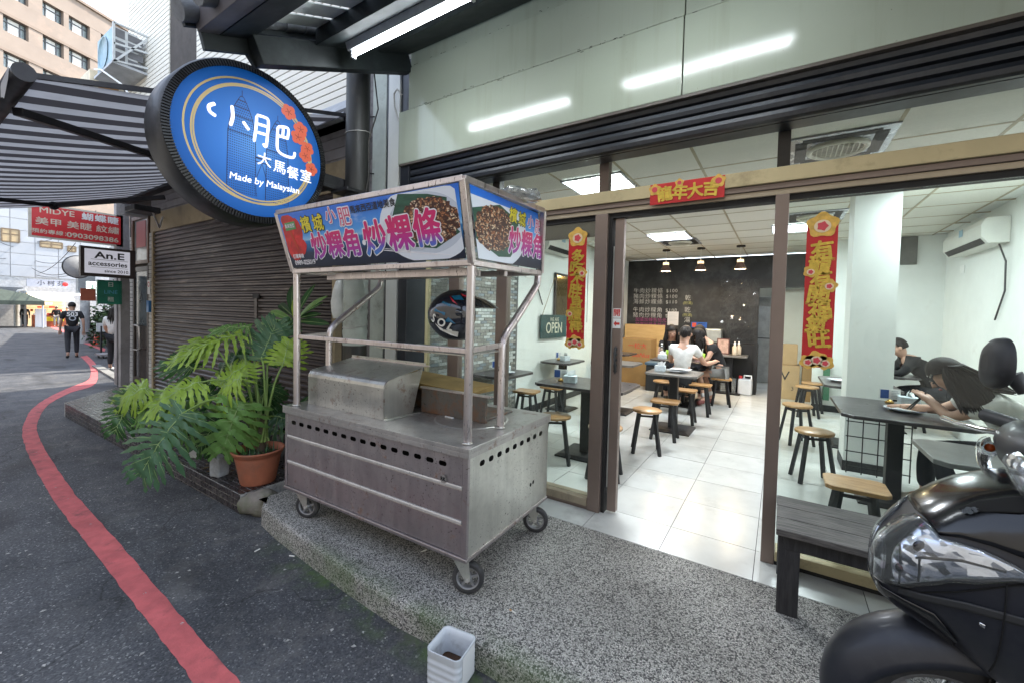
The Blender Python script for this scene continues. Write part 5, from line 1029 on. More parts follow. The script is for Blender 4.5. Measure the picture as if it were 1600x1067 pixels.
def wire(a, b, sag, r=.022):
    a, b = Vector(a), Vector(b); o = MB().tube([a.lerp(b, k / 14) - Vector((0, 0, sag * 4 * (k / 14) * (1 - k / 14))) for k in range(15)], r, 5).build('overhead_wire', WIRE)
    return tag(o, next(WL), 'wire', 'overhead wires at the alley end')
top_ = Vector(q)
for dz, px, py, D, sag in ((8.7, 125, 300, 24, .7), (8.7, -40, 330, 30, .5), (7.9, 150, 330, 26, .9), (6.6, 140, 395, 26, .8), (6.2, 125, 420, 24, .9), (5.6, -60, 415, 30, .3), (5.2, 120, 428, 28, .5), (7.2, -50, 345, 20, .4), (4.9, 118, 380, 30, 1.), (6.9, -30, 395, 28, .6)): wire(top_ + Vector((.3, 0, dz)), depth(px, py, D), sag)
# trees, canopy tent, grey pole and shrubs
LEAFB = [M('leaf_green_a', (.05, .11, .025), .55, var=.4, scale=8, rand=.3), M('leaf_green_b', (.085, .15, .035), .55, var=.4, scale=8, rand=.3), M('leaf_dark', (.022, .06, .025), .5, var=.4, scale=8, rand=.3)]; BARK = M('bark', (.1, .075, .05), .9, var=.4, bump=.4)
def clump_tree(name, label, c, r, n, mats, seed, leaf, trunk=True, cat='tree', h0=None):
    rn = random.Random(seed); t = thing(name, label, cat, (c[0], c[1], c[2] if h0 is None else h0)); mb = MB(); off = c[2] - t.location.z
    cl = [(rn.gauss(0, .42), rn.gauss(0, .42), rn.gauss(.1, .36), rn.uniform(.3, .5)) for _ in range(16)]
    for _ in range(n):
        k = rn.choice(cl); d = Vector((rn.gauss(0, 1), rn.gauss(0, 1), rn.gauss(0, 1))).normalized() * k[3] * rn.uniform(.55, 1); p = Vector(((k[0] + d.x) * r[0], (k[1] + d.y) * r[1], (k[2] + d.z) * r[2] + off))
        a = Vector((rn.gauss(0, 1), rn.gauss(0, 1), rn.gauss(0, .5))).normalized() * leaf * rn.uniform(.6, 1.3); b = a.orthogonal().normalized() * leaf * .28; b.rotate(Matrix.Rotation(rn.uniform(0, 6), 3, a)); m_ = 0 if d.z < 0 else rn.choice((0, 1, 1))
        mb.quad(p, p + a * .5 + b, p + a, p + a * .5 - b, m_)
    mb.build('crown' if cat == 'tree' else 'foliage', mats, t)
    if trunk:
        mb = MB().tube([(0, 0, 0), (.05, .03, off * .5), (0, 0, off)], [leaf * .5 + .06, leaf * .4 + .05, .05], 8)
        for k in cl[:7]: mb.tube([(0, 0, off * .55), (k[0] * r[0] * .9, k[1] * r[1] * .9, k[2] * r[2] + off)], [.06, .02], 6)
        mb.build('trunk', BARK, t)
    return t
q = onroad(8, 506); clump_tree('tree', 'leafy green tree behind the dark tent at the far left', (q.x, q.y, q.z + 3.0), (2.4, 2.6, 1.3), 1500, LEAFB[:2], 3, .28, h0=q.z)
q = onroad(-12, 512); tn = thing('canopy_tent', 'dark green market canopy on poles at the far left', 'canopy', q); mb = MB()
mb.loft([[Vector((x, y, z)) for x, y in ((s, s), (s, -s), (-s, -s), (-s, s))] for s, z in ((2.3, 1.75), (2.3, 2.05), (1.5, 2.6), (.2, 2.95))], smooth=False); mb.build('roof', M('dark_green_canvas', (.05, .065, .05), .8, var=.3), tn)
for a in (-1, 1):
    for b in (-1, 1): MB().tube([(a * 2.2, b * 2.2, 0), (a * 2.2, b * 2.2, 1.8)], .05, 8).build('leg', GREYST, tn)
q = onroad(26, 510); gp = thing('downpipe_post', 'thick pale pipe post bent at the top beside the utility pole', 'post', q); MB().tube([(0, 0, 0), (0, 0, 2.6), (.1, .15, 2.85), (.2, .5, 2.95)], .16, 12).build('pipe', M('pale_pipe', (.5, .5, .48), .6), gp)
q = onroad(133, 536); cp = thing('concrete_pole', 'stout grey concrete pole with a sign box behind the walking man', 'utility pole', q); hgt_ = onX(133, 428, q.x).z - q.z; MB().tube([(0, 0, 0), (0, 0, hgt_ + 1.2)], [.17, .15], 16).build('pole', M('pole_concrete', (.36, .37, .37), .8, var=.25, scale=4, dirt=(.6, .6, .58), dirt_scale=3), cp); MB().box((-.2, -.25, hgt_ * .72), (.2, .3, hgt_ + .05)).build('sign_box', M('grey_sign_box', (.3, .31, .3), .6, var=.2), cp)
MB().box((.15, -.6, hgt_ * .68), (.22, .8, hgt_ * .7)).build('lamp_strip', EM('lamp_strip', (.9, .95, 1), 1.5), cp)
# right hand row of shops beyond the door
rb = thing('far_shops', 'grey row of shop fronts on the right side beyond the narrow door', 'building', (-14.6, 4.7, 0), -.165); RBW = M('grey_render', (.34, .33, .32), .8, var=.2, scale=1.2, dirt=(.2, .2, .19), dirt_scale=1.5)
bx('upper_wall', (-23, .3, 2.4), (0, 8, 5.0), RBW, rb); bx('lower_wall', (-23, 1.2, -.8), (0, 8, 2.4), M('dark_shop_interior', (.03, .027, .024), .9, var=.4), rb); bx('eave_strip', (-23, -.2, 2.3), (0, .4, 2.5), GREYB, rb)
for k in range(6):
    xx = -2.2 - k * 3.6; w = MB()
    for q in ((0, 0, .08, 1.2), (1.5, 0, 1.58, 1.2), (.75, 0, .81, 1.2), (0, -.06, 1.58, .02), (0, 1.14, 1.58, 1.2)): w.box((xx + q[0], .24, 3.2 + q[1]), (xx + q[2], .33, 3.2 + q[3]))
    w = w.build('window', WFR, rb); bx('pane', (xx + .06, .29, 3.22), (xx + 1.52, .32, 4.36), PANES[2], w)
bx('yellow_panel', (-5.6, 1.05, .3), (-4.3, 1.19, 2.0), M('ochre_panel', (.5, .34, .1), .6, var=.15, scale=2), rb); bx('door_post', (-4.2, .9, -.4), (-4.05, 1.15, 2.3), GREYST, rb); bx('door_post', (-6.1, .9, -.4), (-5.9, 1.15, 2.3), GREYST, rb)
for k, (px, py, D, r_) in enumerate(((172, 508, 17.5, .75), (160, 512, 18, .6), (182, 500, 16.5, .7), (141, 505, 21, .7))):
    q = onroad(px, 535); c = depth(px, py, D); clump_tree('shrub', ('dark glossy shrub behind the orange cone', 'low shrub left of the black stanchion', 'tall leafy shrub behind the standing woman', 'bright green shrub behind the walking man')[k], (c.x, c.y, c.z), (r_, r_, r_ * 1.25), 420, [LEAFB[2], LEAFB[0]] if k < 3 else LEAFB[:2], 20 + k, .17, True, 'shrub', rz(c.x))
q = onroad(152, 538); cn_ = thing('traffic_cone', 'orange traffic cone with a white collar beside the kerb', 'cone', q); ORG = FLAT('cone_orange', (.62, .06, .02), .5); MB().box((-.19, -.19, 0), (.19, .19, .03)).build('base', ORG, cn_); MB().lathe([(.15, .03), (.035, .68), (0, .69)], n=20).build('cone_body', ORG, cn_); MB().lathe([(.0755, .46), (.057, .56)], n=20).build('white_collar', WP, cn_)
q = onroad(158, 552); sn = thing('stanchion', 'black stanchion with a white notice near the orange cone', 'stanchion', q); MB().tube([(0, 0, 0), (0, 0, .95)], .03, 8).build('post', RIM, sn); MB().box((-.14, -.14, 0), (.14, .14, .03)).build('base', RIM, sn); MB().box((-.01, -.12, .75), (.02, .12, 1.05)).build('notice', WP, sn)
q = onroad(172, 558); bk = thing('low_barrow', 'low grey trolley of flat boxes by the standing woman', 'trolley', q); MB().box((-.3, -.3, .08), (.3, .3, .13)).build('deck', GREYB, bk); MB().tube([(.2, .25, .1), (.35, .35, .85)], .02, 8).build('handle', RIM, bk)
for a in (-.22, .22):
    for b in (-.22, .22): MB().lathe([(0, -.02), (.05, -.02), (.05, .02), (0, .02)], (a, b, .05), 12, axis='y').build('wheel', RUB, bk)
# ================================================================== plants on the platform
LG = lambda n, c, v=.25: M(n, c, .38, var=v, scale=14, rand=.12, spec=.45, dirt=tuple(x * .6 for x in c), dirt_scale=9, dirt_amt=.3)
GB, GM, GD, GBL = LG('leaf_bright', (.32, .47, .06)), LG('leaf_mid', (.17, .33, .085)), LG('leaf_deep', (.045, .12, .035)), LG('leaf_bluish', (.095, .2, .1)); STEM = M('petiole', (.2, .3, .07), .5, var=.25); VEIN = M('leaf_vein', (.3, .42, .16), .5)
for m_ in (GB, GM, GD, GBL):                           # leaves let some light through
    t = m_.node_tree; b = t.nodes['Principled BSDF']; src = b.inputs['Base Color'].links[0].from_socket; tr = N(t, 'BsdfTranslucent'); t.links.new(src, tr.inputs[0]); mx = N(t, 'MixShader'); mx.inputs[0].default_value = .3
    t.links.new(b.outputs[0], mx.inputs[1]); t.links.new(tr.outputs[0], mx.inputs[2]); t.links.new(mx.outputs[0], t.nodes['Material Output'].inputs[0])
def lobed_leaf(A, T, nrm, width, m, par, seed, lobes=9, droop=.25, cup=.1):
    """deeply cut philodendron blade: A where the stalk joins, T the tip, nrm the upper side"""
    rn = random.Random(seed); A, T = Vector(A), Vector(T); Y = (T - A); L = Y.length; Y.normalize(); Z = (Vector(nrm) - Y * Vector(nrm).dot(Y)).normalized(); X = Y.cross(Z); mb = MB()
    def P(x, y):
        u = max(0, y) / L; d = abs(x)
        return A + X * x + Y * y + Z * (-droop * L * u * u + cup * d - .55 * d * d / max(width, .01) + .012 * math.sin(y * 60 + x * 40))
    n = 10; mid = []
    for i in range(n + 1):
        u = i / n; w = width * .11 * (1 - u) ** .6 + .004; mid.append((w, L * (u * 1.0)))
    for i in range(n):
        (w0, y0), (w1, y1) = mid[i], mid[i + 1]
        for s in (-1, 1): mb.add([P(0, y0), P(s * w0, y0), P(s * w1, y1), P(0, y1)], [(0, 1, 2, 3) if s > 0 else (3, 2, 1, 0)], 0, True)
    for s in (-1, 1):
        for k in range(lobes):
            u = -.06 + .93 * k / (lobes - 1); y0 = L * max(u, .0); ang = (1.95 - 1.45 * (k / (lobes - 1)) ** .8) + rn.uniform(-.07, .07)     # from backward-pointing to forward
            ln = width * (.62 + .5 * math.sin(math.pi * min(1, .18 + .75 * (k / (lobes - 1))))) * (1 - .45 * max(0, k / (lobes - 1) - .55)) * rn.uniform(.88, 1.1)
            if k == 0: ln *= .75
            dx, dy = s * math.sin(ang), math.cos(ang); px, py = -dy * s, dx * s; base = width * .085; pts = []; q = 9
            for i in range(q + 1):
                t = i / q; w = base * (1.0 - .15 * math.sin(t * 3)) * (1 - t ** 3) ** .5 * (1 + .38 * math.sin(t * 21 + k * 2)) + .0015; cx, cy = dx * ln * t, y0 + dy * ln * t + .16 * ln * t * t
                pts.append(((cx + px * w, cy + py * w), (cx - px * w, cy - py * w), (cx, cy)))
            mb.grid([[P(*a[0]), P(*a[2]), P(*a[1])] for a in pts])
            mb.tube([P(0, y0) + Z * .002, P(dx * ln * .5, y0 + dy * ln * .5) + Z * .002, P(dx * ln * .85, y0 + dy * ln * .85) + Z * .001], [.0022, .0016, .0006], 4, 1, False)
    mb.tube([P(0, L * i / 8) + Z * .003 for i in range(9)], [.0045 - .0004 * i for i in range(9)], 5, 1, False)
    return mb.build('leaf', [m, VEIN], par)
def stalk(pts, r, par):
    P = [Vector(p) for p in pts]; q = []
    for i in range(len(P) - 1):
        p0, p1, p2, p3 = P[max(i - 1, 0)], P[i], P[i + 1], P[min(i + 2, len(P) - 1)]
        for k in range(5):
            u = k / 5; q.append((2 * p1 + (p2 - p0) * u + (2 * p0 - 5 * p1 + 4 * p2 - p3) * u * u + (3 * p1 - p0 - 3 * p2 + p3) * u ** 3) * .5)
    q.append(P[-1]); return MB().tube(q, [r * (1 - .4 * i / len(q)) for i in range(len(q))], 7).build('stalk', STEM, par)
PX, PY = onz(383, 757, 0).x, onz(383, 757, 0).y + .1
pt = thing('potted_philodendron', 'large split leaf philodendron in a terracotta pot on the tiled platform', 'potted plant', (0, 0, 0))
TERRA = M('terracotta', (.42, .14, .075), .75, var=.25, scale=5, bump=.15, dirt=(.2, .11, .075), dirt_scale=3, dirt_amt=.55)
MB().lathe([(0, 0), (.125, 0), (.13, .01), (.165, .2), (.17, .215), (.168, .235), (.182, .24), (.19, .262), (.196, .268), (.196, .276), (.185, .278), (.175, .27), (.165, .22), (0, .21)], (PX, PY, .0), 36).build('pot', TERRA, pt)
MB().lathe([(0, .235), (.12, .23), (.166, .222)], (PX, PY, 0), 24).build('soil', M('dark_soil', (.035, .025, .018), .95, var=.4, bump=.6, scale=30), pt)
ca_ = Vector((PX, PY, 0)); toC = (CAM - ca_); toC.z = 0; toC.normalize()
def pick(px, py, off=0.):                              # on the upright plane through the pot that faces the road, moved off metres nearer
    p0 = ca_ + toC * off; d = ray(px, py); return CAM + d * ((p0 - CAM).dot(toC) / d.dot(toC))
UP = Vector((0, 0, 1)); crown_ = Vector((PX - .05, PY + .05, .32))
SPEC = [((373, 632), (343, 712), .12, .1, (1.0, .35), .25, GM, .22), ((373, 592), (330, 612), .12, .0, (.75, .8), .17, GB, .3), ((311, 597), (232, 622), .0, .12, (.55, .9), .19, GB, .3),
        ((228, 606), (182, 622), .0, .02, (.75, .6), .135, GB, .35), ((208, 618), (172, 680), -.02, .0, (.8, .35), .15, GD, .2), ((285, 645), (200, 745), .2, .3, (.75, .55), .24, GBL, .35),
        ((375, 523), (258, 545), -.25, -.1, (.55, .9), .17, GB, .3), ((388, 512), (330, 508), -.35, -.4, (.55, .9), .14, GM, .25), ((408, 560), (432, 502), -.2, -.3, (.8, .5), .22, GBL, .1), ((443, 567), (452, 528), -.1, -.2, (.75, .5), .19, GB, .25),
        ((428, 650), (482, 655), -.25, -.2, (.7, .6), .2, GBL, .3), ((300, 575), (270, 558), -.35, -.4, (.6, .7), .17, GD, .2), ((345, 655), (305, 700), -.15, -.1, (.8, .4), .19, GD, .2), ((400, 610), (440, 625), -.3, -.35, (.8, .4), .2, GD, .2),
        ((330, 620), (290, 605), -.3, -.35, (.7, .6), .2, GD, .2), ((255, 625), (215, 640), -.05, .0, (.7, .7), .15, GM, .3), ((345, 600), (385, 560), -.1, -.15, (.6, .8), .16, GB, .3), ((300, 640), (262, 668), .0, .05, (.7, .6), .17, GM, .3), ((335, 540), (300, 528), -.25, -.3, (.6, .8), .16, GB, .3), ((420, 540), (455, 505), -.3, -.35, (.7, .5), .17, GD, .15), ((385, 560), (350, 575), -.4, -.45, (.7, .5), .2, GD, .2), ((420, 600), (395, 640), -.25, -.2, (.7, .5), .18, GD, .2)]
for i, (a, b, o1, o2, (f, u), wd, m_, dr_) in enumerate(SPEC):
    A, T = pick(*a, o1), pick(*b, o2); lobed_leaf(A, T, toC * f + UP * u, wd, m_, pt, 100 + i, 11 if i not in (8,) else 13, dr_)
    s0 = crown_ + Vector(((i % 5 - 2) * .03, (i % 3 - 1) * .03, 0)); midp = s0.lerp(A, .55) + UP * (.1 + .05 * (i % 3)) * min(1, (A - s0).length / .5); stalk([s0, midp, A], .011, pt)
MB().tube([crown_ + Vector((0, 0, -.1)), crown_ + Vector((.0, .0, .05)), crown_ + Vector((.03, .0, .22))], [.04, .035, .02], 8).build('stem', BARK, pt)
# loose grasses in the pot
rn = random.Random(9); mb = MB()
for k in range(60):
    a = rn.uniform(0, 6.28); r_ = rn.uniform(.05, .15); p = Vector((PX + r_ * math.cos(a), PY + r_ * math.sin(a), .23)); d = Vector((rn.gauss(0, .5), rn.gauss(0, .5), 1)).normalized() * rn.uniform(.05, .12); w = Vector((-d.y, d.x, 0)).normalized() * .006
    mb.add([p - w, p + w, p + d], [(0, 1, 2)], 0)
tag(mb.build('grass', GD, pt), kind='stuff')
# broad leaved plant further back
fp = thing('frangipani', 'frangipani like plant with long plain leaves behind the left cart post', 'potted plant', (0, 0, 0)); fc = onY(462, 505, 2.25); MB().lathe([(0, 0), (.13, 0), (.16, .26), (.15, .27), (.14, .2), (0, .2)], (fc.x, fc.y, .0), 24).build('pot', M('black_pot', (.025, .025, .025), .6), fp)
MB().tube([(fc.x, fc.y, .1), (fc.x + .03, fc.y, .6), (fc.x - .01, fc.y, fc.z)], [.024, .02, .014], 8).build('stem', M('green_bark', (.12, .13, .08), .8), fp)
def plain_leaf(A, T, wd, m, par, nrm):
    A, T = Vector(A), Vector(T); Y = T - A; L = Y.length; Y.normalize(); Z = (Vector(nrm) - Y * Vector(nrm).dot(Y)).normalized(); X = Y.cross(Z); mb = MB(); n = 9; rows = []
    for i in range(n + 1):
        u = i / n; w = wd * (math.sin(math.pi * min(1, u * .93 + .04)) ** .75) * (.55 + .6 * u if u < .7 else 1.0) + .001
        c = A + Y * (L * u) - Z * (.16 * L * u * u); rows.append((c - X * w + Z * w * .3, c, c + X * w + Z * w * .3))
    mb.grid(rows)
    mb.tube([r_[1] + Z * .002 for r_ in rows], [.004 - .0003 * i for i in range(n + 1)], 5, 1, False); mb.build('leaf', [m, VEIN], par)
K = lambda x, y: (380 + x / 5.34, 420 + y / 5.34)
for a, b, w, m_ in (((410, 440), (15, 425), .035, GM), ((415, 435), (195, 325), .04, GM), ((430, 450), (350, 480), .036, GM), ((440, 440), (625, 205), .04, GM), ((450, 440), (700, 440), .045, GD), ((420, 400), (375, 95), .055, GD), ((420, 400), (240, 235), .045, GD), ((445, 400), (570, 110), .04, GD), ((450, 420), (640, 360), .04, GD), ((425, 430), (410, 240), .03, GB), ((440, 420), (640, 265), .03, GD)):
    A, T = onY(*K(*a), 2.25), onY(*K(*b), 2.2 if m_ != GD else 2.4); plain_leaf(A, T, w, m_, fp, (.3, -.8, .6))
# dark shrubby plants at the foot of the shutter
for k, (px, py, Y_, lab) in enumerate(((300, 700, 2.0, 'dark low fern in a pot behind the spread leaves'), (345, 610, 2.35, 'dark glossy rubber plant against the shutter foot'), (460, 680, 2.2, 'dark plant in a black pot beside the cart'))):
    q = onY(px, py, Y_); t = thing('potted_shrub', lab, 'potted plant', (q.x, q.y, 0)); MB().lathe([(0, 0), (.1, 0), (.13, .2), (.12, .2), (0, .17)], n=20).build('pot', M('black_pot_%d' % k, (.03, .03, .03), .6), t); rn = random.Random(40 + k)
    for i in range(16):
        a = rn.uniform(0, 6.28); e = rn.uniform(.15, 1.1); L = rn.uniform(.2, .36); A = Vector((0, 0, .2 + rn.uniform(0, .25))); T = A + Vector((math.cos(a) * math.cos(e), math.sin(a) * math.cos(e), math.sin(e))) * L; plain_leaf(A, T, rn.uniform(.03, .055), rn.choice((GD, GD, GM)), t, (0, -.3, 1)); 
    MB().tube([(0, 0, .15), (0, 0, .45)], .012, 6).build('stem', BARK, t)
# cartons and cans tucked under the leaves
bq = onz(343, 742, 0); tag(MB().box((-.055, -.05, 0), (.055, .05, .17)).build('white_tin', M('dirty_white_tin', (.42, .44, .45), .6, var=.3, dirt=(.15, .14, .12)), bevel=.012), 'dirty white square tin left of the terracotta pot', 'tin'); bpy.data.objects['white_tin'].location = bq; bpy.data.objects['white_tin'].rotation_euler = (0, 0, .3)
bq = onz(310, 712, 0); tag(MB().box((-.05, -.04, 0), (.05, .04, .14)).build('white_carton', M('carton_white', (.55, .56, .55), .6, var=.2), bevel=.008), 'small white carton under the drooping bluish leaf', 'carton'); bpy.data.objects['white_carton'].location = bq; bpy.data.objects['white_carton'].rotation_euler = (.3, 0, .5)
# ================================================================== bucket, litter
bk = onroad(692, 1062); bu = thing('cut_jerrycan', 'white plastic jerrycan cut open, dark brown liquid inside', 'bucket', (bk.x + .02, bk.y + .03, rz(bk.x)), R(8))
CAN = M('can_white', (.6, .63, .66), .45, var=.1, scale=6, dirt=(.3, .3, .3), dirt_scale=6, dirt_amt=.3)
def rsq(w, d, r, z, n=5):
    o = []
    for cx, cy, a0 in ((w - r, d - r, 0), (-w + r, d - r, 1), (-w + r, -d + r, 2), (w - r, -d + r, 3)):
        for k in range(n + 1): a = (a0 + k / n) * math.pi / 2; o.append(Vector((cx + r * math.cos(a), cy + r * math.sin(a), z)))
    return o
hw, hd = .082, .078; rings = [rsq(hw - .01, hd - .01, .02, 0), rsq(hw, hd, .025, .01)]; z = .02
while z < .125: rings += [rsq(hw, hd, .025, z), rsq(hw - .004, hd - .004, .023, z + .008), rsq(hw, hd, .025, z + .016)]; z += .03
rings += [rsq(hw, hd, .025, .15), rsq(hw + .001, hd + .001, .026, .154), rsq(hw - .006, hd - .006, .02, .152)]
z = .135
while z > .03: rings += [rsq(hw - .008, hd - .008, .02, z), rsq(hw - .012, hd - .012, .02, z - .008)]; z -= .03
MB().loft(rings, cap=False).build('shell', CAN, bu); MB().add(rsq(hw - .011, hd - .011, .02, .045), [tuple(range(24))]).build('liquid', M('brown_liquid', (.06, .025, .008), .08, var=.5), bu); MB().add(rsq(hw - .01, hd - .01, .02, .004), [tuple(range(24))[::-1]]).build('bottom', CAN, bu)
MB().box((hw + .0005, -.045, .02), (hw + .002, .05, .145)).build('label', FLAT('label_white', (.72, .72, .72), .5), bu)
CIG = FLAT('cigarette_white', (.75, .73, .68), .7); TAN_ = FLAT('filter_tan', (.5, .27, .1), .7); cig_places = ['cigarette butt on the asphalt left of the cart caster', 'cigarette butt lying nearer the red line on the asphalt', 'cigarette butt on the pebbled terrace right of the jerrycan', 'cigarette butt under the cart on the terrace']
for k, (px, py, road) in enumerate(((456, 869, 1), (402, 860, 1), (801, 956, 0), (662, 861, 0))):
    q = onroad(px, py) if road else onz(px, py, 0); t = thing('cigarette_butt', cig_places[k], 'cigarette butt', (q.x, q.y, q.z + .005), k * 1.3 + .4, 'cigarette butts on the ground'); MB().tube([(-.018, 0, 0), (.005, 0, 0)], .004, 7).build('paper', CIG, t); MB().tube([(.0051, 0, 0), (.018, 0, 0)], .004, 7).build('filter', TAN_ if k == 2 else CIG, t)
rn = random.Random(77); mb = MB()                      # petals and grit nobody would count
for k in range(520):
    x = rn.uniform(-9, .4); y = rn.uniform(-.2, 1.5) if rn.random() < .8 else rn.uniform(-2, 0); zb = rz(x) + .003; s = rn.uniform(.003, .009); a = rn.uniform(0, 3.14); c_, s_ = math.cos(a) * s, math.sin(a) * s
    mb.add([(x - c_ * 1.6, y - s_ * 1.6, zb), (x + s_, y - c_, zb + .002), (x + c_ * 1.6, y + s_ * 1.6, zb), (x - s_, y + c_, zb + .003)], [(0, 1, 2, 3)])
tag(mb.build('grit', M('pale_grit', (.4, .39, .36), .9, var=.5, scale=60)), kind='stuff')
# ================================================================== charred bench
CHAR = wood_mat('weathered_dark_wood', (.028, .026, .026), (.17, .155, .14), 6, (1.2, 16, 16), .7, .6); CHARB = wood_mat('black_charred_wood', (.012, .012, .014), (.04, .038, .04), 5, (14, 14, 1.5), .6)
bn = thing('wooden_bench', 'weathered dark plank bench standing against the right shop window', 'bench', (.03, 2.385, 0))
for k in range(3): MB().box((-.012, .0 + k * .157, .408), (1.3, .152 + k * .157, .44)).build('plank', CHAR, bn, .004)
MB().box((.02, .045, .33), (1.28, .07, .4075)).build('apron', CHARB, bn, .003); MB().box((.02, .40, .33), (1.28, .425, .4075)).build('apron', CHARB, bn, .003); MB().box((.025, .071, .33), (.05, .399, .4075)).build('apron', CHARB, bn, .003)
for x in (.0, 1.2):
    for y in (.052, .40): MB().box((x, y + .019 if y > .3 else y, 0), (x + .09, y + .05 if y > .3 else y + .04, .4075)).build('leg', CHARB, bn, .004)
# ================================================================== scooter, nose towards the cart
SBK = M('scooter_satin_black', (.018, .02, .028), .42, .15, var=.2, scale=3, coat=.08, rvar=.08, dirt=(.04, .042, .048), dirt_scale=3, dirt_amt=.4); SGL = M('scooter_gloss_black', (.006, .0065, .008), .2, coat=.25, rvar=.05); SPL = M('scooter_rubber_plastic', (.025, .026, .028), .6, var=.2); CHR = FLAT('chrome', (.75, .76, .78), .12, 1.)
sc = thing('scooter', 'black motor scooter parked nose in at the right edge of the frame', 'scooter', (0, 0, 0)); YC = 1.75
STN = [(.268, .705, .672, .02), (.275, .745, .64, .06), (.288, .785, .615, .085), (.31, .82, .60, .11), (.35, .875, .578, .14), (.42, .945, .552, .17), (.5, .998, .49, .2), (.6, 1.035, .42, .22), (.72, 1.05, .37, .235), (.8, 1.04, .36, .235), (.86, .98, .36, .22)]
def lerp_st(X):
    for a, b in zip(STN, STN[1:]):
        if a[0] <= X <= b[0]:
            t = (X - a[0]) / (b[0] - a[0]); return [a[i] + (b[i] - a[i]) * t for i in range(4)]
    return STN[-1] if X > STN[0][0] else STN[0]
def csurf(X, th, k=0.):                                # th 0 at the top, pi/2 on the near (road) side, pi underneath
    _, zt, zb, w = lerp_st(X); s_, c_ = math.sin(th), math.cos(th); f = lambda v, e: math.copysign(abs(v) ** e, v)
    y = -(w + k) * f(s_, .62); zc = (zt + zb) / 2 + .1 * (zt - zb); z = zc + (zt - zc + k if c_ > 0 else zc - zb + k) * f(c_, .95); return Vector((X, YC + y, z))
MB().loft([[csurf(X, 2 * math.pi * j / 40) for j in range(40)] for X in [.268, .271, .275, .281, .288, .298, .31, .33, .35, .38, .42, .46, .5, .55, .6, .66, .72, .8, .86]]).build('front_cowl', SBK, sc)
def cpatch(name, poly, m, k, par=sc, n=12):            # poly: list of (X, th_low, th_high)
    mb = MB(); rows = []
    for X, a, b in poly: rows.append([csurf(X, a + (b - a) * j / n, k) for j in range(n + 1)])
    mb.grid(rows); o = mb.build(name, m, par); s = o.modifiers.new('solid', 'SOLIDIFY'); s.thickness = .004; s.offset = 1; return o
LENS = GLASS('lamp_lens', (.95, .97, 1), 1.2, .12); REFL, tq, bq_ = nodes('lamp_reflector'); co = coords(tq, (4, 2, 6), rnd=False); v = N(tq, 'TexVoronoi'); v.inputs['Scale'].default_value = 5; tq.links.new(co, v.inputs['Vector']); bq_.inputs['Metallic'].default_value = 1; bq_.inputs['Roughness'].default_value = .24; bq_.inputs['Base Color'].default_value = (.88, .9, .93, 1); 
v.inputs['Scale'].default_value = 12; ge = N(tq, 'NewGeometry'); q1 = N(tq, 'VectorMath', operation='SUBTRACT'); tq.links.new(v.outputs['Color'], q1.inputs[0]); q1.inputs[1].default_value = (.5, .5, .5); q2 = N(tq, 'VectorMath', operation='SCALE'); tq.links.new(q1.outputs[0], q2.inputs[0]); q2.inputs['Scale'].default_value = .5; q3 = N(tq, 'VectorMath', operation='ADD'); tq.links.new(ge.outputs['Normal'], q3.inputs[0]); tq.links.new(q2.outputs[0], q3.inputs[1]); q4 = N(tq, 'VectorMath', operation='NORMALIZE'); tq.links.new(q3.outputs[0], q4.inputs[0]); tq.links.new(q4.outputs[0], bq_.inputs['Normal'])
LP = [(.2695, .1, 2.2), (.275, .1, 2.1), (.288, .12, 2.0), (.31, .12, 1.95), (.335, .15, 1.85), (.358, .3, 1.76), (.375, .62, 1.72), (.39, .98, 1.69), (.41, 1.08, 1.64), (.46, 1.2, 1.57), (.51, 1.33, 1.45), (.53, 1.38, 1.42)]
for sgn in (1, -1):
    pl = [(X, sgn * a, sgn * b) for X, a, b in LP]; r_ = cpatch('headlight_reflector', pl, REFL, .0012)
    cpatch('headlight', [(X, sgn * (a - .03 * sgn * sgn), sgn * (b + .03)) for X, a, b in LP], LENS, .009)
for sgn in (1, -1):
    cpatch('lamp_bezel', [(.30, sgn * 1.28, sgn * 1.33), (.36, sgn * 1.3, sgn * 1.36), (.43, sgn * 1.36, sgn * 1.4), (.5, sgn * 1.4, sgn * 1.42)], SGL, .003); cpatch('lamp_bezel', [(.318, sgn * .3, sgn * 1.9), (.322, sgn * .3, sgn * 1.9)], SGL, .0032); cpatch('lamp_bezel', [(.352, sgn * 1.33, sgn * 1.75), (.356, sgn * 1.33, sgn * 1.75)], SGL, .0032)
    mb = MB().ball(csurf(.36, sgn * 1.12, -.004), (.02, .01, .02), 14, 8); mb.ball(csurf(.325, sgn * 1.6, -.004), (.017, .01, .017), 14, 8); mb.build('projector', FLAT('projector_dark', (.05, .05, .06), .05, .8), sc)
cpatch('gloss_panel', [(.362, -.1, .1), (.375, -.5, .5), (.392, -.92, .92), (.43, -1.02, 1.02), (.48, -1.12, 1.12), (.54, -1.22, 1.22), (.62, -1.26, 1.26), (.7, -1.2, 1.2)], SGL, .0035, n=24)
for sgn in (1, -1): cpatch('air_vent', [(.435, sgn * .5, sgn * .53), (.47, sgn * .42, sgn * .62), (.53, sgn * .4, sgn * .66), (.6, sgn * .42, sgn * .62), (.62, sgn * .5, sgn * .54)], FLAT('vent_black', (.002, .002, .002), .9), .008)
em = csurf(.45, .58, .012); mb = MB(); u = (csurf(.5, .58, .012) - csurf(.42, .58, .012)).normalized(); nv = (csurf(.45, .58, .05) - csurf(.45, .58, 0)).normalized(); vv = nv.cross(u)
for k in range(7): a = k * .9; mb.disc(em + u * .014 * math.cos(a) + vv * .006 * math.sin(a) + nv * .0004 * k, u, vv, .005 + .001 * (k % 3), 8)
mb.build('chrome_emblem', CHR, sc)
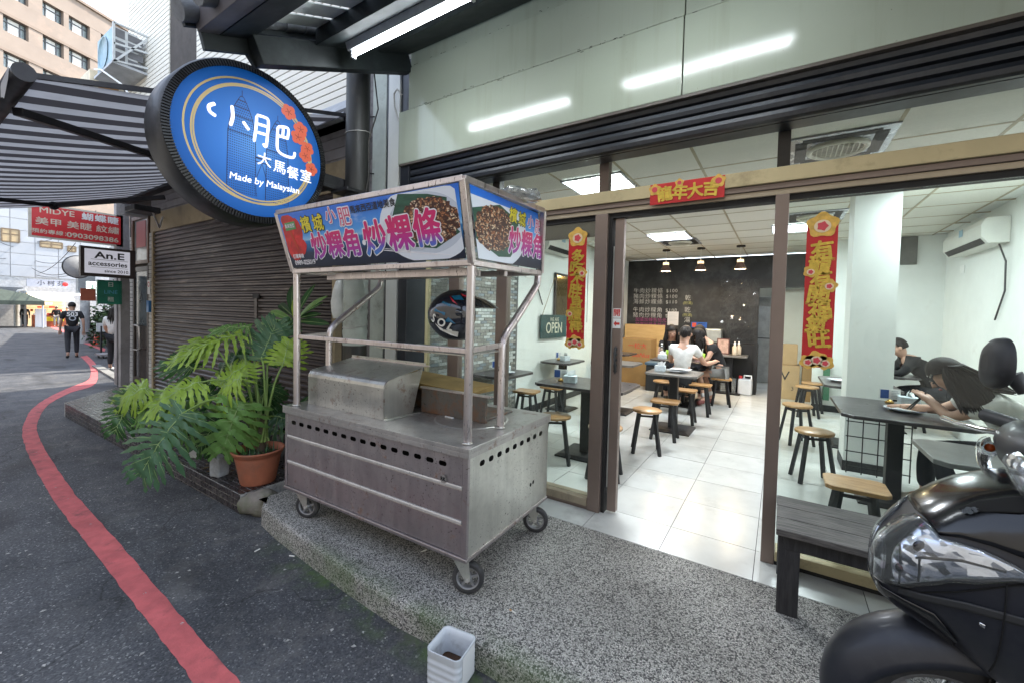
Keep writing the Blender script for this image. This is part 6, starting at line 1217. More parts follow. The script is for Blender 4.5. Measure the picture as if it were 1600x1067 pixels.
cpatch('side_crease', [(.32, 1.98, 2.12), (.36, 1.93, 2.06), (.44, 1.84, 1.93), (.56, 1.72, 1.78), (.72, 1.62, 1.66)], SPL, .004, n=4)
cpatch('lower_beak', [(.273, 2.3, 3.98), (.29, 2.25, 4.03), (.33, 2.2, 4.08), (.39, 2.2, 4.08), (.44, 2.5, 3.8)], SGL, .004, n=20)
# panel gaps and fixings
for sgn in (1, -1):
    cpatch('panel_gap', [(.335, sgn * 2.02, sgn * 2.045), (.42, sgn * 1.78, sgn * 1.8), (.52, sgn * 1.5, sgn * 1.52), (.6, sgn * 1.36, sgn * 1.38), (.8, sgn * 1.32, sgn * 1.34)], FLAT('gap_black', (.001, .001, .001), .9), .0012, n=2); cpatch('panel_gap', [(.5, sgn * 1.54, sgn * 2.6), (.503, sgn * 1.54, sgn * 2.6)], bpy.data.materials['gap_black'], .0012)
    for X, th in ((.47, 2.0), (.58, 1.9), (.56, 2.35)): cpatch('panel_screw', [(X - .005, sgn * (th - .02), sgn * (th + .02)), (X + .005, sgn * (th - .02), sgn * (th + .02))], CHR, .002, n=3)
# front mudguard, wheel and fork
WXC, WZC, WR = .47, .25, .25
def fend(a, s, k=0.): rr = WR + .05 + k; return Vector((WXC + rr * math.cos(a) * 1.02, YC + s, WZC + rr * math.sin(a)))
mb = MB(); rings = []
for i in range(19):
    a = R(198) - R(150) * i / 18; wd = .085 * (math.sin(math.pi * min(1, .22 + i / 18 * .62)) ** .6); dr = .10 * math.sin(math.pi * (.15 + .7 * i / 18)); prof = []
    for t in [k / 14 for k in range(15)]:
        th = math.pi * (t - .5); rr = WR + .055 - (1 - math.cos(th)) * dr * .95; prof.append(Vector((WXC + rr * math.cos(a) * 1.02, YC + wd * math.sin(th) * (1 + .2 * (1 - math.cos(th))), WZC + rr * math.sin(a) * (1 + .06 * i / 18))))
    rings.append(prof)
mb.grid(rings)
o = mb.build('front_mudguard', SBK, sc); s_ = o.modifiers.new('solid', 'SOLIDIFY'); s_.thickness = .005
wh = bpy.data.objects.new('front_wheel', None); COL.objects.link(wh); wh.parent = sc; wh.location = (WXC, YC, WZC)
MB().lathe([(.17, -.045), (.21, -.058), (.24, -.045), (.25, -.015), (.25, .015), (.24, .045), (.21, .058), (.17, .045), (.165, 0), (.17, -.045)], n=40, axis='y').build('tyre', RUB, wh); mb = MB().lathe([(.17, -.04), (.155, -.035), (.155, .035), (.17, .04)], n=32, axis='y'); mb.lathe([(0, -.05), (.035, -.045), (.035, .045), (0, .05)], n=16, axis='y')
for k in range(5): a = k * 1.2566; mb.beam((.03 * math.cos(a), 0, .03 * math.sin(a)), (.157 * math.cos(a), 0, .157 * math.sin(a)), .03, .03, upv=(0, 1, 0))
mb.build('rim', CASTG, wh); MB().lathe([(.06, -.056), (.11, -.056), (.11, -.052), (.06, -.052), (.06, -.056)], n=28, axis='y').build('brake_disc', CHR, wh)
for s in (-.085, .085): MB().tube([(WXC, YC + s, WZC), (WXC + .1, YC + s, WZC + .3), (WXC + .16, YC + s * .8, .75)], [.022, .026, .026], 10).build('fork', CHR, sc)
# handlebar cowl with turn lamps, grips, levers, mirrors
mb = MB(); HS = [(-.2, .66, 1.13, .02, .03), (-.185, .62, 1.11, .045, .06), (-.14, .6, 1.1, .065, .075), (0, .58, 1.1, .08, .085), (.14, .6, 1.1, .065, .075), (.185, .62, 1.11, .045, .06), (.2, .66, 1.13, .02, .03)]
mb.loft([[Vector((x + .06 + (hx + .03) * -math.cos(a) * (1.0), YC + y, z + hz_ * math.sin(a) + (.02 if math.cos(a) < 0 else -.01) * 0)) for a in [2 * math.pi * j / 20 for j in range(20)]] for y, x, z, hx, hz_ in HS]); mb.build('handlebar_cowl', SBK, sc)
for s in (1, -1):
    mb = MB(); rows = []
    for i in range(7):
        y = s * (.085 + .11 * i / 6); x = .55 + .055 * (i / 6) ** 2; h = .055 * (1 - .15 * abs(i - 3)); zc_ = 1.085 - .012 * i; rows.append([Vector((x - .025 * math.cos(t), YC + y, zc_ + h * math.sin(t))) for t in [-1.4 + 2.8 * j / 8 for j in range(9)]])
    mb.grid(rows)
    tlm = mb.build('turn_lamp', REFL, sc); ro = []
    MB().add([v + Vector((-.008, s * .002, 0)) for r in rows for v in r], [(i * 9 + j, (i + 1) * 9 + j, (i + 1) * 9 + j + 1, i * 9 + j + 1) for i in range(6) for j in range(8)], 0, True).build('lens', LENS, tlm); MB().ball((.56, YC + s * .14, 1.07), .013, 10, 8).build('bulb', FLAT('amber', (.7, .12, .02), .3), tlm)
    MB().tube([(.66, YC + s * .19, 1.13), (.64, YC + s * .25, 1.135), (.605, YC + s * .34, 1.14)], [.02, .021, .022], 14).build('grip', SPL, sc)
    MB().tube([(.6, YC + s * .17, 1.115), (.565, YC + s * .22, 1.11), (.53, YC + s * .33, 1.105), (.515, YC + s * .4, 1.105)], [.011, .01, .008, .009], 10).build('brake_lever', CHR, sc)
    MB().tube([(.68, YC + s * .19, 1.13), (.70, YC + s * .26, 1.2), (.675, YC + s * .295, 1.245)], [.011, .01, .01], 10).build('mirror_stem', CHR, sc); MB().tube([(.676, YC + s * .293, 1.232), (.66, YC + s * .297, 1.262), (.645, YC + s * .3, 1.285)], [.017, .02, .03], 12).build('mirror_boot', SPL, sc)
    c0 = Vector((.612, YC + s * .3, 1.322)); mb = MB(); rg = []
    for dx, k in ((-.03, .35), (-.026, .7), (-.012, .95), (.006, 1), (.014, .97)):
        ring = []
        for j in range(26):
            a = 2 * math.pi * j / 26; py = .09 * math.copysign(abs(math.cos(a)) ** .75, math.cos(a)) * (1 - .2 * math.sin(a + .6 * s)); pz = .084 * math.copysign(abs(math.sin(a)) ** .8, math.sin(a)); ring.append(c0 + Vector((dx - .0 * pz, py * k, pz * k + .2 * s * py * k * -1)))
        rg.append(ring)
    mb.loft(rg); mir = mb.build('mirror', SPL, sc); MB().add([p + Vector((.0012, 0, 0)) for p in [c0.lerp(q, .92) + Vector((.002, 0, 0)) for q in rg[-1]]], [tuple(range(26))]).build('mirror_glass', CHR, mir)
# leg shield, floor, seat, tail, rear wheel: the rest of the machine, out of the frame
MB().loft([[Vector((x, YC + y * w, z)) for y in (-1, -.5, 0, .5, 1)] + [Vector((x + .05, YC + y * w, z)) for y in (1, .5, 0, -.5, -1)] for x, z, w in ((.8, 1.0, .2), (.84, .7, .23), (.9, .36, .22), (1.0, .32, .2))]).build('leg_shield', SPL, sc)
MB().box((.95, YC - .17, .26), (1.35, YC + .17, .33)).build('floorboard', SPL, sc, .02)
MB().loft([[Vector((x, YC + w * math.cos(a), zc + h * math.sin(a))) for a in [2 * math.pi * j / 16 for j in range(16)]] for x, w, zc, h in ((1.3, .12, .5, .22), (1.4, .19, .52, .25), (1.7, .2, .58, .2), (2.0, .13, .68, .12), (2.1, .05, .72, .05))]).build('rear_body', SBK, sc); MB().loft([[Vector((x, YC + w * math.cos(a), zc + h * math.sin(a))) for a in [2 * math.pi * j / 16 for j in range(16)]] for x, w, zc, h in ((1.3, .1, .74, .04), (1.4, .15, .78, .06), (1.75, .16, .82, .06), (2.0, .1, .86, .04))]).build('seat', SPL, sc)
rw = bpy.data.objects.new('rear_wheel', None); COL.objects.link(rw); rw.parent = sc; rw.location = (1.8, YC, .25); MB().lathe([(.17, -.05), (.22, -.06), (.25, -.015), (.25, .015), (.22, .06), (.17, .05), (.165, 0), (.17, -.05)], n=32, axis='y').build('tyre', RUB, rw); MB().lathe([(0, -.06), (.17, -.045), (.17, .045), (0, .06)], n=24, axis='y').build('rim', CASTG, rw)
MB().tube([(1.3, YC + .1, .2), (1.35, YC + .28, .02)], .015, 8).build('side_stand', CHR, sc)

# leaf litter round the pots
rn = random.Random(21); mb = MB()
for k in range(70):
    x = rn.uniform(-5.2, -3.5); y = rn.uniform(1.6, 2.3); a = rn.uniform(0, 6.28); l_ = rn.uniform(.012, .035); c_, s_ = math.cos(a) * l_, math.sin(a) * l_; z = .003
    mb.add([(x - c_, y - s_, z), (x + s_ * .35, y - c_ * .35, z + .006), (x + c_, y + s_, z + .002), (x - s_ * .35, y + c_ * .35, z + .005)], [(0, 1, 2, 3)])
tag(mb.build('leaf_litter', M('dry_leaf', (.2, .13, .05), .8, var=.5, scale=40)), kind='stuff')
# ================================================================== tables, stools
TOPM = M('dark_table_top', (.05, .043, .045), .3, var=.2, scale=5, rvar=.08, dirt=(.1, .095, .09), dirt_scale=3, dirt_amt=.3); TOPG = M('grey_table_top', (.17, .165, .155), .3, var=.15, scale=5, rvar=.08); IRON = M('black_iron', (.014, .014, .016), .5, var=.2); SEATW = wood_mat('stool_oak', (.3, .15, .05), (.52, .3, .12), 4, (2.5, 12, 8), .4, coat=.2)
def table(x0, x1, y0, y1, label, top=TOPM, cham=.06, px=None, py=None):
    cx, cy = (x0 + x1) / 2, (y0 + y1) / 2; t = thing('table', label, 'table', (cx, cy, 0), 0, 'dark pedestal tables in the restaurant'); a, b = (x1 - x0) / 2, (y1 - y0) / 2; c = cham
    MB().prism([(-a + c, -b, .715), (a - c, -b, .715), (a, -b + c, .715), (a, b - c, .715), (a - c, b, .715), (-a + c, b, .715), (-a, b - c, .715), (-a, -b + c, .715)], (0, 0, .027)).build('tabletop', top, t, .004)
    MB().box((-.05, -.05, .02), (.05, .05, .7)).build('column', IRON, t, .003); MB().box((-.2, -.2, .7), (.2, .2, .714)).build('bracket', IRON, t)
    s = min(.24, a * .8); MB().loft([[Vector((q * k, r * k, z)) for q, r in ((s, s), (-s, s), (-s, -s), (s, -s))] for k, z in ((1, 0), (1, .012), (.8, .03))], smooth=False).build('base_plate', IRON, t); return t
def stool(x, y, label, rz_=0., sq=False, proto={}):
    k = 'sq' if sq else 'rd'
    if k in proto: return dup(proto[k], (x, y, 0), rz_, label)
    t = thing('stool', label, 'stool', (x, y, 0), rz_, 'wooden stools with black legs')
    if sq: MB().prism([(-.155 + .03, -.13, .435), (.155 - .03, -.13, .435), (.155, -.1, .435), (.155, .1, .435), (.125, .13, .435), (-.125, .13, .435), (-.155, .1, .435), (-.155, -.1, .435)], (0, 0, .026)).build('seat', SEATW, t, .005)
    else: MB().lathe([(0, .434), (.14, .434), (.15, .438), (.152, .447), (.15, .457), (.145, .461), (0, .462)], n=36).build('seat', SEATW, t)
    for a in (1, 3, 5, 7):
        c, s = math.cos(a * math.pi / 4), math.sin(a * math.pi / 4); MB().beam((c * .11, s * .1, .433), (c * .19, s * .165, 0), .028, .028).build('leg', IRON, t)
    mb = MB()
    for a in range(4):
        p, q = [(math.cos((2 * b + 1) * math.pi / 4) * .12, math.sin((2 * b + 1) * math.pi / 4) * .108, .4) for b in (a, a + 1)]; mb.beam(p, q, .012, .02)
    mb.build('seat_frame', IRON, t); proto[k] = t; return t
table(-2.13, -1.2, 3.72, 4.42, 'dark table just inside the left window with napkins'); table(-3.02, -2.55, 5.45, 6.15, 'dark table against the white left wall'); table(-3.0, -2.5, 3.75, 4.45, 'dark table beside the brick cladding')
T1 = table(-1.44, -.82, 5.36, 5.98, 'grey topped table in the aisle with a white plate', TOPG, .05); T2 = table(-1.82, -.88, 7.08, 7.66, 'dark table where the young women sit')
table(-2.4, -1.75, 5.9, 6.5, 'pale grey table behind the door leaf', TOPG); table(-2.9, -2.3, 7.5, 8.1, 'dark table in front of the stacked cartons')
T3 = table(.42, 1.2, 4.04, 5.02, 'large dark table by the white column', TOPM, .07); table(.43, 1.1, 5.75, 6.72, 'dark table behind the white column with a plate'); table(.7, 1.45, 2.99, 3.52, 'grey topped table against the right window', TOPG, .05); table(.85, 1.55, 7.3, 7.9, 'dark table at the back where the man sits')
mb = MB()                                              # black lattice rack under the big table
for k in range(5): mb.box((.56 + k * .11, 4.97, .04), (.568 + k * .11, 4.98, .7))
for k in range(5): mb.box((.55, 4.9695, .1 + k * .14), (1.01, 4.9805, .108 + k * .14))
tag(mb.build('lattice_rack', IRON), 'black wire lattice rack under the large dark table', 'rack')
for i, (x, y, l, r_, sq) in enumerate([(-1.17, 4.535, 'round stool standing alone in the aisle, nearest the doorway', .3, 0), (-1.29, 3.6, 'round stool half hidden behind the door leaf', .2, 0), (-1.83, 3.68, 'round stool beside the cart, seen through the left window', .5, 0), (-2.6, 5.12, 'square stool before the white wall table', 0, 1), (-2.72, 4.62, 'square stool beside the brick cladding table', .1, 1),
        (-1.12, 5.16, 'square stool tucked at the near side of the grey table', .05, 1), (-1.08, 6.12, 'square stool tucked at the far side of the grey table', 0, 1), (-1.5, 6.72, 'round stool under the young woman in white', .3, 0), (-.98, 6.78, 'square stool between grey table and the seated women', 0, 1), (-2.0, 5.45, 'square stool left of the grey table', .1, 1), (-.8, 7.72, 'square stool under the young woman in grey shorts', .2, 1), (-1.66, 8.02, 'square stool under the long haired young woman', .1, 1),
        (.29, 4.64, 'round stool by the near corner of the large dark table', .3, 0), (.2, 5.95, 'round stool left of the table behind the column', .5, 0), (.37, 7.7, 'round stool by the cartons at the back', .2, 0), (.46, 8.2, 'round stool furthest back beside the partition', 0, 0), (.42, 3.28, 'rectangular oak stool behind the dark bench', 0, 1), (1.46, 4.25, 'square stool under the woman in the pale tee', 0, 1), (1.5, 7.68, 'square stool under the man in black', .2, 1), (1.3, 3.75, 'square stool behind the grey window table', .3, 1)]):
    stool(x, y, l, r_, bool(sq))
# counter, chalk menu, cartons
CNT = M('black_counter', (.012, .012, .013), .5, var=.3)
cn = thing('counter', 'black counter with a dark stone ledge below the chalk menu', 'counter', (0, 0, 0)); bx('body', (-2.0, 9.3, 0), (-.36, 9.72, .95), CNT, cn); bx('ledge', (-1.95, 8.86, .715), (-.5, 9.298, .75), TOPG, cn, .005); bx('end_panel', (-.42, 9.25, 0), (-.355, 9.299, 1.0), CNT, cn); MB().box((-.85, 9.0, .02), (-.75, 9.08, .714)).build('column', IRON, cn); MB().box((-1.02, 8.92, 0), (-.6, 9.2, .03)).build('base_plate', IRON, cn)
CHK = M('chalk', (.5, .5, .48), .95, var=.5, scale=30); CHP = FLAT('pink_chalk', (.34, .07, .2), .9); CHY = FLAT('yellow_chalk', (.4, .4, .15), .9)
cmn = thing('chalk_menu', 'hand written white chalk menu on the black wall', 'menu', (0, 9.735, 0)); YM = -.001
for i, (a, b) in enumerate((('牛肉炒粿條', '$100'), ('豬肉炒粿條', '$100'), ('海鮮炒粿條', '$110'), ('牛肉炒粿角', '$100'), ('豬肉炒粿角', '$100'))):
    z = 2.02 - i * .125 - (.06 if i > 2 else 0); text(a, (-2.58, YM, z), .125, CHK, cmn, bold=0, space=1.15); text(b, (-2.06, YM, z), .105, CHK, cmn, bold=0, space=1.2)
for i in range(2): text('加蛋加辣各拾元', (-2.5, YM, 1.36 - i * .11), .1, CHP, cmn, bold=0)
for i, (a, m_) in enumerate((('乾', CHK), ('(附湯)', CHY), ('乾', CHK), ('(附湯)', CHY), ('湯', CHK))): text(a, (-1.72, YM, 1.86 - i * .11 - (.04 if i > 1 else 0)), .13 if m_ is CHK else .075, m_, cmn, bold=0)
bx('panel_seam', (-1.6, 9.733, .95), (-1.12, 9.737, 2.72), M('plain_black_strip', (.012, .012, .013), .5), cmn)
cw = MB(); rn = random.Random(15); wn = thing('cling_film', 'wrinkled clear film with glints over the right part of the black wall', 'film', (0, 9.728, 0)); vs = []; nx_, nz_ = 16, 22
for i in range(nx_ + 1):
    for j in range(nz_ + 1): vs.append((-1.08 + .68 * i / nx_, -.004 - .028 * rn.random() ** 2, 1.0 + 1.25 * j / nz_))
cw.add(vs, [(i * (nz_ + 1) + j, (i + 1) * (nz_ + 1) + j, (i + 1) * (nz_ + 1) + j + 1, i * (nz_ + 1) + j + 1) for i in range(nx_) for j in range(nz_)], 0, False); cw.build('sheet', GLASS('cling', (.97, .97, .97), .5, .01), wn)
def boxthing(name, label, cat, a, b, m, bev=.004, group=None): return tag(MB().box(a, b).build(name, m, None, bev), label, cat, group)
PLYW = wood_mat('pale_plywood', (.5, .33, .13), (.62, .43, .2), 3, (1, 1, 5), .5); KRAFT = M('kraft_board', (.33, .2, .075), .85, var=.15, scale=3); KRAFT2 = M('kraft_board_pale', (.46, .32, .17), .85, var=.15, scale=3)
boxthing('plywood_screen', 'pale plywood screen behind the carton by the black wall', 'screen', (-3.0, 9.45, 0), (-2.12, 9.5, 1.26), PLYW)
cb1 = thing('carton', 'brown carton printed with red lettering, stacked on another', 'carton', (-2.55, 8.95, .5)); bx('box_body', (-.36, -.2, 0), (.33, .25, .47), KRAFT, cb1, .006); text('一粒大', (.05, -.202, .32), .13, REDP, cb1); text('BoNus', (.12, -.202, .14), .13, REDP, cb1, shear=.3)
boxthing('carton', 'plain brown carton under the red lettered carton', 'carton', (-2.9, 8.76, 0), (-2.24, 9.2, .498), KRAFT, .006); sb_ = thing('storage_box', 'dark plastic storage box with blue grey lid by the cartons', 'box', (-1.975, 8.52, 0)); bx('tub', (-.22, -.22, 0), (.22, .22, .5), M('dark_tub', (.025, .028, .03), .5), sb_, .02); bx('lid', (-.24, -.24, .501), (.24, .24, .56), M('blue_lid_plastic', (.1, .17, .24), .5), sb_, .015)
cb2 = thing('carton', 'kraft carton printed with a large V at the back right', 'carton', (.12, 9.35, 0)); bx('box_body', (-.22, -.2, .0), (.2, .2, .62), KRAFT2, cb2, .006); text('V', (-.02, -.203, .42), .24, BLK, cb2); text('3', (.1, -.203, .2), .1, BLK, cb2)
boxthing('carton', 'kraft carton topmost of the right stack', 'carton', (-.06, 9.2, .625), (.28, 9.5, 1.0), KRAFT2, .006); boxthing('carton', 'tall kraft carton right of the V carton', 'carton', (.36, 9.1, 0), (.55, 9.45, .95), KRAFT, .006); boxthing('green_board', 'folded green board leaning by the cartons', 'board', (.6, 8.2, .2), (.68, 8.34, .8), FLAT('green_card', (.04, .16, .08), .6))
boxthing('fridge', 'pale steel appliance on the counter behind the young women', 'appliance', (-1.45, 9.35, .951), (-1.0, 9.7, 1.22), M('pale_steel', (.42, .45, .44), .4, .4), .02)
tag(bx('notice_paper', (-2.13, 9.727, 1.26), (-1.9, 9.7345, 1.56), FLAT('paper_white', (.66, .65, .66), .7)), 'white typed notice taped on the black wall', 'notice')
for k in range(6): bx('print_line', (-2.1, 9.7255, 1.5 - k * .03), (-1.96 if k % 2 else -1.93, 9.7268, 1.506 - k * .03), GREYST, bpy.data.objects['notice_paper'])
bs = thing('blue_sign', 'small blue placard with a red square on the counter', 'placard', (-1.46, 9.66, 1.225)); bx('plate', (-.16, 0, 0), (.15, .02, .12), FLAT('blue_card', (.02, .1, .4), .5), bs); bx('red_square', (-.14, -.003, .015), (-.06, -.0005, .105), FLAT('red_card', (.6, .08, .04), .5), bs); text('SMOKING', (.045, -.002, .085), .032, BLK, bs, bold=.02); text('AREA', (.045, -.002, .04), .032, BLK, bs, bold=.02)
fr = thing('picture_frame', 'photo frame of food standing on the counter ledge', 'frame', (-.93, 9.1, .751)); bx('frame', (-.11, 0, 0), (.11, .02, .3), M('dark_red_frame', (.12, .05, .045), .5), fr); bx('print', (-.09, -.003, .02), (.09, -.0005, .28), M('food_print', (.5, .34, .28), .5, var=.4, scale=14), fr)
for k, (x, y, lab) in enumerate(((-.72, 9.0, 'cream sauce bottle on the counter ledge'), (-.66, 9.12, 'second cream bottle behind it on the ledge'))):
    t = thing('sauce_bottle', lab, 'bottle', (x, y, .751)); MB().lathe([(0, 0), (.04, 0), (.042, .02), (.042, .15), (.02, .185), (.018, .2)], n=18).build('bottle_body', M('cream_bottle', (.62, .54, .42), .4), t); MB().lathe([(.02, .2), (.02, .22), (.006, .26), (0, .26)], n=14).build('cap', WP, t)
jg = thing('jerrycan', 'translucent white jerrycan with red cap on the floor by the counter', 'jerrycan', (-.53, 9.12, 0)); MB().box((-.12, -.09, 0), (.12, .09, .31)).build('can_body', M('jerrycan_plastic', (.58, .6, .62), .4, var=.1), jg, .03, 3); MB().tube([(-.02, 0, .3), (-.02, 0, .37), (.1, 0, .37), (.1, 0, .3)], .016, 8).build('handle', WP, jg); MB().lathe([(.03, .3), (.03, .36), (0, .36)], (-.08, 0, 0), 14).build('cap', REDP, jg)
boxthing('clear_tub', 'clear plastic tub under the counter ledge beside the jerrycan', 'tub', (-.95, 9.0, 0.001), (-.68, 9.25, .3), GLASS('tub_clear', (.75, .78, .8), 2, .25), .02)
fg = thing('kitchen_fridge', 'tall stainless fridge edge in the passage beyond the black wall', 'fridge', (-.2, 11.2, 0)); bx('cabinet', (-.4, 0, 0), (.5, .6, 1.95), M('brushed_steel', (.4, .42, .43), .35, .7), fg, .01); bx('door_gap', (-.41, -.004, 1.0), (.51, .0, 1.02), DARK, fg); MB().tube([(.0, -.03, 1.1), (.0, -.03, 1.7)], .012, 8).build('handle', BRIGHT, fg)
# left wall: air conditioner, tv, open sign, sockets
def wall_ac(name, label, loc, L, sx):
    t = thing(name, label, 'air conditioner', loc); pr = [(0, 0), (.16, .0), (.21, .07), (.215, .2), (.18, .27), (0, .28)]; MB().prism([(sx * x, -L / 2, z) for x, z in pr][::sx], (0, L, 0)).build('casing', M(name + '_white', (.62, .62, .57), .5, var=.06), t, .01); MB().prism([(sx * .165, -L / 2 + .05, .004), (sx * .205, -L / 2 + .05, .06), (sx * .2, -L / 2 + .05, .064), (sx * .155, -L / 2 + .05, .01)], (0, L - .1, 0)).build('louvre', DARK, t); MB().box((sx * .2165, -.1, .16), (sx * .219, .02, .24)).build('label', FLAT('label_blue', (.25, .4, .5), .5), t); MB().tube([(sx * .05, -L / 2 + .1, .0), (sx * .04, -L / 2 - .05, -.2), (sx * .02, -L / 2, -.5), (sx * .02, -L / 2 + .2, -.8)], .008, 6).build('cable', RIM, t)
wall_ac('wall_air_conditioner', 'white air conditioner high on the left wall', (XL, 5.85, 2.38), 1.0, 1); wall_ac('wall_air_conditioner', 'white air conditioner high on the right wall', (XR, 7.0, 2.3), 1.25, -1)
mirr = thing('wall_mirror', 'brown framed wall mirror on the white left wall', 'mirror', (XL + .01, 6.35, 1.25)); bx('frame', (0, -.42, 0), (.03, .42, .85), M('mirror_frame', (.04, .03, .025), .5), mirr); bx('glass', (.0301, -.38, .04), (.033, .38, .81), FLAT('brown_mirror', (.3, .22, .1), .12, .8), mirr)
os_ = thing('open_sign', 'dark green hanging board reading WE ARE OPEN on the white wall', 'sign', (XL + .03, 5.92, 1.07)); bx('plate', (0, -.45, 0), (.02, .42, .36), M('sign_green', (.012, .06, .06), .6, var=.3), os_); text('WE ARE', (.022, -.02, .285), .085, FLAT('cream_paint', (.6, .58, .46), .6), os_, (0, 1, 0), ext=.001, bold=.0); text('OPEN', (.022, -.02, .15), .24, FLAT('cream_paint2', (.6, .58, .46), .6), os_, (0, 1, 0), bold=.012, sx=.9)
for s in (-.4, .38): MB().beam((.01, s, .36), (.01, -.02, .95), .006, .006).build('cord', M('rope', (.35, .26, .14), .9), os_)
tag(bx('wall_socket', (XL + .0005, 5.05, 1.95), (XL + .014, 5.17, 2.05), WP), 'white socket plate on the left wall', 'socket'); tag(bx('wall_socket', (XR - .014, 7.6, 2.1), (XR - .0005, 7.74, 2.2), WP), 'white socket plate under the right air conditioner', 'socket')
tag(bx('dark_board', (1.36, 8.335, 2.3), (1.64, 8.3595, 2.71), M('board_dark', (.12, .12, .11), .4)), 'dark square board high on the rear partition', 'board')
# --- things on the tables
NAP = M('napkin_box', (.66, .74, .78), .4, var=.2, scale=30); TISS = M('tissue_white', (.75, .77, .77), .8)
def napkins(x, y, z, label, rz_=0., card=True):
    t = thing('napkin_box', label, 'napkins', (x, y, z), rz_, 'napkin boxes on the tables'); MB().box((-.065, -.05, 0), (.065, .05, .075)).build('box_body', NAP, t, .006); rn = random.Random(int(x * 100)); mb = MB()
    for k in range(5): a = rn.uniform(-.6, .6); mb.add([(-.03 + k * .012, -.03, .075), (.0 + k * .012, .03, .075), (.03 * a + k * .012, .02, .12 + .02 * rn.random()), (-.03 + .03 * a + k * .01, -.02, .11)], [(0, 1, 2, 3)])
    mb.build('tissue', TISS, t)
    if card:
        c = thing('table_card', label.replace('napkin box', 'blue and white table card beside the napkin box'), 'table card', (x - .12, y + .02, z), rz_ + .15, 'blue and white table cards'); bx('card', (-.075, 0, .035), (.075, .006, .125), WP, c); bx('blue_half', (-.068, -.0012, .042), (-.008, -.0002, .118), FLAT('card_blue', (.03, .09, .32), .5), c); mb = MB()
        for k in range(5): mb.box((.01, -.0012, .046 + k * .014), (.066 - .01 * (k % 3), -.0002, .053 + k * .014))
        mb.build('grey_print', GREYST, c); MB().lathe([(0, 0), (.03, 0), (.032, .012), (.012, .03), (0, .036)], n=16).build('foot', M('brass_foot', (.5, .3, .08), .3, .6), c)
napkins(-1.82, 3.98, .742, 'napkin box on the table inside the left window', .2); napkins(-2.75, 5.8, .742, 'napkin box on the white wall table', 1.3); napkins(.95, 4.86, .742, 'napkin box on the large table by the column', .1); napkins(-1.3, 5.62, .742, 'napkin box on the grey aisle table', .1, False); napkins(-1.66, 7.3, .742, 'napkin box on the seated women\'s table', 0, False); napkins(-2.75, 4.15, .742, 'napkin box on the brick wall table', .6)
def plate(x, y, label, r=.13, z=.742): t = thing('plate', label, 'plate', (x, y, z), 0, 'white plates'); MB().lathe([(0, .004), (r * .6, .004), (r, .022), (r * 1.01, .025), (r, .027), (r * .6, .012), (0, .012)], n=32).build('dish', M('enamel_white', (.75, .77, .78), .2), t); MB().lathe([(r * .995, .0245), (r * 1.015, .0255), (r * .995, .0275)], n=32).build('blue_rim', FLAT('rim_blue', (.03, .05, .16), .3), t); return t
plate(.86, 4.5, 'white enamel plate the woman is eating from'); plate(-1.1, 5.66, 'white plate stack on the grey aisle table'); plate(.6, 6.2, 'white plate on the table behind the column', .12); plate(-2.65, 4.05, 'white plate on the brick wall table', .09)
boxthing('tissue_pack', 'white square box on the grey window table', 'box', (1.02, 3.1, .7425), (1.3, 3.3, .88), M('box_white', (.68, .7, .7), .5), .01); boxthing('menu_sheet', 'white menu sheet lying across the grey aisle table', 'paper', (-1.2, 5.7, .7705), (-.95, 5.86, .776), TISS)
for k, (x, y, lab) in enumerate(((-1.03, 7.22, 'green drink cup with straw before the girl in grey shorts'), (-1.6, 7.48, 'green drink cup beside the water bottle'))):
    t = thing('drink_cup', lab, 'cup', (x, y, .742)); MB().lathe([(0, 0), (.032, 0), (.046, .14), (0, .14)], n=20).build('cup_body', FLAT('lime_cup', (.28, .5, .03), .4), t); MB().tube([(0, 0, .14), (.005, .0, .22)], .005, 6).build('straw', WP, t)
t = thing('water_bottle', 'clear plastic bottle at the left end of the women\'s table', 'bottle', (-1.72, 7.5, .742)); MB().lathe([(0, 0), (.035, 0), (.036, .17), (.014, .21), (.014, .225)], n=18).build('bottle_body', GLASS('bottle_clear', (.8, .85, .88), 2, .12), t); MB().lathe([(.015, .225), (.015, .245), (0, .245)], n=12).build('cap', WP, t)
for k in range(5): boxthing('snack', ('foil snack bag by the green cup', 'white phone on the women\'s table', 'paper wrapper on the women\'s table', 'black purse at the right end of the women\'s table', 'folded napkin on the women\'s table')[k], 'table item', (-1.35 + k * .1, 7.15 + .06 * (k % 3), .7425), (-1.29 + k * .1, 7.22 + .06 * (k % 3), .752 + .02 * (k == 3)), (TISS, WP, M('wrapper', (.5, .3, .3), .5), DARK, TISS)[k], .002)
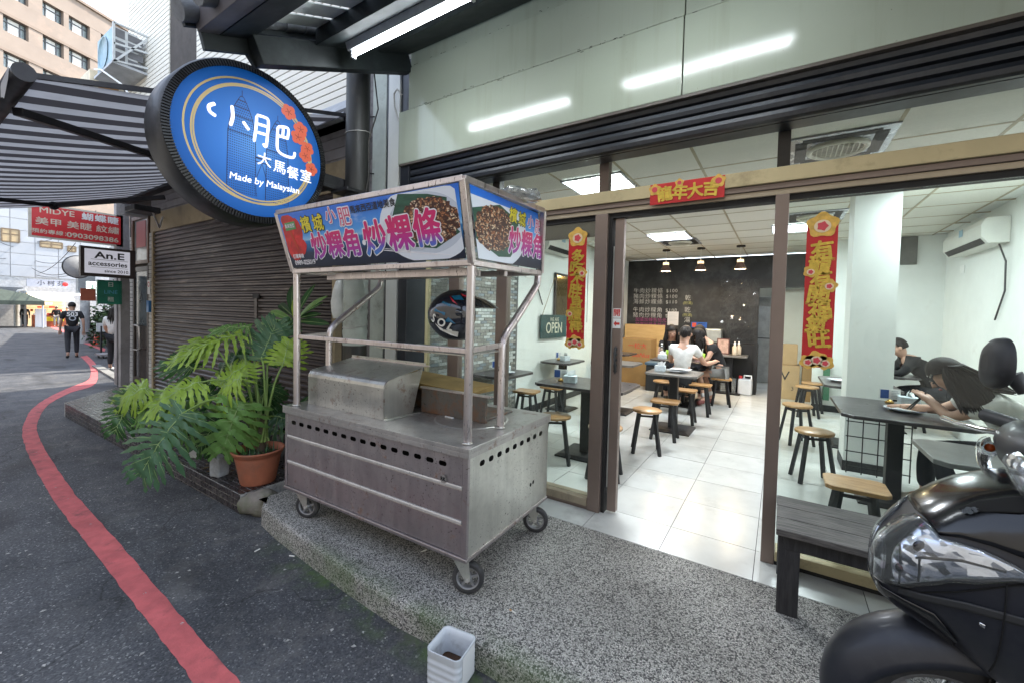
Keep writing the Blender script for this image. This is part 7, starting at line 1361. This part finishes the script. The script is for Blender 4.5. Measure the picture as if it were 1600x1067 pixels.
# ================================================================== festive banners
LETG = GOLD; BANR = M('red_banner', (.52, .012, .014), .45, var=.15, scale=6)
def banner(x, y, z0, z1, w, chars, label, skew):
    t = thing('banner', label, 'banner', (x, y, z0)); h = z1 - z0; bx('paper', (-w / 2, -.003, 0), (w / 2, 0, h), BANR, t); n = len(chars)
    for i, c in enumerate(chars): text(c, ((-1) ** i * .006, -.004, h * (.795 - .71 * i / n)), w * .78, LETG, t, (1, 0, .12 * (-1) ** i), (-.12 * (-1) ** i, 0, 1), .003, .035)
    def medal(cx, cz, r, k):                           # plain gilt cloud medallions
        m_ = MB(); m_.prism([(cx + r * (1 + .12 * math.sin(a * 5 + k)) * math.cos(a), -.0032, cz + r * .95 * (1 + .12 * math.sin(a * 5 + k)) * math.sin(a)) for a in [2 * math.pi * j / 30 for j in range(30)]], (0, -.003, 0)); o = m_.build('gilt_cloud', M('gilt_cloud', (.7, .42, .08), .5, var=.3, scale=30), t)
        MB().prism([(cx + r * .55 * math.cos(a), -.0063, cz - r * .1 + r * .5 * math.sin(a)) for a in [2 * math.pi * j / 20 for j in range(20)]], (0, -.002, 0)).build('cream_spot', FLAT('cream_spot', (.75, .6, .4), .5), o); MB().prism([(cx + r * (.8 - .2 * abs(math.sin(2.5 * a))) * math.cos(a) * .5, -.0084, cz - r * .1 + r * .5 * (.8 - .2 * abs(math.sin(2.5 * a))) * math.sin(a)) for a in [2 * math.pi * j / 30 for j in range(30)]], (0, -.001, 0)).build('red_blossom', FLAT('blossom', (.6, .06, .08), .5), o)
    medal(0, h - .02, w * .5, 0); medal(w * .3, h * .56 if skew else h * .66, w * .26, 1); medal(-w * .32, h * .66 if skew else h * .3, w * .24, 2); medal(-w * .28, .03, w * .28, 3); medal(w * .28, .03, w * .28, 4); medal(0, .045, w * .34, 5)
    for i in range(7): text('吉祥如意'[i % 4], ((-1) ** i * w * .4, -.0036, h * (.74 - .1 * i)), w * .13, LETG, t)
banner(-1.31, 2.928, 1.2, 2.05, .145, '多吃不胖身體棒', 'narrow red banner with gold lettering on the left window', 0); banner(.178, 2.928, 1.185, 2.005, .142, '有龍有開福氣旺', 'wide red banner with gold lettering on the right window by the post', 1)
hb = thing('banner', 'horizontal red new year banner on the header beam above the doorway', 'banner', (-.545, 2.878, 2.262)); bx('paper', (-.225, -.003, -.069), (.225, 0, .066), BANR, hb)
for i, c in enumerate('龍年大吉'): text(c, (-.13 + i * .093, -.004, -.012), .1, LETG, hb, (1, 0, .1 * (-1) ** i), (-.1 * (-1) ** i, 0, 1), .003, .035)
for cx, cz, r in ((-.195, .03, .036), (.19, .035, .038), (-.04, .055, .026)):
    o = MB().prism([(cx + r * (1 + .12 * math.sin(a * 5)) * math.cos(a), -.0032, cz + r * (1 + .12 * math.sin(a * 5)) * math.sin(a)) for a in [2 * math.pi * j / 30 for j in range(30)]], (0, -.003, 0)).build('gilt_cloud', bpy.data.materials['gilt_cloud'], hb); MB().prism([(cx + r * .5 * math.cos(a), -.0063, cz + r * .5 * math.sin(a)) for a in [2 * math.pi * j / 20 for j in range(20)]], (0, -.002, 0)).build('red_blossom', bpy.data.materials['blossom'], o)
# ================================================================== people
SKIN = M('skin', (.52, .31, .22), .5, var=.08, scale=8); HAIR = M('black_hair', (.012, .009, .008), .55, var=.5, scale=20, stretch=(8, 8, 1), bump=.4, bscale=30, spec=.3); HAIRB = M('dark_brown_hair', (.014, .008, .007), .6, var=.6, scale=20, stretch=(8, 8, 1), bump=.4, bscale=30, spec=.3)
def cloth(n, c, **k): return M(n, c, .85, var=.25, scale=7, bump=.35, bscale=18, **k)
WT, GT, BT, JN, GS, BLT = cloth('white_tee', (.66, .66, .64)), cloth('grey_tee', (.6, .59, .56)), cloth('black_tee', (.012, .012, .014)), cloth('dark_trousers', (.02, .022, .028)), cloth('grey_shorts', (.3, .3, .29)), cloth('blue_cloth', (.1, .2, .34))
SHOE, SOCK, RSHOE = FLAT('dark_shoe', (.03, .028, .028), .6), FLAT('white_sock', (.66, .66, .64), .8), FLAT('maroon_shoe', (.18, .05, .045), .6); WSHOE = FLAT('white_shoe', (.65, .65, .63), .6)
def skin_obj(name, pts, edges, rad, m, par, sub=1):
    me = bpy.data.meshes.new(name); me.from_pydata([tuple(p) for p in pts], edges, []); me.materials.append(m); o = link(name, me, par)
    sk = o.modifiers.new('skin', 'SKIN'); sk.use_smooth_shade = True
    for i, r in enumerate(rad): me.skin_vertices[0].data[i].radius = r if isinstance(r, tuple) else (r, r); me.skin_vertices[0].data[i].use_root = (i == 0)
    s = o.modifiers.new('sub', 'SUBSURF'); s.levels = sub; s.render_levels = sub; return o
def seated(lean=.25, hd=.06, seat=.47, arms=(.33, .33)):
    s = seat; return dict(pel=(0, 0, s + .09), bel=(0, .03 + lean * .12, s + .26), che=(0, lean * .42, s + .45), nec=(0, lean * .58, s + .58), hea=(0, lean * .6 + hd, s + .68), top=(0, lean * .6 + hd + .01, s + .78), shL=(-.165, lean * .45, s + .5), shR=(.165, lean * .45, s + .5), elL=(-.21, lean * .45 + .1, s + .27), elR=(.21, lean * .45 + .1, s + .27), wrL=(-.12, lean * .45 + arms[0], s + .31), wrR=(.12, lean * .45 + arms[1], s + .31), haL=(-.09, lean * .45 + arms[0] + .08, s + .32), haR=(.09, lean * .45 + arms[1] + .08, s + .32), hiL=(-.09, .04, s + .07), hiR=(.09, .04, s + .07), knL=(-.1, .42, s + .04), knR=(.1, .42, s + .04), anL=(-.1, .38, .09), anR=(.1, .38, .09), toL=(-.1, .52, .035), toR=(.1, .52, .035))
def standing(h=1.7, walk=0., arm=0.):
    k = h / 1.7; J = dict(pel=(0, 0, .95), bel=(0, .01, 1.12), che=(0, .01, 1.3), nec=(0, .02, 1.46), hea=(0, .04, 1.56), top=(0, .04, 1.66), shL=(-.18, 0, 1.39), shR=(.18, 0, 1.39), elL=(-.24, -.04 + walk * .1, 1.12), elR=(.24, -.04 - walk * .1, 1.12), wrL=(-.25, .08 + walk * .2, .9), wrR=(.25, .02 - walk * .12, .88), haL=(-.25, .1 + walk * .22, .8), haR=(.25, .04 - walk * .13, .79), hiL=(-.09, 0, .9), hiR=(.09, 0, .9), knL=(-.1, .05 - walk * .12, .5), knR=(.1, .03 + walk * .18, .5), anL=(-.1, -walk * .32, .09 + walk * .06), anR=(.1, walk * .2, .08), toL=(-.11, -walk * .3 + .13, .03 + walk * .02), toR=(.11, walk * .2 + .14, .03))
    return {a: tuple(v * k for v in b) for a, b in J.items()}
def person(label, loc, ang, J, shirt, legs, shoe, hair='short', sleeve=.55, shorts=False, hmat=None, face=True, group=None, fat=1., sub=1, bulk=1.):
    t = thing('person', label, 'person', loc, ang, group); V = {k: Vector(v) for k, v in J.items()}; order = ['pel', 'bel', 'che', 'nec', 'hea', 'top', 'shL', 'elL', 'wrL', 'haL', 'shR', 'elR', 'wrR', 'haR', 'hiL', 'knL', 'anL', 'toL', 'hiR', 'knR', 'anR', 'toR']
    R0 = dict(pel=.115, bel=.1, che=.11, nec=.05, hea=.096, top=.084, sh=.056, el=.04, wr=.029, ha=.034, hi=.08, kn=.054, an=.036, to=.032); rr = lambda n: R0[n if n in R0 else n[:2]] * fat
    E = [('pel', 'bel'), ('bel', 'che'), ('che', 'nec'), ('nec', 'hea'), ('hea', 'top'), ('che', 'shL'), ('shL', 'elL'), ('elL', 'wrL'), ('wrL', 'haL'), ('che', 'shR'), ('shR', 'elR'), ('elR', 'wrR'), ('wrR', 'haR'), ('pel', 'hiL'), ('hiL', 'knL'), ('knL', 'anL'), ('anL', 'toL'), ('pel', 'hiR'), ('hiR', 'knR'), ('knR', 'anR'), ('anR', 'toR')]
    pts = [V[n] for n in order]; ed = [(order.index(a), order.index(b)) for a, b in E]; rad = [rr(n) for n in order]
    for sd in 'LR':                                    # four fingers and a thumb leave the palm
        d = (V['ha' + sd] - V['wr' + sd]).normalized(); side = d.cross(Vector((0, 0, 1))); side = side.normalized() if side.length > .1 else Vector((1, 0, 0)); hi = order.index('ha' + sd)
        for q, (off, ln) in enumerate(((-.03, .06), (-.01, .075), (.01, .07), (.03, .055))):
            b = len(pts); pts += [V['ha' + sd] + side * off + d * .03, V['ha' + sd] + side * off * 1.2 + d * (.03 + ln) - Vector((0, 0, .012))]; rad += [.0105, .008]; ed += [(hi, b), (b, b + 1)]
        b = len(pts); pts.append(V['ha' + sd] + side * (.05 if sd == 'L' else -.05) + d * .01); rad.append(.0105); ed.append((hi, b))
    skin_obj('body', pts, ed, rad, SKIN, t, sub)
    # shirt
    mid = lambda a, b, k: V[a].lerp(V[b], k); lo = V['pel'] + (V['pel'] - V['bel']) * .25; P = [V['che'], V['bel'], lo, V['che'].lerp(V['nec'], .55)]; r = [.132 * bulk, .122 * bulk, .135 * bulk, .085]; e = [(0, 1), (1, 2), (0, 3)]
    for sd in 'LR':
        b = len(P); P += [V['sh' + sd], mid('sh' + sd, 'el' + sd, min(1, sleeve))]; r += [.075, .066]; e += [(0, b), (b, b + 1)]
        if sleeve > 1: P.append(mid('el' + sd, 'wr' + sd, .9)); r.append(.042); r[-2] = .055; e.append((b + 1, b + 2))
    skin_obj('shirt', P, e, r, shirt, t, sub)
    P = [V['pel']]; r = [.132]; e = []
    for sd in 'LR':
        b = len(P); P += [V['hi' + sd], mid('hi' + sd, 'kn' + sd, .62) if shorts else V['kn' + sd]]; r += [.096, .085 if shorts else .07]; e += [(0, b), (b, b + 1)]
        if not shorts: P.append(mid('kn' + sd, 'an' + sd, .88)); r.append(.056); e.append((b + 1, b + 2))
    skin_obj('shorts' if shorts else 'trousers', P, e, r, legs, t, sub)
    for sd in 'LR':
        d = V['to' + sd] - V['an' + sd]; skin_obj('shoe', [V['an' + sd] + Vector((0, 0, -.035)), V['to' + sd] + Vector((0, 0, .006)), V['to' + sd] + d * .3 + Vector((0, 0, .012))], [(0, 1), (1, 2)], [.045, .045, .034], shoe, t, 1)
    hm = hmat or HAIR; f = (V['hea'] - V['nec']); c = V['hea'].lerp(V['top'], .45); up_ = (V['top'] - V['nec']).normalized(); fw = Vector((0, 1, 0)); fw = (fw - up_ * fw.dot(up_)).normalized(); sdv = fw.cross(up_)
    mb = MB(); vs = []; n, k = 20, 12
    for i in range(k + 1):                             # cap of hair, cut away over the face
        tt = math.pi * .5 - math.pi * (.62 if hair == 'short' else .72) * i / k
        for j in range(n):
            a = 2 * math.pi * j / n; fr = math.cos(a); cut = max(0, fr) ** 2 * .85; t2 = tt if fr < 0 else max(tt, .42 - .25 * (1 - fr)); vs.append(c + up_ * (.118 * math.sin(t2) + .012) + (fw * fr * .104 + sdv * math.sin(a) * .094) * math.cos(t2) - fw * .012)
    mb.add(vs, [(i * n + j, i * n + (j + 1) % n, (i + 1) * n + (j + 1) % n, (i + 1) * n + j)[::-1] for i in range(k) for j in range(n)], 0, True)
    rn = random.Random(int(abs(loc[0]) * 97 + abs(loc[1]) * 31))
    if hair in ('long', 'drape'):
        L = .36 if hair == 'long' else .4
        for q in range(46):
            a = math.pi * (.36 + 1.28 * q / 45) + rn.uniform(-.06, .06); o = fw * math.cos(a) * .095 + sdv * math.sin(a) * .09; p = c + up_ * rn.uniform(.0, .06) + o; ln = L * rn.uniform(.75, 1.05); w = rn.uniform(-.02, .02)
            path = [p, p + o * .18 - Vector((0, 0, .1)), p + o * .22 - fw * .03 - Vector((0, 0, ln * .6)) + sdv * w, p + o * .1 - fw * .04 - Vector((0, 0, ln)) + sdv * w * 2]; mb.tube(path, [.014, .02, .018, .004], 5, 0, False)
    if hair == 'bun': mb.ball(c - fw * .1 - up_ * .03, (.06, .05, .075), 12, 8); mb.tube([c - fw * .09 + up_ * .05, c - fw * .16 - up_ * .02, c - fw * .14 - up_ * .08], [.03, .025, .006], 8)
    mb.build('hair', hm, t)
    if face:
        fc = V['hea'].lerp(V['top'], .2); mb = MB()
        for s in (-.034, .034): mb.ball(fc + fw * .083 + sdv * s + up_ * .022, (.011, .006, .006), 8, 5)
        mb.build('eyes', FLAT('eye_dark', (.02, .012, .01), .3), t) if 'eye_dark' not in bpy.data.materials else mb.build('eyes', bpy.data.materials['eye_dark'], t)
        nb_ = MB(); nb_.loft([[fc + fw * d_ + sdv * w + up_ * z for w, d_ in ((-hw_, .078), (0, pd), (hw_, .078))] for hw_, pd, z in ((.006, .09, .025), (.011, .1, .005), (.017, .108, -.012), (.008, .085, -.02))], 0, True, False); nb_.build('nose', SKIN, t)
        MB().ball(fc + fw * .08 - up_ * .045, (.02, .01, .007), 8, 5).build('mouth', bpy.data.materials.get('lip') or FLAT('lip', (.4, .1, .09), .5), t)
        for s in (-1, 1): MB().ball(fc + sdv * (s * .09) + up_ * .01 - fw * .01, (.012, .02, .028), 8, 6).build('ear', SKIN, t)
    return t
def rel(loc, ang, w):                                  # world point into a figure's own frame
    d = Vector(w) - Vector(loc); c, s = math.cos(-ang), math.sin(-ang); return (d.x * c - d.y * s, d.x * s + d.y * c, d.z)
# the four young women at the far table
J = seated(.28, .05); J['elR'] = (.3, .2, .74); J['wrR'] = (.42, .42, .775); J['haR'] = (.42, .5, .775); J['wrL'] = (-.12, .36, .77); J['haL'] = (-.06, .42, .77); J['top'] = (.01, .24, 1.245)
person('young woman in a white tee seated with her back to the door', (-1.25, 6.74, 0), 0, J, WT, JN, SHOE, 'bun')
a = R(198); J = seated(.22, .07); J['hea'] = (.01, .2, 1.14); J['top'] = (.02, .21, 1.24); person('young woman with long black hair facing the door', (-1.68, 8.02, 0), a, J, BT, JN, SHOE, 'long')
a = R(112); l = (-.8, 7.74, 0); J = seated(.42, .09, .48); J['hea'] = (0, .36, 1.1); J['top'] = (0, .39, 1.2); J['elR'] = (.2, .35, .75); J['wrR'] = (.12, .52, .78); J['haR'] = (.08, .58, .79); J['knL'] = (-.05, .4, .54); J['anL'] = rel(l, a, (-1.02, 7.5, .12)); J['toL'] = rel(l, a, (-1.08, 7.4, .05)); J['knR'] = (.14, .4, .52); J['anR'] = rel(l, a, (-.93, 7.72, .12)); J['toR'] = rel(l, a, (-.98, 7.6, .06))
J['knL'] = rel(l, a, (-1.12, 7.62, .5)); J['knR'] = rel(l, a, (-1.1, 7.85, .52)); p3 = person('young woman in black tee and grey shorts, seen in profile', l, a, J, BT, GS, RSHOE, 'long', shorts=True)
for s in 'LR': skin_obj('sock', [Vector(J['an' + s]) + (Vector(J['kn' + s]) - Vector(J['an' + s])) * .28, Vector(J['an' + s])], [(0, 1)], [.045, .04], SOCK, p3)
person('young woman in black mostly hidden behind her friends', (-1.15, 8.12, 0), R(170), seated(.25, .06), BT, JN, SHOE, 'long')
# diners on the right
J = seated(.5, .1, .48); J['hea'] = (0, .44, 1.07); J['top'] = (0, .45, 1.17); J['nec'] = (0, .37, 1.0); J['che'] = (0, .29, .92); J['bel'] = (0, .12, .78); J['shL'] = (-.18, .32, .95); J['shR'] = (.18, .32, .95); J['elL'] = (-.24, .45, .77); J['elR'] = (.24, .45, .77); person('man in a black jacket hunched over the back table', (1.8, 7.66, 0), R(92), J, BT, JN, SHOE, 'short', 1.2, bulk=1.15)
l = (1.47, 4.25, 0); a = R(90); J = {k: rel(l, a, v) for k, v in dict(pel=(1.5, 4.25, .57), bel=(1.42, 4.25, .74), che=(1.29, 4.25, .89), nec=(1.14, 4.25, .985), hea=(1.03, 4.24, 1.04), top=(1.0, 4.24, 1.135), shL=(1.24, 4.09, .92), shR=(1.24, 4.41, .92), elL=(1.02, 4.13, .79), elR=(1.05, 4.46, .79), wrL=(.96, 4.25, .87), wrR=(.9, 4.5, .785), haL=(.93, 4.29, .9), haR=(.85, 4.5, .785), hiL=(1.43, 4.16, .54), hiR=(1.43, 4.35, .54), knL=(1.0, 4.2, .5), knR=(.98, 4.42, .5), anL=(1.1, 4.2, .12), anR=(1.0, 4.5, .12), toL=(.97, 4.2, .04), toR=(.87, 4.52, .04)).items()}
pw = person('woman in a pale tee with long dark hair eating by the right window', l, a, J, GT, JN, FLAT('beige_shoe', (.4, .34, .28), .6), 'cap', .7, hmat=HAIRB, bulk=1.25)
mb = MB(); rn = random.Random(6)                       # her hair falls over shoulder and back in waves
for q in range(260):
    u = rn.random(); w = rn.uniform(-.02, .02); y = 4.14 + .2 * u
    if q % 4 == 0: P_ = [(1.0 + .03 * rn.random(), y, 1.15), (1.07, y + .01, 1.155), (1.13, y, 1.12), (1.2 + .03 * rn.random(), y, 1.07), (1.28 + .05 * rn.random(), 4.12 + .16 * u, 1.0)]       # over the crown and down the back
    elif q % 4 == 1: P_ = [(1.05, y, 1.13), (1.13 + .02 * rn.random(), y, 1.09), (1.2, 4.1 + .18 * u, 1.03), (1.26, 4.1 + .18 * u, 1.01), (1.31 + .03 * rn.random(), 4.1 + .18 * u, 1.0)]
    else: k_ = rn.random(); P_ = [(.995 + .09 * k_, 4.15 + .03 * u, 1.135), (1.0 + .13 * k_, 4.12, 1.075), (1.02 + .17 * k_, 4.095, 1.0), (1.05 + .17 * k_, 4.07, .93), (1.07 + .19 * k_, 4.05, .84 + .05 * rn.random())]        # a lock hanging before the shoulder
    pth = [Vector(rel(l, a, (p[0] + w, p[1] + w * .5, p[2] + w * .4 * (i > 0)))) for i, p in enumerate(P_)]; mb.tube(pth, [.006, .012, .012, .009, .0015], 5, 0, False)
mb.build('hair', HAIRB, pw); gl = MB()
for s in (-.034, .034): gl.lathe([(.018, 0), (.0195, .002), (.021, 0)], Vector(rel(l, a, (.93, 4.24 + s, 1.075))), 16, axis='y')
gl.build('glasses', BRIGHT, pw)
ch = thing('chopsticks', 'dark chopsticks in the eating woman\'s hand above the plate', 'chopsticks', (0, 0, 0)); MB().beam((.93, 4.29, .93), (.86, 4.44, .775), .007, .007).build('chopstick', DARK, ch); MB().beam((.94, 4.3, .94), (.88, 4.45, .775), .007, .007).build('chopstick', DARK, ch)
# people in the alley
q = onroad(113, 559); pm = person('man in a black tee numbered 503 walking away down the alley', q, R(82), standing(1.72, .55), BT, cloth('charcoal_cargo', (.035, .036, .042)), SHOE, 'short', .75, face=False, bulk=1.1)
text('503', (0, -.142, 1.36), .17, WP, pm, (1, 0, 0), (0, .0, 1), .004, .03); MB().box((-.07, -.14, 1.45), (.07, -.132, 1.475)).build('shirt_print', WP, pm); MB().lathe([(.05, 0), (.065, .004), (.08, 0)], (0, -.142, 1.24), 18, axis='y').build('shirt_print', GREYST, pm)
q = onroad(179, 578); J = standing(1.6, .0); J['elL'] = (-.22, .06, 1.06); J['wrL'] = (-.2, .22, .86); J['haL'] = (-.2, .29, .82); person('woman in a loose white shirt and black trousers standing by the grey post', q, R(50), J, WT, JN, WSHOE, 'long', .8, face=False, bulk=1.1)
for px, py, sh, lg, lab, hh, an in ((39, 511, BT, JN, 'person in a dark hooded jacket at the alley end', 1.66, 80), (88, 511, BT, GS, 'person in black top and pale trousers before the snack shop', 1.62, 260), (105, 510, BLT, JN, 'person in blue top right beside the snack shop', 1.55, 250), (22, 506, WT, BLT, 'person in white top and blue jeans at the far left', 1.6, 170), (2, 507, WT, JN, 'person in white cut off by the left picture edge', 1.6, 80)):
    q = onroad(px, py); person(lab, q, R(an), standing(hh, .3), sh, lg, SHOE, 'short', 1.2 if sh is BT else .6, face=False, sub=1)
